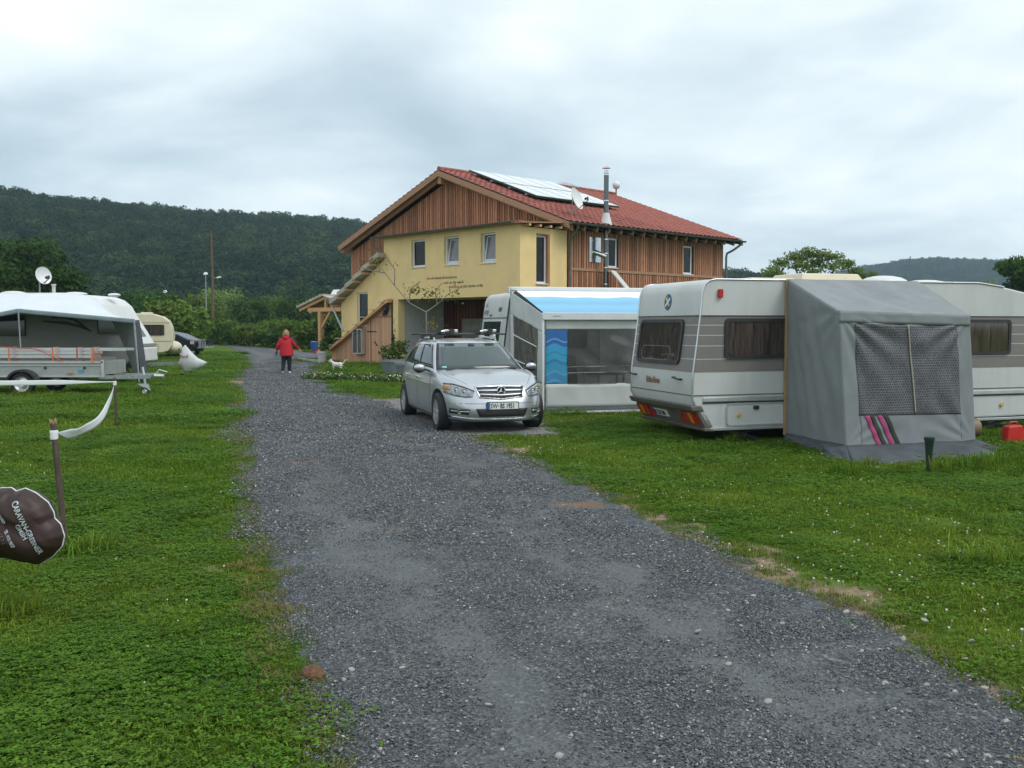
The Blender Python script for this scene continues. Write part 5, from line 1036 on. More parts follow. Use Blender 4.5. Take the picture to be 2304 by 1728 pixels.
solid(MB().grid(lambda u, v: tuple(Vector((.27, -2.29, 1.9)).lerp(Vector((.45, -2.25, .05)), v).lerp(Vector((e0[0], -.02, e0[1])).lerp(Vector((-.9, -.02, .5)), v), u * (1 - .45 * v)) + Vector((.03 * mnoise.noise(Vector((u * 3, v * 4, 3))), 0, 0))), 14, 20).build("side_wall", gf, t, smooth=180))
solid(MB().grid(lambda u, v: (.30 + .26 * u * (.15 + v * .9), -2.27 + .2 * u, 1.88 - v * 1.8), 4, 20).build("side_flap", mat("dark_fabric", (.07, .08, .09), .8), t, smooth=180))
for a, b in ((cur(u), cur(u + .1)) for u in (0, .1, .2, .3, .4, .5, .6, .7)): MB().limb([(a[0], -.02, a[1]), (b[0], -.02, b[1])], .012, 5).build("awning_rail", WHITE, t)
# coupling cover
t = thing("coupling_cover", "white cloth cover over the coupling of the long caravan", "cover", (-10.75, 31.15, .48))
cv_ = MB(); secs = [(-.08, .0, .0, .24), (.02, -.22, .52, .26), (.10, -.26, .62, .24), (.28, -.24, .40, .22), (.50, -.2, .18, .18), (.68, -.10, .10, .12), (.80, .02, .04, .05)]
vs = []
for x, zb, zt, w in secs:
    for k in range(10): a = 2 * math.pi * k / 10; vs.append((x, w * .6 * math.cos(a), (zb + zt) / 2 + (zt - zb) / 2 * math.sin(a) - (.06 if abs(math.cos(a)) < .3 else 0) * 0))
cv_.add(vs, [(i * 10 + k, i * 10 + (k + 1) % 10, i * 10 + 10 + (k + 1) % 10, i * 10 + 10 + k) for i in range(len(secs) - 1) for k in range(10)] + [tuple(range(9, -1, -1)), tuple(60 + k for k in range(10))])
cv_.build("cover", mat("white_cover_cloth", (.55, .57, .58), .7, var=.06), t, smooth=50)
text("cover_print", "Fendt", .14, lambda x, y: (-.02 + x * .85, -.165, .17 + y + x * .1), mat("red_grey_print", (.35, .08, .08), .6), t, shear=.3, bold=.003)

# --- small beige caravan and the dark car behind
t = thing("caravan", "small old beige caravan with rounded nose", "caravan", (-15.92, 45, 0), 17)
prof = [(-3.6, .45), (-3.8, 1.0), (-3.6, 2.0), (-3.2, 2.25), (-1.9, 2.27), (-.9, 2.25), (-.45, 2.12), (-.2, 1.92), (-.08, 1.67), (0, 1.22), (-.05, .77), (-.25, .50), (-.5, .43)]
shell("body", prof, 0, 2.0, CREAM, t, .04); side_window(ES, -1.35, -.40, 1.24, 1.74, t, r=.06)
for z in (1.82, .96): MB().prism([(-3.6, z), (-.1, z), (-.1, z + .02), (-3.6, z + .02)], ES, 0, .012).build("side_trim", mat("brown_trim", (.22, .19, .13), .5), t)
MB().ell((-.06, .9, .64), (.42, .6, .33), 16, 10).build("gas_box", CREAM, t, smooth=60); MB().ell((.22, .36, .58), (.04, .06, .04), 8, 6).build("gas_box_lock", DARK, t)
MB().bx(-1.45, -.95, .5, 1.1, 2.26, 2.32).build("roof_hatch", WHITE, t, bevel=.02)
for y in (.15, 1.85): wheel(t, (-1.9, y, .3), .3, .16, side=-1 if y < 1 else 1)
MB().bx(-3.3, -1.0, .05, 1.95, .33, .44).build("floor", DARK, t); MB().bar((-.4, 1, .4), (.9, 1, .42), .09, .08).build("drawbar", ZINC, t); MB().limb([(.6, 1, .4), (.6, 1, 0)], .03, 7).build("jockey_post", ALU, t)
MB().ring(rrect(-1.0, -.67, .5, .85, .1), rrect(-.98, -.69, .52, .83, .09), ES, 0, .015).build("service_flap", mat("beige_rim", (.3, .27, .2), .5), t)
t = thing("parked_car", "dark sedan seen behind the beige caravan with bicycles on its rear", "car", (-18.2, 50.0, 0), 0)
prof = [(-2.2, .3), (-2.3, .7), (-1.6, .95), (-1.0, 1.32), (.1, 1.36), (.7, 1.24), (1.25, .98), (1.55, .93), (1.62, .6), (1.5, .3)]
sh = shell("body", prof, 0, 1.75, mat("dark_blue_paint", (.02, .03, .04), .25, .3), t, .06)
MB().prism([(-1.0, 1.0), (-.7, 1.27), (.1, 1.31), (.6, 1.2), (.95, 1.03)], ES, .001, .01).build("side_window", TINTED, t)
for x in (-1.4, 1.0):
    for y in (.1, 1.65): wheel(t, (x, y, .32), .32, .2, side=-1 if y < 1 else 1)
MB().prism(rrect(1.38, 1.58, .72, .9, .04), ES, 0, .02).build("tail_light", mat("pinkish_lamp", (.55, .35, .35), .3), t)
t = thing("bicycle_carrier", "bicycle carrier with folded bicycle on the dark sedan's rear", "bicycle carrier", (-16.5, 50.0, 0), 0)
MB().bx(-.05, .5, .2, 1.5, .5, .56).bx(.0, .06, .3, 1.4, .56, .95).build("rack", ZINC, t)
for k, (x, y) in enumerate(((.25, .25), (.3, 1.25))):
    MB().lathe([(.20, -.015), (.225, -.015), (.225, .015), (.20, .015)], (x, y, .72), "x", 20, True).build("bicycle_wheel", BLACK, t)
MB().limb([(.28, .3, .75), (.28, .7, .98), (.3, 1.2, .74)], .02, 6).limb([(.28, .7, .98), (.28, .7, .6), (.3, 1.2, .74)], .016, 6).limb([(.28, .5, 1.0), (.28, .9, 1.02)], .015, 6).build("bicycle_frame", DARK, t)
# ------------------------------------------------------------------ silver estate car (local x forward, y to its left)
CAR = thing("estate_car", "silver estate car parked on pavers with bicycle racks on its roof", "car", (0, 0, 0), 0)
CAR.rotation_euler = (0, 0, R(-90 + 17.5)); fl_ = Vector((-1.17, 15.62, 0)); 
c_, s_ = math.cos(R(-72.5)), math.sin(R(-72.5)); off = (1.36 * c_ + .80 * s_, 1.36 * s_ - .80 * c_)
CAR.location = (fl_.x - off[0], fl_.y - off[1], 0.03)
T = lambda x: float(np.interp(x, [-2.35, -1.5, 0, .95, 1.3, 1.7, 2.0, 2.12, 2.22], [.98, .99, .965, .945, .90, .83, .755, .71, .66]))
LV = [(.0, 2.06, -2.24, .80, .18), (.07, 2.17, -2.33, .855, .21), (.25, 2.225, -2.38, .876, .33), (.45, 2.225, -2.385, .885, .5), (.62, 2.20, -2.38, .884, .6), (.80, 2.15, -2.35, .873, .75), (.93, 2.10, -2.31, .852, .9), (1.0, 2.04, -2.27, .825, 1.0)]
ks = [l_[0] for l_ in LV]
def bodyp(th, k):
    if k <= 1: xf, xb, w = (float(np.interp(k, ks, [l_[j] for l_ in LV])) for j in (1, 2, 3)); ins = 0
    else: f = (k - 1); xf, xb, w = 2.04 - 1.64 * f, -2.27 + 1.6 * f, .82 * (1 - f)
    c, s = math.cos(th), math.sin(th); n = 5.6 if c > 0 else 5
    ex = abs(c) ** (2 / n) * (1 if c > 0 else -1); ey = abs(s) ** (2 / 3.6) * (1 if s > 0 else -1)
    x = ex * (xf if c > 0 else -xb); y = w * ey
    if x > .9: y *= 1 - .10 * ((x - .9) / 1.3) ** 2.2
    if x < -1.2: y *= 1 - .06 * ((-x - 1.2) / 1.1) ** 2
    if k <= 1: z = .17 + k * (T(x) - .17)
    else: z = T(x) + .045 * (1 - (1 - (k - 1)) ** 2)
    return (x, y, z)
mb = MB(); NT = 120; KK = list(np.linspace(0, 1, 15)) + [1.06, 1.2, 1.45, 1.75, 1.97]
vs = [bodyp(2 * math.pi * i / NT, k) for k in KK for i in range(NT)]
fs = [(j * NT + i, j * NT + (i + 1) % NT, (j + 1) * NT + (i + 1) % NT, (j + 1) * NT + i) for j in range(len(KK) - 1) for i in range(NT)]
fs += [tuple(range(NT - 1, -1, -1)), tuple((len(KK) - 1) * NT + i for i in range(NT))]
mb.add(vs, fs); body0 = mb.build("body", SILVER, CAR, smooth=42)
cut = MB()
for x in (1.36, -1.40):
    for y in (-1, 1): cut.lathe([(.001, -.22), (.365, -.22), (.365, .22), (.001, .22)], (x, y * .86, .31), "y", 36)
co = cut.build("cutter", DARK, CAR); md = body0.modifiers.new("arches", "BOOLEAN"); md.object = co; md.operation = "DIFFERENCE"; md.solver = "EXACT"
bpy.context.view_layer.update(); dg = bpy.context.evaluated_depsgraph_get(); me2 = bpy.data.meshes.new_from_object(body0.evaluated_get(dg)); body0.modifiers.clear(); body0.data = me2
bpy.data.objects.remove(co)
bvh = BVHTree.FromPolygons([v.co for v in me2.vertices], [tuple(p.vertices) for p in me2.polygons])
# glasshouse
b = lambda k: .80 - .175 * k - .03 * k * k
xf_ = lambda k: 1.02 - .86 * k + .06 * k * k; xb_ = lambda k: -2.24 + .38 * max(0, k) ** 1.6
def gh(s, k):
    B_, F_, K_ = b(k), xf_(k), xb_(k)
    if s < 1: y = (2 * s - 1); x = F_ - .13 * abs(y) ** 2.6; y *= B_ * .985
    elif s < 2: f = s - 1; x = (F_ - .13) * (1 - f) + (K_ + .08) * f; y = B_ * (.985 + .02 * math.sin(math.pi * f)) * (1 - .09 * max(0, f - .6) / .4)
    elif s < 3: f = s - 2; y = 1 - 2 * f; x = K_ + .08 * abs(y) ** 3; y *= B_ * .90
    else: f = 1 - (s - 3); x = (F_ - .13) * (1 - f) + (K_ + .08) * f; y = -B_ * (.985 + .02 * math.sin(math.pi * f)) * (1 - .09 * max(0, f - .6) / .4)
    zt = 1.405 - .10 * max(0, (-x - .3) / 1.9) ** 2 + (0 if x > -.3 else 0); z0 = T(x) - .01
    return Vector((x, y, z0 + (zt - z0) * k))
mb = MB(); SS = [i / 10 for i in range(40)]; KG = [0, .2, .4, .6, .8, .93, 1.0]; vs = [gh(s, k) for k in KG for s in SS]; n = 40
for e, dz in ((.93, .022), (.75, .042), (.45, .055), (.1, .060)):
    for s in SS: p = gh(s, 1.0); vs.append(Vector((-.9 + (p.x + .9) * e, p.y * e, p.z + dz)))
rows = len(KG) + 4; fs = [(j * n + i, j * n + (i + 1) % n, (j + 1) * n + (i + 1) % n, (j + 1) * n + i) for j in range(rows - 1) for i in range(n)] + [tuple((rows - 1) * n + i for i in range(n))]
mb.add(vs, fs); mb.build("roof", SILVER, CAR, smooth=50)
WS = glassmat("windscreen_glass", (.035, .06, .062), .03, var=.25, scale=1.5)
def gpatch(name, s0, s1, k0, k1, m, off=.006, nu=14, nv=6, skew=None, parent=None):
    def f(u, v):
        k = k0 + (k1 - k0) * v; a, c = (s0, s1) if skew is None else (s0 + skew[0] * v, s1 + skew[1] * v)
        s = a + (c - a) * u; p = gh(s, k); du = gh(min(s + .01, 3.999), k) - gh(max(s - .01, 0), k); dv = gh(s, min(k + .02, 1)) - gh(s, k - .02); nn = du.cross(dv).normalized()
        if nn.dot(p - Vector((-.6, 0, 1))) < 0: nn = -nn
        return tuple(p + nn * off)
    o = MB().grid(f, nu, nv).build(name, m, parent or CAR, smooth=180); solid(o, .008).modifiers["thickness"].offset = 0; return o
gpatch("windscreen_seal", .015, .985, .01, .955, DARK, .004); ws = gpatch("windscreen", .05, .95, .05, .93, WS, .010)
for s0, s1, lab in ((1.02, 1.98, 1), (3.02, 3.98, -1)):
    fr_ = (lambda f: 1 + f) if lab == 1 else (lambda f: 4 - f); g2 = []
    for nm, a, c, ka, kb, sk in (("door_window", .045, .36, .06, .90, (.035, .0)), ("door_window", .375, .665, .06, .90, (0, 0)), ("quarter_window", .695, .945, .08, .88, (.0, -.05))):
        gpatch(nm, fr_(a), fr_(c), ka, kb, TINTED, .009, skew=(sk[0] * lab, sk[1] * lab))
    gpatch("window_trim", fr_(.03), fr_(.95), .015, .05, CHROME, .010, nv=2)
gpatch("rear_window", 2.08, 2.92, .1, .9, TINTED, .008)
# patches laid on the body by casting rays along one axis
def cast(pt, axis, off):
    o, d = (Vector((4, pt[0], pt[1])), Vector((-1, 0, 0))) if axis == "x" else ((Vector((pt[0], -3, pt[1])), Vector((0, 1, 0))) if axis == "-y" else ((Vector((pt[0], 3, pt[1])), Vector((0, -1, 0))) if axis == "y" else (Vector((pt[0], pt[1], 3)), Vector((0, 0, -1)))))
    h = bvh.ray_cast(o, d); p, nn = (h[0], h[1]) if h[0] is not None else (o + d * 2, -d)
    if nn.dot(d) > 0: nn = -nn
    return p + nn * off
def decal(name, top, bot, axis, m, off=.006, nu=12, nv=4, parent=None, th=.006, label=None):
    tp = [Vector(p) for p in top]; bt = [Vector(p) for p in bot]
    def lerp(L_, u): t = u * (len(L_) - 1); i = min(int(t), len(L_) - 2); return L_[i].lerp(L_[i + 1], t - i)
    f = lambda u, v: tuple(cast(lerp(bt, u).lerp(lerp(tp, u), v), axis, off))
    o = MB().grid(f, nu, nv).build(name, m, parent or CAR, smooth=60, label=label); q = solid(o, th); q.modifiers["thickness"].offset = 0; return o
LAMP = mat("headlight_glass", (.30, .33, .36), .08, .4, var=.5, scale=16); AMB = mat("amber_lens", (.55, .22, .05), .2)
for s in (-1, 1):
    hl = decal("headlight", [(s * .43, .655), (s * .56, .712), (s * .70, .755), (s * .79, .755)], [(s * .46, .575), (s * .56, .565), (s * .70, .58), (s * .81, .625)], "x", LAMP, .008, 16, 5)
    decal("headlight_rim", [(s * .42, .672), (s * .56, .732), (s * .70, .775), (s * .80, .775)], [(s * .42, .655), (s * .56, .712), (s * .70, .755), (s * .80, .755)], "x", DARK, .006, 16, 1)
    for y, r_ in ((.56, .042), (.66, .045)):
        p = cast((s * y, .655 if y < .6 else .675), "x", .012); MB().lathe([(.001, .004), (r_ * .6, .0), (r_ * .7, .012), (r_, .012), (r_, -.01), (.001, -.01)], p, "x", 16).build("lens", CHROME, hl, smooth=40)
    decal("indicator", [(s * .735, .745), (s * .80, .745)], [(s * .735, .67), (s * .81, .68)], "x", AMB, .012, 4, 3, hl)
    fo = decal("fog_lamp_recess", [(s * .50, .385), (s * .76, .395)], [(s * .53, .30), (s * .76, .31)], "x", DARK, .003, 8, 3)
    p = cast((s * .64, .345), "x", .01); MB().lathe([(.001, .0), (.028, .0), (.032, .012), (.045, .012), (.045, -.01), (.001, -.01)], p, "x", 18).build("fog_lamp", CHROME, fo, smooth=40)
    decal("chrome_bar", [(s * .52, .352), (s * .76, .356)], [(s * .52, .342), (s * .76, .346)], "x", CHROME, .01, 8, 1, fo)
g = decal("grille", [(-.40, .735), (0, .755), (.40, .735)], [(-.34, .565), (0, .535), (.34, .565)], "x", DARK, .005, 14, 6)
for t_ in (0.0, .33, .66, .97):
    q = lambda v: [(-.40 + .06 * v, .735 - .17 * v), (0, .755 - .22 * v), (.40 - .06 * v, .735 - .17 * v)]
    decal("grille_bar", q(max(0, t_ - .01)), q(min(1, t_ + .13)), "x", SILVER if 0 < t_ < .9 else CHROME, .018, 14, 1, g)
for s in (-1, 1): decal("grille_side", [(s * .415, .735), (s * .395, .735)], [(s * .355, .56), (s * .335, .56)], "x", CHROME, .014, 1, 6, g)
p = Vector(cast((0, .652), "x", .035)); st = MB().lathe([(.066, -.008), (.075, 0), (.066, .008), (.060, 0)], p, "x", 32, True)
for a in (90, 210, 330):
    e = Vector((0, math.cos(R(a)), math.sin(R(a)))); w = Vector((0, -math.sin(R(a)), math.cos(R(a)))); st.add([p + w * .013, p - w * .013, p + e * .066, p + Vector((.012, 0, 0)), p - Vector((.012, 0, 0))], [(0, 3, 2), (3, 1, 2), (1, 4, 2), (4, 0, 2), (0, 4, 1, 3)])
st.build("star_emblem", CHROME, g); MB().lathe([(.001, -.03), (.064, -.03), (.064, -.012), (.001, -.012)], p, "x", 28).build("emblem_ground", INK, g)
decal("lower_intake", [(-.43, .395), (.43, .395)], [(-.37, .27), (.37, .27)], "x", DARK, .003, 14, 4)
decal("chrome_lip", [(-.76, .272), (-.45, .247), (0, .238), (.45, .247), (.76, .272)], [(-.76, .252), (-.45, .227), (0, .218), (.45, .227), (.76, .252)], "x", CHROME, .012, 20, 1)
decal("bumper_crease", [(-.84, .478), (.84, .478)], [(-.84, .470), (.84, .470)], "x", mat("seam_grey", (.12, .13, .14), .5, .3), .001, 24, 1, th=.002)
x0 = cast((0, .44), "x", .0).x + .012; np_ = MB().prism(rrect(-.26, .26, .385, .495, .012), lambda a, d, b_: (x0 + d, a, b_), 0, .012).build("number_plate", PLATE, CAR)
MB().ring(rrect(-.268, .268, .377, .503, .015), rrect(-.258, .258, .387, .493, .01), lambda a, d, b_: (x0 + d, a, b_), 0, .016).build("plate_frame", INK, np_)
# seen from the front the characters run from the car's right (-y) to its left
MB().prism([(-.257, .388), (-.213, .388), (-.213, .492), (-.257, .492)], lambda a, d, b_: (x0 + d, a, b_), .0125, .014).build("plate_band", BLUEP, np_)
text("plate_characters", "SW", .108, lambda x, y: (x0 + .0145, -.205 + x * .74, .401 + y), INK, np_, bold=.0015); text("plate_characters", "BS 1951", .108, lambda x, y: (x0 + .0145, -.045 + x * .68, .401 + y), INK, np_, bold=.003)
MB().lathe([(.001, .0125), (.014, .0125), (.014, .015), (.001, .015)], (x0, -.07, .44), "x", 14).build("plate_seal", mat("seal_grey", (.35, .38, .38), .5), np_)
# bonnet seams, door lines, handles, sills
SEAM = mat("seam_dark", (.05, .055, .06), .6)
for s in (-1, 1):
    ax = "y" if s > 0 else "-y"
    decal("bonnet_seam", [(.95, s * .745), (1.5, s * .70), (1.95, s * .50)], [(.95, s * .752), (1.5, s * .707), (1.95, s * .507)], "z", SEAM, .0005, 20, 1, th=.002)
    for xa, xb in ((.90, .86), (-.10, -.12), (-1.02, -.86)): decal("door_seam", [(xa, .93), (xa + .008, .93)], [(xb, .28), (xb + .008, .28)], ax, SEAM, .0005, 1, 14, th=.002)
    decal("sill_trim", [(-1.0, .235), (.95, .235)], [(-1.0, .215), (.95, .215)], ax, SEAM, .002, 12, 1)
    decal("side_crease", [(-1.9, .775), (.85, .735)], [(-1.9, .762), (.85, .725)], ax, SILVER, .007, 24, 1)
    for x in (.02, -1.0): p, q = cast((x, .80), ax, .03), cast((x - .2, .805), ax, .03); MB().limb([cast((x, .80), ax, 0), p, q, cast((x - .2, .805), ax, 0)], .012, 6).build("door_handle", CHROME, CAR, smooth=60)
    mr_ = MB(); mx_, my, mz = .66, s * 1.0, .99
    mr_.ell((mx_, my, mz), (.055, .10, .06), 14, 10); mi = mr_.build("wing_mirror", SILVER, CAR, smooth=60)
    MB().ell((mx_ + .0, my, mz - .045), (.055, .095, .04), 12, 6).build("mirror_base", DARK, mi); MB().bar((.70, s * .82, .93), (mx_, s * .92, .96), .05, .03).build("mirror_arm", DARK, mi); MB().lathe([(.001, -.072), (.10, -.07), (.001, -.06)], (mx_, my, mz), "x", 14).build("mirror_glass", TINTED, mi)
    MB().limb([gh(1.06 if s > 0 else 3.94, 1.0) * 1 + Vector((-.05, -s * .02, .02)), gh(1.12 if s > 0 else 3.88, 1.0) + Vector((0, -s * .03, .07)), gh(1.5 if s > 0 else 3.5, 1.0) + Vector((0, -s * .03, .08)), gh(1.9 if s > 0 else 3.1, 1.0) + Vector((0, -s * .03, .06)), gh(1.97 if s > 0 else 3.03, 1.0) + Vector((0, -s * .02, .01))], .016, 8).build("roof_rail", ALU, CAR, smooth=60)
MB().bar((.93, -.1, .975), (.98, .62, .965), .02, .02).bar((1.0, -.62, .965), (.95, -.05, .975), .02, .02).build("wiper", DARK, CAR)
for x in (1.36, -1.40):
    for s in (-1, 1): wheel(CAR, (x, s * .775, .295), .318, .225, rim=ALU, side=s, spokes=7)
MB().bx(-1.9, 1.9, -.72, .72, .16, .2).build("underbody", DARK, CAR)
# roof bars and bicycle racks (lifted off together: their own thing)
RK = thing("roof_rack", "black roof bars with two bicycle holders on the silver car", "roof rack", CAR.location, 0); RK.rotation_euler = CAR.rotation_euler
for x in (-.25, -1.0):
    MB().limb([(x, -.80, 1.545), (x, .80, 1.545)], .017, 8).build("cross_bar", DARK, RK)
    for s in (-1, 1): MB().bx(x - .04, x + .04, s * .56 - .05, s * .56 + .05, 1.45, 1.535).build("foot", ALU if s > 0 else DARK, RK, bevel=.01)
for y in (-.30, .42):
    MB().bar((-1.25, y, 1.585), (-.08, y, 1.585), .05, .02).build("rail", DARK, RK); MB().limb([(-.1, y - .14, 1.60), (-.15, y + .05, 1.615), (-.35, y + .10, 1.62), (-.6, y + .12, 1.6)], .012, 6).build("clamp_arm", ALU, RK)
    MB().bx(-.2, -.1, y - .08, y - .01, 1.59, 1.63).bx(-.2, -.1, y + .10, y + .17, 1.58, 1.63).build("wheel_holder", ALU, RK, bevel=.01); MB().bx(-.2, -.08, y + .02, y + .09, 1.56, 1.64).bx(-.3, -.2, y - .17, y - .1, 1.56, 1.62).build("wheel_strap", DARK, RK)
# something pale seen through the windscreen: sticker and mirror foot
gpatch("windscreen_sticker", .075, .125, .08, .125, mat("sticker_teal", (.25, .55, .5), .5), .017, 2, 2); gpatch("mirror_foot", .46, .54, .84, .92, DARK, .016, 2, 2)

# ------------------------------------------------------------------ the pavers under the car
PAVM = mat("concrete_pavers", (.17, .165, .16), .85, col2=(.24, .235, .225), scale=4, rnd=.18, bump=.3)
PV = thing("x", "", "x"); del PV["label"]; del PV["category"]; PV.name = "paved_parking"; PV["kind"] = "structure"; PV.location = (0.85, 15.0, 0); PV.rotation_euler = (0, 0, R(7))
MB().bx(-4.3, 0, 0, 7.6, -.03, .012).build("joint_bed", mat("joint_sand", (.07, .065, .055), .95), PV)
pm = MB().bx(0, .186, 0, .088, .0, .028).mesh("paver", PAVM); cnt = 0; rest = MB()
for j in range(76):
    for i in range(-1, 21):
        x = -4.2 + i * .2 + (.1 if j % 2 else 0); y = j * .1
        if x < -4.3 or x > -.19: continue
        wx = .85 + x * math.cos(R(7)) - y * math.sin(R(7)); wy = 15 + x * math.sin(R(7)) + y * math.cos(R(7))
        if wx < float(xr(wy)) - .15: continue
        z = .004 + rnd.uniform(-.003, .003)
        if cnt < 290: inst("paver", pm, PV, (x, y, z)); cnt += 1
        else: rest.bx(x, x + .192, y, y + .094, z, z + .028)
rest.build("paver", PAVM, PV, kind="stuff")
mo = MB(); 
# ------------------------------------------------------------------ trailer with ladders
TG = mat("trailer_grey", (.36, .38, .38), .45, .3, var=.08, dirt=.25, dirtcol=(.25, .26, .24))
t = thing("trailer", "grey box trailer at the lawn edge loaded with ladders", "trailer", (-10.13, 23.6, 0), 0)
MB().bx(-4.4, 0, 0, .03, .47, .83).bx(-4.4, 0, 1.42, 1.45, .47, .83).bx(-.03, 0, .03, 1.42, .47, .83).bx(-4.4, -4.37, .03, 1.42, .47, .83).build("side_panels", TG, t, bevel=.004)
MB().bx(-4.4, 0, .03, 1.42, .47, .50).build("floor", DARK, t); MB().bx(-4.4, .03, -.03, 0, .80, .84).bx(-4.4, .03, -.025, 0, .45, .48).build("side_rail", ALU, t)
MB().bx(-4.4, .02, -.02, 0, .73, .745).build("side_rib", ALU, t); MB().bx(-.01, .06, -.03, .06, .44, .88).build("corner_post", ALU, t)
for x in (-1.4, -.43): MB().lathe([(.001, -.035), (.03, -.03), (.03, 0)], (x, 0, .68), "y", 10).build("tie_knob", DARK, t)
MB().bx(-.86, -.72, -.03, -.0, .53, .57).build("side_reflector", AMB, t); MB().bx(-.6, -.45, -.006, -.0, .55, .64).build("sticker", mat("blue_sticker", (.1, .3, .4), .5), t)
ou = [(-1.9 + .40 * math.cos(R(a)), .27 + .38 * math.sin(R(a))) for a in range(0, 181, 12)]; inn = [(-1.9 + .35 * math.cos(R(a)), .27 + .33 * math.sin(R(a))) for a in range(180, -1, -12)]
for y in (-.24, 1.47): MB().prism(ou + inn, PF, -y - .22, -y).build("mudguard", DARK, t, smooth=30)
for y in (-.12, 1.57): wheel(t, (-1.9, y, .29), .285, .18, side=-1 if y < 1 else 1)
MB().bar((-4.2, .72, .42), (1.18, .72, .47), .10, .09).bar((-.6, .1, .44), (1.0, .6, .46), .05, .05).bar((-.6, 1.34, .44), (1.0, .84, .46), .05, .05).build("drawbar", ZINC, t)
MB().bar((-.1, .05, .44), (1.16, .05, .46), .07, .09).build("side_drawbar", ZINC, t)
MB().limb([(1.18, .3, .47), (1.35, .3, .46), (1.42, .3, .46)], [.05, .045, .05], 8).build("coupling", ALU, t, smooth=40); MB().limb([(1.2, .3, .5), (1.3, .3, .62), (1.5, .3, .56)], .016, 6).build("coupling_lever", ALU, t)
MB().limb([(.98, .05, .70), (1.03, .05, .35), (1.03, .05, .12)], .03, 8).build("jockey_post", ALU, t); wheel(t, (1.03, .05, .10), .10, .07, name="jockey_wheel"); MB().prism([(.85, .28), (1.1, .28), (1.15, .12), (1.0, .2)], PF, -.1, -.02).build("jockey_fork", ALU, t)
LD = thing("ladders", "stack of aluminium ladders and beams strapped on the grey trailer", "ladders", (-10.13, 23.6, .86), 0)
for z, y in ((0.0, .2), (0.0, 1.1)): MB().bx(-4.3, -.15, y, y + .06, z - .0, z + .05).build("timber", mat("grey_timber", (.26, .24, .21), .8), LD)
for k, (z, x1) in enumerate(((.06, -.3), (.15, -.25), (.235, .55))):
    for y in (.12, .62): MB().bx(-4.3, x1, y, y + .03, z, z + .065).build("ladder_rail", ALU, LD)
    mb = MB()
    for i in range(15): x = -4.2 + i * .28; mb.limb([(x, .14, z + .03), (x, .63, z + .03)], .014, 6) if x < x1 - .05 else None
    mb.build("rungs", ALU, LD)
for x in (-2.3, -1.22, -.62, -.22): MB().ring([(-.02, -.06), (.35, -.06), (.35, .33), (-.02, .33)], [(0, -.045), (.33, -.045), (.33, .32), (0, .32)], lambda a, d, b: (x + d, a, b), 0, .03).build("strap", ORANGE if x != -.62 else mat("red_strap", (.45, .08, .05), .6), LD)
MB().limb([(-1.75, .05, .30), (-1.5, -.02, .24), (-1.2, -.04, .1), (-.95, -.05, -.02)], .012, 6).build("loose_strap", mat("red_strap2", (.5, .07, .04), .6), LD); MB().limb([(-3.2, .1, .32), (-2.6, .1, .33), (-1.75, .05, .30)], .012, 6).build("loose_strap", mat("red_strap3", (.5, .07, .04), .6), LD)
MB().bx(-.24, -.21, -.075, -.065, -.06, .30).build("reflective_strip", mat("bright_orange", (.85, .25, .06), .4), LD)

# ------------------------------------------------------------------ tape barrier
POSTM = mat("weathered_stake", (.085, .065, .05), .9, var=.35, scale=14, stretch=(3, 3, .5), bump=.4); TAPE = mat("white_tape", (.70, .73, .75), .5, var=.04)
def stake(label, x, y, top, lean):
    t = thing("wooden_stake", label, "stake", (x, y, 0), 0, "stakes carrying the white barrier tape")
    MB().limb([(0, 0, -.05), (lean * .5, 0, top * .5), (lean, 0, top)], [.025, .024, .023], 9).build("post", POSTM, t, smooth=50)
    mb = MB()
    for k in range(5): a = k * 1.26; mb.limb([(lean + .015 * math.cos(a), .015 * math.sin(a), top - .01), (lean + .026 * math.cos(a), .026 * math.sin(a), top + .02 + .012 * (k % 2))], [.012, .004], 5)
    mb.build("split_top", mat("fresh_split_wood", (.32, .22, .12), .8), t)
    MB().lathe([(.028, -.04), (.031, -.02), (.028, 0), (.032, .02), (.027, .03)], (lean * .95, 0, top - .09), n=12).build("tape_wrap", TAPE, t, smooth=40); return t
stake("near leaning stake behind the brown cover", -3.45, 7.3, 1.0, -.07); stake("farther stake before the trailer's drawbar", -6.79, 16.35, .84, -.02)
def ribbon(pts, w, tw, name, label):
    n = 60; P_ = np.array(pts, float); tt = np.linspace(0, 1, len(P_)); uu = np.linspace(0, 1, n + 1); Q = np.stack([np.interp(uu, tt, P_[:, k]) for k in range(3)], 1)
    for _ in range(24): Q[1:-1] = (Q[:-2] + 2 * Q[1:-1] + Q[2:]) / 4
    def f(u, v): p = Vector(Q[min(n, int(round(u * n)))]); a = tw(u); ww = w * max(.2, min(1, u * 7, (1 - u) * 9)); return tuple(p + Vector((.35 * math.sin(a), .1, math.cos(a))).normalized() * ww * (v - .5))
    o = MB().grid(f, n, 4).build(name, TAPE, None, smooth=180); solid(o, .003); tag(o, label, "tape"); return o
ribbon([(-3.50, 7.3, .92), (-3.83, 8.2, .80), (-4.16, 9.1, .71), (-4.49, 10.0, .66), (-5.0, 11.4, .555), (-5.5, 12.8, .52), (-6.0, 14.1, .53), (-6.45, 15.4, .62), (-6.81, 16.35, .78)], .10, lambda u: .9 * math.sin(u * 7), "barrier_tape", "white tape sagging between the near and farther stakes")
ribbon([(-6.81, 16.33, .77), (-9, 16.4, .74), (-12, 16.5, .77), (-14, 16.6, .76)], .085, lambda u: .1 * math.sin(u * 20), "barrier_tape", "white tape stretched straight left across the trailer's wheel")

# ------------------------------------------------------------------ brown drawbar cover with lettering
BC = mat("brown_vinyl", (.030, .014, .012), .5, var=.25, scale=4, bump=.12, bscale=30)
t = thing("drawbar_cover", "brown vinyl drawbar cover with white lettering and white piping", "cover", (-2.95, 5.55, .58), 0)
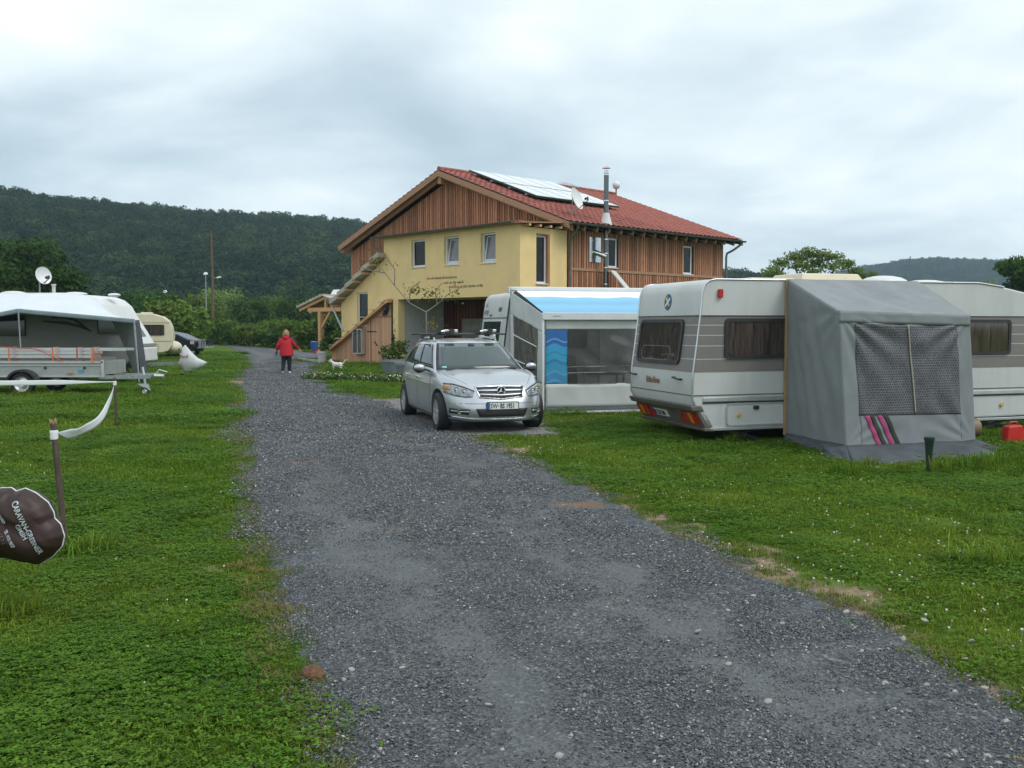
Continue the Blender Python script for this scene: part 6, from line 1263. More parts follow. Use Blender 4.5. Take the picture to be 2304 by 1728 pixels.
# outline in the cover's own plane (a to the right, b up), then bulged towards the viewer
OUT = [(.0, -.20), (-.22, -.19), (-.42, -.17), (-.60, -.10), (-.66, .04), (-.58, .17), (-.40, .21), (-.22, .185), (-.09, .19), (-.04, .215), (.02, .215), (.045, .195), (.10, .212), (.16, .185), (.23, .13), (.262, .07), (.266, .035), (.30, -.0), (.32, -.07), (.305, -.13), (.25, -.19), (.17, -.24), (.12, -.225)]
def bulge(a, b):
    d = min(math.hypot(a - p[0], b - p[1]) for p in OUTF); r_ = min(1, d / .16); w = .135 * math.sqrt(max(0, 1 - (1 - r_) ** 2))
    w += .045 * mnoise.noise(Vector((a * 7 + b * 6, b * 3 - a * 2, 2))) * r_ + .012 * mnoise.noise(Vector((a * 22 + b * 26, b * 8, 5))) * r_
    cr_ = (b - .16 + (a - .1) * .55) / .014; g_ = min(1, max(0, (a - .02) / .1)) * min(1, max(0, (.30 - a) / .06))
    return w - .022 * r_ * g_ * math.exp(-cr_ * cr_) - .014 * r_ * g_ * math.exp(-((b - .02 + (a - .2) * 1.9) / .02) ** 2)
OUTF = []
for i, p in enumerate(OUT):
    q = OUT[(i + 1) % len(OUT)]
    for k in range(5): OUTF.append((p[0] + (q[0] - p[0]) * k / 5, p[1] + (q[1] - p[1]) * k / 5))
ca = (-.14, 0.0); mb = MB(); NR = 22; vs = []
for j in range(NR + 1):
    f = 1 - j / NR * .999
    for p in OUTF: a, b_ = ca[0] + (p[0] - ca[0]) * f, ca[1] + (p[1] - ca[1]) * f; vs.append((a, -bulge(a, b_) if f < 1 else 0, b_))
n = len(OUTF); fs = [(j * n + i, j * n + (i + 1) % n, (j + 1) * n + (i + 1) % n, (j + 1) * n + i) for j in range(NR) for i in range(n)] + [tuple(NR * n + i for i in range(n))]
o = mb.add(vs, fs).build("front_skin", BC, t, smooth=180, recalc=True)
mb = MB(); vs = []
for j in range(7):
    f = 1 - .99 * j / 6
    for p in OUTF: a, b_ = ca[0] + (p[0] - ca[0]) * f, ca[1] + (p[1] - ca[1]) * f; vs.append((a, .30 * math.sqrt(max(0, 1 - f * f)), b_))
mb.add(vs, [(j * n + i, j * n + (i + 1) % n, (j + 1) * n + (i + 1) % n, (j + 1) * n + i) for j in range(6) for i in range(n)] + [tuple(6 * n + i for i in range(n))]).build("back_skin", BC, t, smooth=180)
MB().limb([(p[0], -.0, p[1]) for p in OUTF + OUTF[:1]], .0045, 6).build("piping", mat("white_piping", (.6, .62, .62), .5), t, smooth=60)
LET = mat("pale_lettering", (.42, .46, .50), .5, var=.15)
def onc(x0, b0, ang, sx, sy):
    ca_, sa_ = math.cos(R(ang)), math.sin(R(ang)); s_h = math.tan(R(-12))
    def f(x, y): x, y = x * sx, y * sy; a = x0 + x * ca_ - y * sa_; b_ = b0 + x * sa_ + y * ca_; return (a, -bulge(a, b_) - .006, b_)
    return f
text("cover_lettering", "CARAVAN-GREBNER", .042, onc(.078, .150, -66, .86, 1.0), LET, t, bold=.0010, label="large line 'CARAVAN-GREBNER'")
text("cover_lettering", "GMBH", .037, onc(.098, .018, -63, .95, 1.0), LET, t, bold=.0008)
text("cover_lettering", "97421 BERGRHEINFELD", .024, onc(-.03, .150, -62, .56, 1.0), LET, t, bold=.0006)
text("cover_lettering", "TEL. 09721 90127", .024, onc(.04, -.010, -64, .62, 1.0), LET, t, bold=.0006)
text("cover_lettering", "CARAVAN", .05, onc(-.06, .07, -60, .8, .9), mat("faint_lettering", (.10, .09, .09), .5), t)
MB().limb([(-.9, .10, -.05), (-.1, .10, -.02)], .04, 8).build("drawbar", ZINC, t); MB().limb([(-.45, .1, 0), (-.45, .1, -.58)], .025, 8).build("jockey_post", ZINC, t)

# ------------------------------------------------------------------ poles
t = thing("telegraph_pole", "tall slender wooden pole beside the bend of the drive", "pole", (-26.6, 85, 0)); MB().limb([(0, 0, 0), (.1, 0, 5), (.05, 0, 10.0)], [.13, .11, .08], 9).build("pole", mat("brown_pole", (.13, .085, .06), .85), t, smooth=60)
MB().bar((.1, 0, 5.85), (.55, 0, 5.9), .05, .04).build("lamp_arm", ZINC, t); MB().hexa([(.5, -.12, 5.82), (.85, -.12, 5.9), (.85, .12, 5.9), (.5, .12, 5.82)], [(.5, -.08, 5.95), (.8, -.08, 6.0), (.8, .08, 6.0), (.5, .08, 5.95)]).build("lamp_head", WHITE, t); MB().bx(-.2, .2, -.2, .2, 0, .9).build("base_guard", mat("grey_guard", (.3, .32, .3), .7), t)
def lamp(label, x, y, h):
    t = thing("floodlight_pole", label, "lamp post", (x, y, 0), 0, "slim grey light poles before the wooded hill"); MB().limb([(0, 0, 0), (0, 0, h)], [.06, .04], 8).build("pole", ZINC, t, smooth=60)
    MB().hexa([(-.18, -.15, h - .1), (.18, -.15, h - .1), (.18, .15, h), (-.18, .15, h)], [(-.12, -.1, h + .12), (.12, -.1, h + .12), (.12, .1, h + .16), (-.12, .1, h + .16)]).build("lamp_head", PLATE, t); return t
lamp("taller slim grey light pole close to the telegraph pole", -30.3, 95, 6.75); lamp("shorter slim grey light pole above the beige caravan", -37.6, 104, 5.3)

# ------------------------------------------------------------------ walking person
PJ = mat("red_jacket", (.45, .012, .022), .6, var=.12, scale=6, bump=.2, bscale=16); PK = mat("dark_navy", (.012, .013, .02), .7, var=.2); SKIN = mat("skin", (.50, .30, .22), .5, var=.05); HAIR = mat("ginger_blond_hair", (.34, .20, .11), .8, var=.3, scale=20, stretch=(1, 1, .2))
t = thing("person", "person in red jacket and black trousers walking away up the drive", "person", (-8.0, 33.9, 0), 6)
PH = t; K = .93
V_ = lambda x, y, z: (x * K, y * K, z * K)
mb = MB()   # body: facing +y, away from the viewer
def lb(pts, rr, n=12): mb.limb([V_(*p) for p in pts], [r_ * K for r_ in rr], n)
lb([(0, 0, .84), (0, 0, 1.0), (0, -.01, 1.2), (0, 0, 1.36), (0, .01, 1.42)], [.13, .115, .11, .10, .06], 16); lb([(0, .0, 1.36), (0, .01, 1.50)], [.062, .055])
mb.ell(V_(0, .02, 1.56), (.078 * K, .098 * K, .115 * K), 16, 12); mb.ell(V_(0, .125, 1.54), (.014, .02, .022)); 
for s in (-1, 1): mb.ell(V_(s * .079, .02, 1.55), (.012, .022, .03))
lb([(-.10, 0, .86), (-.11, .02, .47), (-.13, -.08, .10), (-.13, -.06, .04)], [.095, .062, .042, .04]); lb([(.10, 0, .86), (.10, .03, .47), (.11, .02, .08), (.11, .02, .04)], [.095, .062, .042, .04])
for s, el, hd in ((-1, (-.30, -.01, 1.10), (-.35, .05, .88)), (1, (.33, -.02, 1.12), (.47, .06, .93))):
    lb([(s * .17, 0, 1.36), el, hd], [.055, .042, .027]); d = (Vector(hd) - Vector(el)).normalized(); c = Vector(hd) + d * .05
    mb.ell(V_(*c), (.026, .038, .045), 8, 6)
    for k, (o_, ln) in enumerate(((-.03, .06), (-.01, .075), (.01, .07), (.028, .055))): lb([tuple(c + Vector((0, o_, 0)) + d * .03), tuple(c + Vector((0, o_ * 1.2, 0)) + d * (.03 + ln * .6)), tuple(c + Vector((-s * .015, o_ * 1.2, 0)) + d * (.03 + ln))], [.011, .010, .008], 6)
    lb([tuple(c + Vector((0, .03, .02))), tuple(c + Vector((-s * .01, .065, -.01)))], [.012, .009], 6)
fuse(mb, "body", SKIN, t, .009, 2)
mb = MB(); lb([(0, 0, .68), (0, 0, .80), (0, -.01, 1.0), (0, -.01, 1.2), (0, 0, 1.36), (0, .0, 1.43)], [.27, .265, .235, .215, .18, .10], 18)
mb.v = [(v[0], v[1] * .72, v[2]) for v in mb.v]
lb([(-.17, 0, 1.35), (-.30, -.01, 1.10), (-.345, .04, .91)], [.085, .085, .065]); lb([(.17, 0, 1.35), (.33, -.02, 1.12), (.455, .05, .95)], [.085, .08, .06]); lb([(-.10, -.06, 1.42), (0, -.12, 1.36), (.10, -.06, 1.42)], [.055, .07, .055]); lb([(0, 0, 1.38), (0, .0, 1.47)], [.10, .085])
fuse(mb, "jacket", PJ, t, .014, 4)
mb = MB()
lb([(-.15, 0, 1.415), (-.24, -.01, 1.24), (-.315, -.01, 1.10)], [.055, .07, .062]); lb([(.15, 0, 1.415), (.26, -.012, 1.26), (.345, -.02, 1.12), (.40, .02, 1.03)], [.055, .07, .066, .055]); mb.v = [(v[0] * 1.06, v[1], v[2] + .018) for v in mb.v]; fuse(mb, "shoulder_panels", PK, t, .012, 3)
mb = MB(); lb([(0, 0, .90), (0, 0, .80)], [.16, .15], 14); lb([(-.09, 0, .86), (-.115, .02, .47), (-.135, -.08, .10)], [.115, .085, .062]); lb([(.09, 0, .86), (.10, .03, .47), (.11, .02, .09)], [.115, .085, .062]); fuse(mb, "trousers", PK, t, .014, 3)
for s, p in ((-1, (-.135, -.05, .04)), (1, (.11, .03, .0))):
    mb = MB(); mb.ell(V_(p[0], p[1] + .05, p[2] + .045), (.045, .12, .045), 12, 8); mb.ell(V_(p[0], p[1] - .02, p[2] + .07), (.04, .05, .05), 10, 8); mb.v = [(v[0], v[1], max(v[2], .0)) for v in mb.v]; fuse(mb, "shoe", PLATE, t, .01, 2)
mb = MB(); mb.ell(V_(0, -.0, 1.58), (.092 * K, .108 * K, .108 * K), 14, 10); mb.limb([V_(-.06, -.03, 1.58), V_(-.095, -.05, 1.45)], [.055, .035], 8); mb.limb([V_(.06, -.03, 1.58), V_(.095, -.05, 1.45)], [.055, .035], 8); mb.limb([V_(0, -.06, 1.58), V_(0, -.085, 1.46)], [.07, .05], 8); fuse(mb, "hair", HAIR, t, .012, 2)
q = thing("leash", "blue dog leash bundled in the walking person's left hand", "leash", (-8.0, 33.9, 0), 6); MB().limb([(-.335, .03, .84), (-.36, .02, .72), (-.34, .02, .62), (-.31, .02, .74), (-.335, .03, .83)], .014, 6).limb([(-.36, .02, .8), (-.40, .0, .66), (-.37, .0, .58)], .010, 6).build("strap", mat("blue_strap", (.02, .05, .2), .6), q)
# ------------------------------------------------------------------ small white dog
FUR = mat("white_fur", (.62, .60, .55), .95, var=.1, scale=30, bump=.8, bscale=50)
t = thing("dog", "small white terrier with raised tail at the grass edge", "dog", (-6.45, 35.35, 0), -12); t.scale = (1.12, 1.12, 1.12)
mb = MB()
mb.limb([(-.16, 0, .24), (-.10, 0, .235), (.0, 0, .23), (.10, 0, .235), (.17, 0, .23)], [.07, .088, .080, .085, .06], 14)
mb.limb([(-.15, 0, .27), (-.20, -.01, .31), (-.23, -.02, .345)], [.065, .055, .055], 10); mb.ell((-.245, -.02, .355), (.06, .055, .055), 12, 8); mb.limb([(-.26, -.02, .345), (-.325, -.03, .33)], [.035, .022], 8)
for s in (-1, 1): mb.limb([(-.225, s * .035 - .02, .39), (-.22, s * .045 - .02, .435)], [.02, .006], 6)
mb.limb([(.18, 0, .27), (.23, 0, .33), (.27, 0, .385), (.315, .0, .395)], [.03, .026, .022, .012], 8)
for x, y, f in ((-.13, -.045, .02), (-.10, .045, -.03)): mb.limb([(x, y, .2), (x + f, y, .10), (x - f * .5, y, .015)], [.036, .027, .024], 8); mb.ell((x - f * .5 - .01, y, .014), (.03, .022, .016), 8, 6)
for x, y, f in ((.13, -.045, .03), (.11, .045, -.02)): mb.limb([(x, y, .21), (x - .02, y, .14), (x + .035 + f, y, .085), (x + .02 + f, y, .012)], [.05, .036, .024, .023], 8); mb.ell((x + .01 + f, y, .014), (.03, .022, .016), 8, 6)
fuse(mb, "body", FUR, t, .008, 1)
MB().ell((-.345, -.032, .334), (.012, .012, .010), 8, 6).build("nose", INK, t); MB().ell((-.285, -.062, .372), (.008, .008, .008), 8, 6).ell((-.285, .018, .372), (.008, .008, .008), 8, 6).build("eyes", INK, t)
MB().lathe([(.060, -.008), (.062, .008)], (0, 0, 0), "x", 14, False).build("collar", mat("dark_collar", (.04, .03, .03), .6), t).location = (-.185, -.008, .295)
# ------------------------------------------------------------------ trees and shrubs
TL1 = leafmat("dark_tree_leaves", (.028, .062, .014), (.050, .10, .020), .25, .4, (.35, 1.5)); TL2 = leafmat("pale_tree_leaves", (.14, .20, .06), (.20, .27, .09), .5, .5, (.5, 1.4)); TL3 = leafmat("hedge_leaves", (.07, .125, .02), (.13, .185, .035), .35, .25, (.4, 1.45))
def tree(name, label, loc, blobs, n, size, m, trunk_r, trunk_h, limbs=(), cat="tree", group=None, seed=2, shell=.4):
    t = thing(name, label, cat, loc, 0, group); leaves("crown", blobs, n, size, m, t, seed, shell)
    mb = MB().limb([(0, 0, -.1), (.05, 0, trunk_h * .5), (0, .05, trunk_h)], [trunk_r, trunk_r * .8, trunk_r * .55], 8)
    for l_ in limbs: mb.limb([(0, 0, trunk_h * .55), *l_], [trunk_r * .55] + [trunk_r * .4 * (1 - .25 * k) for k in range(len(l_))], 6)
    mb.build("trunk", BARK, t, smooth=60); return t
rr = random.Random(12); ORD = "first second third fourth fifth sixth seventh eighth ninth tenth eleventh twelfth thirteenth fourteenth fifteenth".split()
def cluster(c, r, k, sr, zs=.8): return [(c[0] + r * rr.uniform(-1, 1), c[1] + r * rr.uniform(-1, 1), c[2] + r * zs * rr.uniform(-1, 1), sr * rr.uniform(.7, 1.2), sr * rr.uniform(.7, 1.2), sr * rr.uniform(.55, .95)) for _ in range(k)]
tree("broadleaf_tree", "large dark rounded tree behind the long caravan at far left", (-31.2, 60, 0), [(0, 0, 4.4, 3.9, 3.9, 2.9)] + cluster((0, 0, 4.5), 3.0, 14, 1.5, .75), 26000, .16, TL1, .35, 4.0, [((1.5, 0, 3.5), (2.5, .5, 5)), ((-1.5, .5, 3.5), (-2.6, 0, 5))], seed=3, shell=.3)
pb = [(x * 1.02, y, z * .62 + 2.55, r_, r_, r_ * .5) for x, y, z, r_ in ((-2.3, 0, 3.6, .65), (-1.7, .3, 4.4, .7), (-1.0, 0, 4.9, .8), (-.2, .2, 5.3, .8), (.6, 0, 5.1, .75), (1.3, .2, 4.9, .7), (1.9, 0, 4.3, .65), (2.5, .2, 3.6, .6), (-.9, -.4, 4.1, .7), (.3, .4, 4.4, .8), (1.1, -.3, 4.0, .7), (-1.9, 0, 3.3, .6), (0, 0, 3.5, .8), (2.9, 0, 3.0, .6), (3.3, 0, 3.3, .5))]
tree("light_tree", "pale airy tree showing sky between its branches above the striped caravan", (17.2, 55, 0), pb, 4200, .095, TL2, .16, 2.6, [((-1.0, 0, 3.2), (-2.2, .1, 4.0)), ((-.4, .1, 3.6), (-1.0, 0, 5.0)), ((.1, 0, 3.8), (0, .1, 5.4)), ((.7, 0, 3.5), (1.3, .1, 5.0)), ((1.2, 0, 3.0), (2.4, .1, 3.9)), ((-.8, 0, 3.2), (-1.7, 0, 4.6)), ((.9, 0, 3.2), (1.9, 0, 4.5))], seed=5, shell=.8)
tree("broadleaf_tree", "dark dense tree at the far right behind the caravan nose", (33.6, 60, 0), [(0, 0, 3.4, 2.6, 2.6, 2.0)] + cluster((0, 0, 3.8), 2.0, 10, 1.1), 15000, .15, TL1, .25, 3.0, seed=6, shell=.35)
for k, (u, D, top, r_) in enumerate(((2060, 88, 5.4, 1.2), (2100, 92, 6.0, .9), (2165, 86, 5.3, 1.5), (2215, 90, 5.9, 1.2), (2010, 95, 5.3, 1.0), (1950, 70, 4.6, 1.0), (1700, 75, 5.2, 1.2))):
    tree("small_tree", ("small treetop fifth from", "treetop sixth from", "pale treetop seventh from", "pale treetop last from", "treetop fourth from", "low treetop second from", "low treetop first from")[k] + " the house, above the striped caravan roof", ((u - 1152) / 2150 * D, D, 0), [(0, 0, top - r_ * .8, r_, r_, r_ * .8), (r_ * .7, 0, top - r_ * 1.5, r_ * .8, r_, r_ * .7), (-r_ * .8, 0, top - r_ * 1.6, r_ * .8, r_, r_ * .7), (0, 0, top - r_ * 2.4, r_ * 1.2, r_ * 1.2, r_)], 2200, .14, TL2 if k in (2, 3) else TL1, .12, top * .6, group="small treetops above the caravan roof", seed=20 + k)
# bushes edging the bend of the drive
for k in range(15):
    f = k / 14; x, y = -33.5 + f * 25.5, 95 - f * 36.0; h = 1.5 + 1.1 * rr.random()
    t = thing("hedge_bush", ORD[k] + " bush from the left in the hedge beyond the bend of the drive", "bush", (x, y, 0), 0, "hedge bushes beyond the bend of the drive")
    leaves("foliage", [(0, 0, h * .45, 1.7, 1.3, h * .5)] + cluster((0, 0, h * .6), 1.1, 6, .75, .4), 2600, .13, TL3 if k % 3 else TL1, t, 30 + k, .35); MB().limb([(0, 0, -.05), (.1, 0, h * .5)], .05, 6).build("stem", BARK, t)
for k, (u, D, top, r_, m) in enumerate(((395, 66, 3.6, 1.5, TL3), (430, 72, 3.2, 1.5, TL3), (365, 70, 4.2, 1.8, TL1), (470, 100, 5.2, 2.2, TL3), (512, 112, 6.3, 2.6, TL2), (560, 108, 4.8, 2.5, TL1), (610, 118, 5.8, 2.8, TL3), (665, 104, 5.0, 2.4, TL1), (715, 110, 5.4, 2.6, TL1), (760, 95, 4.2, 2.0, TL3), (330, 95, 5.6, 2.6, TL1))):
    tree("shrub_tree", ORD[(2, 3, 1, 4, 5, 6, 7, 8, 9, 10, 0)[k]] + " shrubby tree from the left between the hedge and the wooded hill", ((u - 1152) / 2150 * D, D, 0), [(0, 0, top * .5, r_, r_, top * .48)] + cluster((0, 0, top * .6), r_ * .8, 7, r_ * .45, .6), 3600, .16, m, .14, top * .6, group="shrubby trees between hedge and wooded hill", seed=60 + k, shell=.35)

# ------------------------------------------------------------------ lawn
GB = leafmat("grass_blades", (.095, .185, .014), (.19, .265, .032), .38, .45, (.55, 1.4)); DRY = leafmat("dry_grass", (.16, .17, .05), (.26, .22, .09), .3, 2.0, (.6, 1.3)); CLV = leafmat("clover_leaves", (.070, .165, .016), (.115, .215, .028), .32, 1.0, (.6, 1.35))
def grass_proto(seed, n, rad, hmin, hmax, m, clover=0, w=.0030):
    rg = np.random.default_rng(seed); a = rg.random(n) * 6.28; r_ = rad * np.sqrt(rg.random(n)); x, y = r_ * np.cos(a), r_ * np.sin(a); h = hmin + (hmax - hmin) * rg.random(n) ** 1.6
    b = rg.random(n) * 6.28; le = .35 + .75 * rg.random(n); dx, dy = np.cos(b), np.sin(b); px, py = -dy * w, dx * w; V = np.zeros((n, 5, 3))
    V[:, 0] = np.stack([x - px, y - py, -.01 * np.ones(n)], 1); V[:, 1] = np.stack([x + px, y + py, -.01 * np.ones(n)], 1)
    mx_, my_ = x + dx * h * le * .35, y + dy * h * le * .35
    V[:, 2] = np.stack([mx_ + px * .8, my_ + py * .8, h * .6], 1); V[:, 3] = np.stack([mx_ - px * .8, my_ - py * .8, h * .6], 1); V[:, 4] = np.stack([x + dx * h * le, y + dy * h * le, h * (.98 - .25 * le)], 1)
    vs = V.reshape(-1, 3).tolist(); fs = []
    for i in range(n): o = 5 * i; fs += [(o, o + 1, o + 2, o + 3), (o + 3, o + 2, o + 4)]
    tint = np.repeat(rg.random(n), 5).tolist()
    for i in range(clover):
        cx, cy = rad * (2 * rg.random() - 1) * .9, rad * (2 * rg.random() - 1) * .9; cz = .018 + .03 * rg.random(); s = .008 + .006 * rg.random(); tv = float(rg.random()); a0 = rg.random() * 6.28; tl = .4 * (rg.random() - .5)
        for k in range(3):
            aa = a0 + k * 2.09; ux, uy = math.cos(aa), math.sin(aa); o = len(vs)
            vs += [[cx, cy, cz], [cx + s * (ux - .6 * uy), cy + s * (uy + .6 * ux), cz + s * tl], [cx + 1.7 * s * ux, cy + 1.7 * s * uy, cz + s * .2], [cx + s * (ux + .6 * uy), cy + s * (uy - .6 * ux), cz - s * tl]]; fs.append((o, o + 1, o + 2, o + 3)); tint += [tv * .7 + .1] * 4
    me = bpy.data.meshes.new("grass"); me.from_pydata(vs, [], fs); at = me.attributes.new("tint", "FLOAT", "POINT"); at.data.foreach_set("value", np.array(tint, np.float32)); me.materials.append(m)
    if clover:
        me.materials.append(CLV); mi = [0] * (2 * n) + [1] * (3 * clover); me.polygons.foreach_set("material_index", mi)
    return me
gp = [grass_proto(200 + k, 230, .20, .016, .046, GB, (0, 60, 150, 20)[k]) for k in range(4)] + [grass_proto(210, 60, .10, .03, .09, DRY)]
bl_rects = [(Fr_o, a_, x0_, x1_, y0_, y1_) for Fr_o, a_, x0_, x1_, y0_, y1_ in (((.29, 35), -46.3, -12.4, .2, -.1, 13.5), ((.85, 15.0), 7, -4.3, .0, 0, 7.6), ((-.05, 21.3), 13.7, .0, 3.7, -2.85, 0), ((2.75, 14), 17.7, 1.5, 3.7, -2.1, 0), ((2.75, 14), 17.7, .1, 6.8, .05, 2.05), ((-.05, 21.3), 13.7, .2, 6.6, .0, 2.5), ((-11.2, 30), 0, -6.5, -.9, .1, 2.2), ((-10.13, 23.6), 0, -4.3, -.1, .15, 1.4))]
def allowed(x, y, pad=0.0):
    w = edge_wob(y, 11); w2 = edge_wob(y, 12) * 1.3; ok = (x < xl(y) + w - pad) | (x > xr(y) + w2 + pad)
    for o_, a_, x0, x1, y0, y1 in bl_rects:
        c_, s_ = math.cos(R(a_)), math.sin(R(a_)); lx = (x - o_[0]) * c_ + (y - o_[1]) * s_; ly = -(x - o_[0]) * s_ + (y - o_[1]) * c_
        ok &= ~((lx > x0) & (lx < x1) & (ly > y0) & (ly < y1))
    return ok
rg = np.random.default_rng(9)
def wedge(n, d0, d1, a0=-48, a1=54):
    az = np.radians(a0 + (a1 - a0) * rg.random(n)); d = np.sqrt(d0 * d0 + (d1 * d1 - d0 * d0) * rg.random(n)); return d * np.sin(az), d * np.cos(az)
P, Rr, S, I = [], [], [], []
for d0, d1, n, s0, s1 in ((2.4, 9, 3700, .8, 1.15), (9, 18, 6000, 1.1, 1.5), (18, 34, 7200, 1.7, 2.4), (34, 62, 7000, 2.6, 3.8)):
    x, y = wedge(n, d0, d1); k = allowed(x, y, -.02) & (rg.random(n) > np.clip(dirtf(x, y) * 1.6, 0, .97)); x, y = x[k], y[k]; n = len(x)
    P.append(np.stack([x, y, gz(x, y) - .004], 1)); Rr.append(np.stack([rg.normal(size=n) * .05, rg.normal(size=n) * .05, rg.random(n) * 6.28], 1))
    s = s0 + (s1 - s0) * rg.random(n); s *= 1 + .12 * fbm(x, y, 1.1, 41).clip(-1, 1); S.append(s); cl = fbm(x, y, 1.3, 42) + .5 * rg.normal(size=n); I.append(np.where(cl > .75, 2, np.where(cl > .35, 1, np.where(cl > -.5, 3, 0))))
scatter("lawn_grass", np.concatenate(P), np.concatenate(Rr), np.concatenate(S), np.concatenate(I), gp)
# ragged edge tufts and dry wisps along the drive, long grass round stakes and jacks
P, S, I = [], [], []
for k in range(1500):
    y = 3.0 + 24 * rg.random() ** 1.5; side = rg.random() < .72
    x = float(xl(y)) + rg.normal() * .07 - .02 if side else float(xr(y)) + rg.normal() * .2 - .02; P.append((x, y, 0.004)); S.append(.35 + .45 * rg.random()); I.append(0 if rg.random() < .5 else (4 if rg.random() < .7 else 3))
for cx, cy, r_, n in ((-.95, 4.05, .16, 16), (-1.0, 4.45, .18, 14), (-1.42, 5.1, .14, 8), (-1.33, 5.67, .07, 5), (-1.52, 5.7, .10, 6), (-1.28, 5.3, .06, 3), (-.73, 3.85, .12, 12), (-1.71, 7.4, .05, 3), (-1.6, 6.6, .04, 2), (-.95, 15.6, .3, 14), (-.6, 14.8, .35, 16), (.3, 14.95, .4, 18), (1.75, 7.2, .2, 8), (2.1, 6.0, .15, 6)):
    for _ in range(n): P.append((cx + rg.normal() * r_, cy + rg.normal() * r_ * .8, .006)); S.append(.5 + .4 * rg.random()); I.append(4 if rg.random() < .4 else 0)
scatter("edge_tufts", P, [(0, 0, rg.random() * 6.28) for _ in P], S, I, gp)
LONG = [grass_proto(220, 90, .14, .10, .26, GB, 0, .004), grass_proto(221, 70, .16, .06, .18, CLV, 30, .005)]
P = []
for (cx, cy), n, r_ in (((-3.4, 7.25), 8, .12), ((-6.78, 16.35), 5, .12), ((-3.0, 5.6), 5, .12), ((2.35, 16.0), 12, .3), ((3.3, 14.1), 3, .12), ((3.6, 6.8), 12, .2), ((6.9, 14.9), 16, .6), ((4.6, 11.6), 6, .5), ((6.2, 11.9), 7, .6), ((-12.0, 23.4), 14, .8), ((-9.3, 23.5), 5, .3), ((-11, 28.2), 16, 1.4), ((-14, 29.9), 24, 2.0), ((-.2, 21.4), 10, .4), (( -8.6, 43.0), 8, .5), ((-10, 31), 8, .5)):
    for _ in range(n): P.append((cx + rg.normal() * r_, cy + rg.normal() * r_ * .5, -.005))
P = [p for p in P if float(p[0]) < float(xl(p[1])) or p[0] > float(xr(p[1]))]
scatter("long_grass", P, [(0, 0, rg.random() * 6.28) for _ in P], [.6 + .6 * rg.random() for _ in P], [int(rg.random() < .5) for _ in P], LONG)
# clover heads
def ball(col): m_ = mat("clover_bloom", col, .8, var=.15); return MB().ell((0, 0, .045), (.010, .010, .009), 6, 4).limb([(0, 0, 0), (0, 0, .04)], .0012, 3).mesh("bloom", m_)
x, y = wedge(22000, 3.2, 24); f = fbm(x, y, 1.0, 55) + .4 * rg.normal(size=22000); k = allowed(x, y, .1) & (rg.random(22000) < np.where(x > 0, np.where(f > .25, .8, .08), np.where(f > .8, .22, .03))) ; x, y = x[k], y[k]; n = len(x)
scatter("clover_blooms", np.stack([x, y, gz(x, y)], 1), np.stack([rg.normal(size=n) * .2, rg.normal(size=n) * .2, rg.random(n)], 1), .50 + .38 * rg.random(n), rg.integers(0, 3, n), [ball((.62, .60, .52)), ball((.55, .45, .42)), ball((.66, .66, .60))])

# ------------------------------------------------------------------ gravel
SM = bpy.data.materials.new("slate_chips"); SM.use_nodes = True
def stone_mat():
    t = SM.node_tree; l = t.links.new; p = t.nodes["Principled BSDF"]; p.inputs["Roughness"].default_value = .75; p.inputs["Specular IOR Level"].default_value = .2
    a = NN(t, "ShaderNodeAttribute", attribute_name="tint"); c = ramp(t, [(0, (.048, .053, .060)), (.45, (.097, .107, .118)), (.85, (.155, .168, .178)), (.965, (.23, .23, .23)), (.99, (.42, .41, .38))]); l(a.outputs["Fac"], c.inputs[0]); l(c.outputs[0], p.inputs["Base Color"])
stone_mat()
def stone_proto(seed, n, rad, smin, smax):
    rg = np.random.default_rng(seed); vs, fs, ti = [], [], []
    base = np.array([(1, 0, 0), (0, 1, 0), (-1, 0, 0), (0, -1, 0), (0, 0, 1), (0, 0, -1), (.7, .7, .2), (-.7, -.7, .1)])[:6]
    F_ = [(0, 1, 4), (1, 2, 4), (2, 3, 4), (3, 0, 4), (1, 0, 5), (2, 1, 5), (3, 2, 5), (0, 3, 5)]
    for i in range(n):
        s = smin + (smax - smin) * rg.random() ** 2; a = rg.random() * 6.28; r_ = rad * math.sqrt(rg.random()); c = np.array([r_ * math.cos(a), r_ * math.sin(a), s * .3])
        v = base * (1 + .35 * rg.normal(size=(6, 1))) * np.array([1, .65 + .3 * rg.random(), .35 + .35 * rg.random()]) * s; q, w = rg.random() * 6.28, rg.normal() * .35; cq, sq = math.cos(q), math.sin(q)
        v = np.stack([v[:, 0] * cq - v[:, 1] * sq, v[:, 0] * sq + v[:, 1] * cq, v[:, 2] + v[:, 0] * w], 1) + c; o = len(vs); vs += v.tolist(); fs += [tuple(o + k for k in f) for f in F_]; ti += [float(rg.random())] * 6
    me = bpy.data.meshes.new("chips"); me.from_pydata(vs, [], fs); at = me.attributes.new("tint", "FLOAT", "POINT"); at.data.foreach_set("value", np.array(ti, np.float32)); me.materials.append(SM); return me
sp_ = [stone_proto(300 + k, 420, .26, .0035, .0105) for k in range(4)] + [stone_proto(310, 120, .26, .003, .008)]
P, S, I = [], [], []
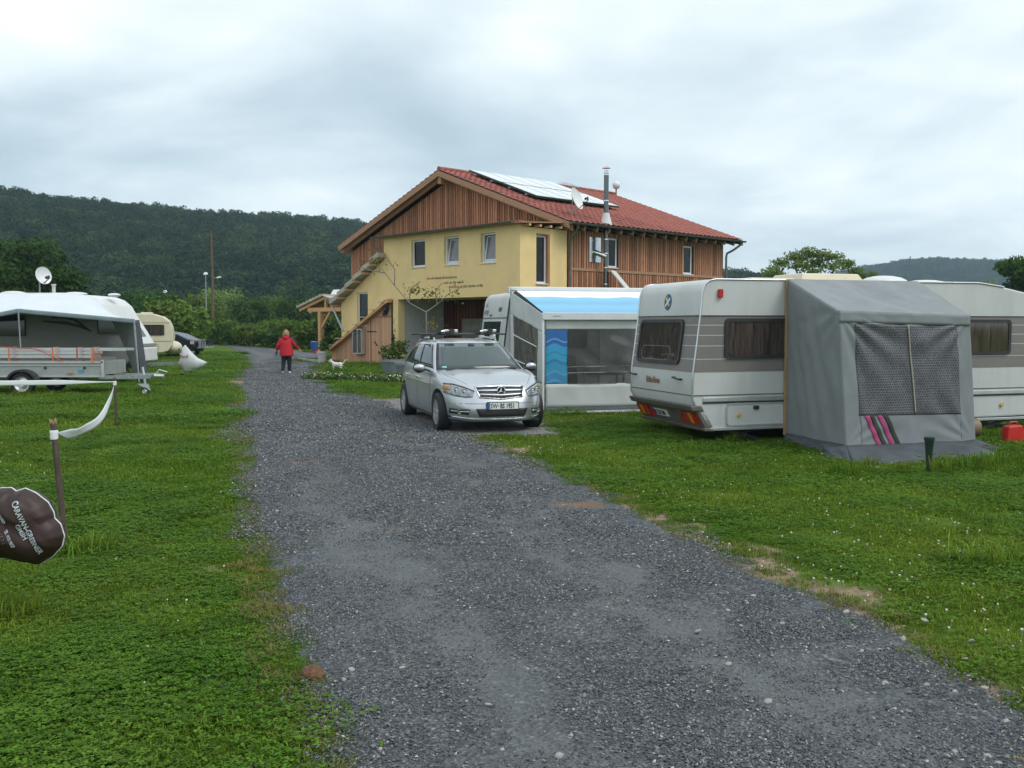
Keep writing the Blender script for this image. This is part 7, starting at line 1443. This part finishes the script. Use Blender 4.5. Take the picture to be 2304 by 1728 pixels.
for y0, y1, dens, s0 in ((3.0, 7.5, 17, .85), (7.5, 13, 12, 1.2), (13, 24, 6, 1.7), (24, 46, 2.0, 2.2)):
    n = int((y1 - y0) * 5.5 * dens); y = y0 + (y1 - y0) * rg.random(n); x = xl(y) - .25 + (xr(y) - xl(y) + .5) * rg.random(n)
    ed = np.minimum(x - xl(y), xr(y) - x); tr = trackf(x, y) + .35 * fbm(x, y, 2.2, 66); ru = rustf(x, y)
    k = (ed > -.22) & (rg.random(n) < np.where(ed < .02, .20, 1)) & (rg.random(n) < np.clip((46 - y) / 14, 0, 1)) & (rg.random(n) < np.where(x > xr(y) - .05, 1 - dirtf(x, y), 1)) & (ru < .35); x, y, tr = x[k], y[k], tr[k]; n = len(x)
    P.append(np.stack([x, y, gz(x, y) + np.where(ed[k] > .1, .0275, .008) - .012 * trackf(x, y)], 1)); S.append(s0 * (.85 + .35 * rg.random(n))); I.append(np.where(rg.random(n) < tr * 1.15, 4, rg.integers(0, 4, n)))
P = np.concatenate(P); n = len(P); scatter("gravel_chips", P, np.stack([np.zeros(n), np.zeros(n), rg.random(n) * 6.28], 1), np.concatenate(S), np.concatenate(I), sp_)
# bigger pale stones
PS = mat("pale_stone", (.30, .29, .27), .8, var=.3, scale=60); ps = MB().ell((0, 0, .3), (1, .7, .42), 9, 6)
ps.v = [(v[0] * (1 + .15 * math.sin(v[1] * 9)), v[1] * (1 + .2 * math.sin(v[0] * 7)), v[2]) for v in ps.v]; psm = ps.mesh("stone", PS)
n = 260; y = 3.2 + 12 * rg.random(n) ** 1.5; x = xl(y) + (xr(y) - xl(y)) * np.where(rg.random(n) < .5, rg.random(n), .97 + .1 * rg.normal(size=n)); n = len(x)
scatter("pale_stones", np.stack([x, y, gz(x, y) + .02], 1), np.stack([rg.normal(size=n) * .3, rg.normal(size=n) * .3, rg.random(n) * 6.28], 1), .008 + .018 * rg.random(n) ** 2.5, np.zeros(n, int), [psm])
t = tag(MB().ell((0, 0, .0), (.062, .055, .05), 14, 8).build("earth_clod", mat("rusty_clod", (.14, .075, .04), .95, var=.4, scale=30, bump=1.0, bscale=60), None, smooth=180), "rusty brown clod of earth at the left edge of the drive", "clod"); t.location = (-.98, 4.6, .03)
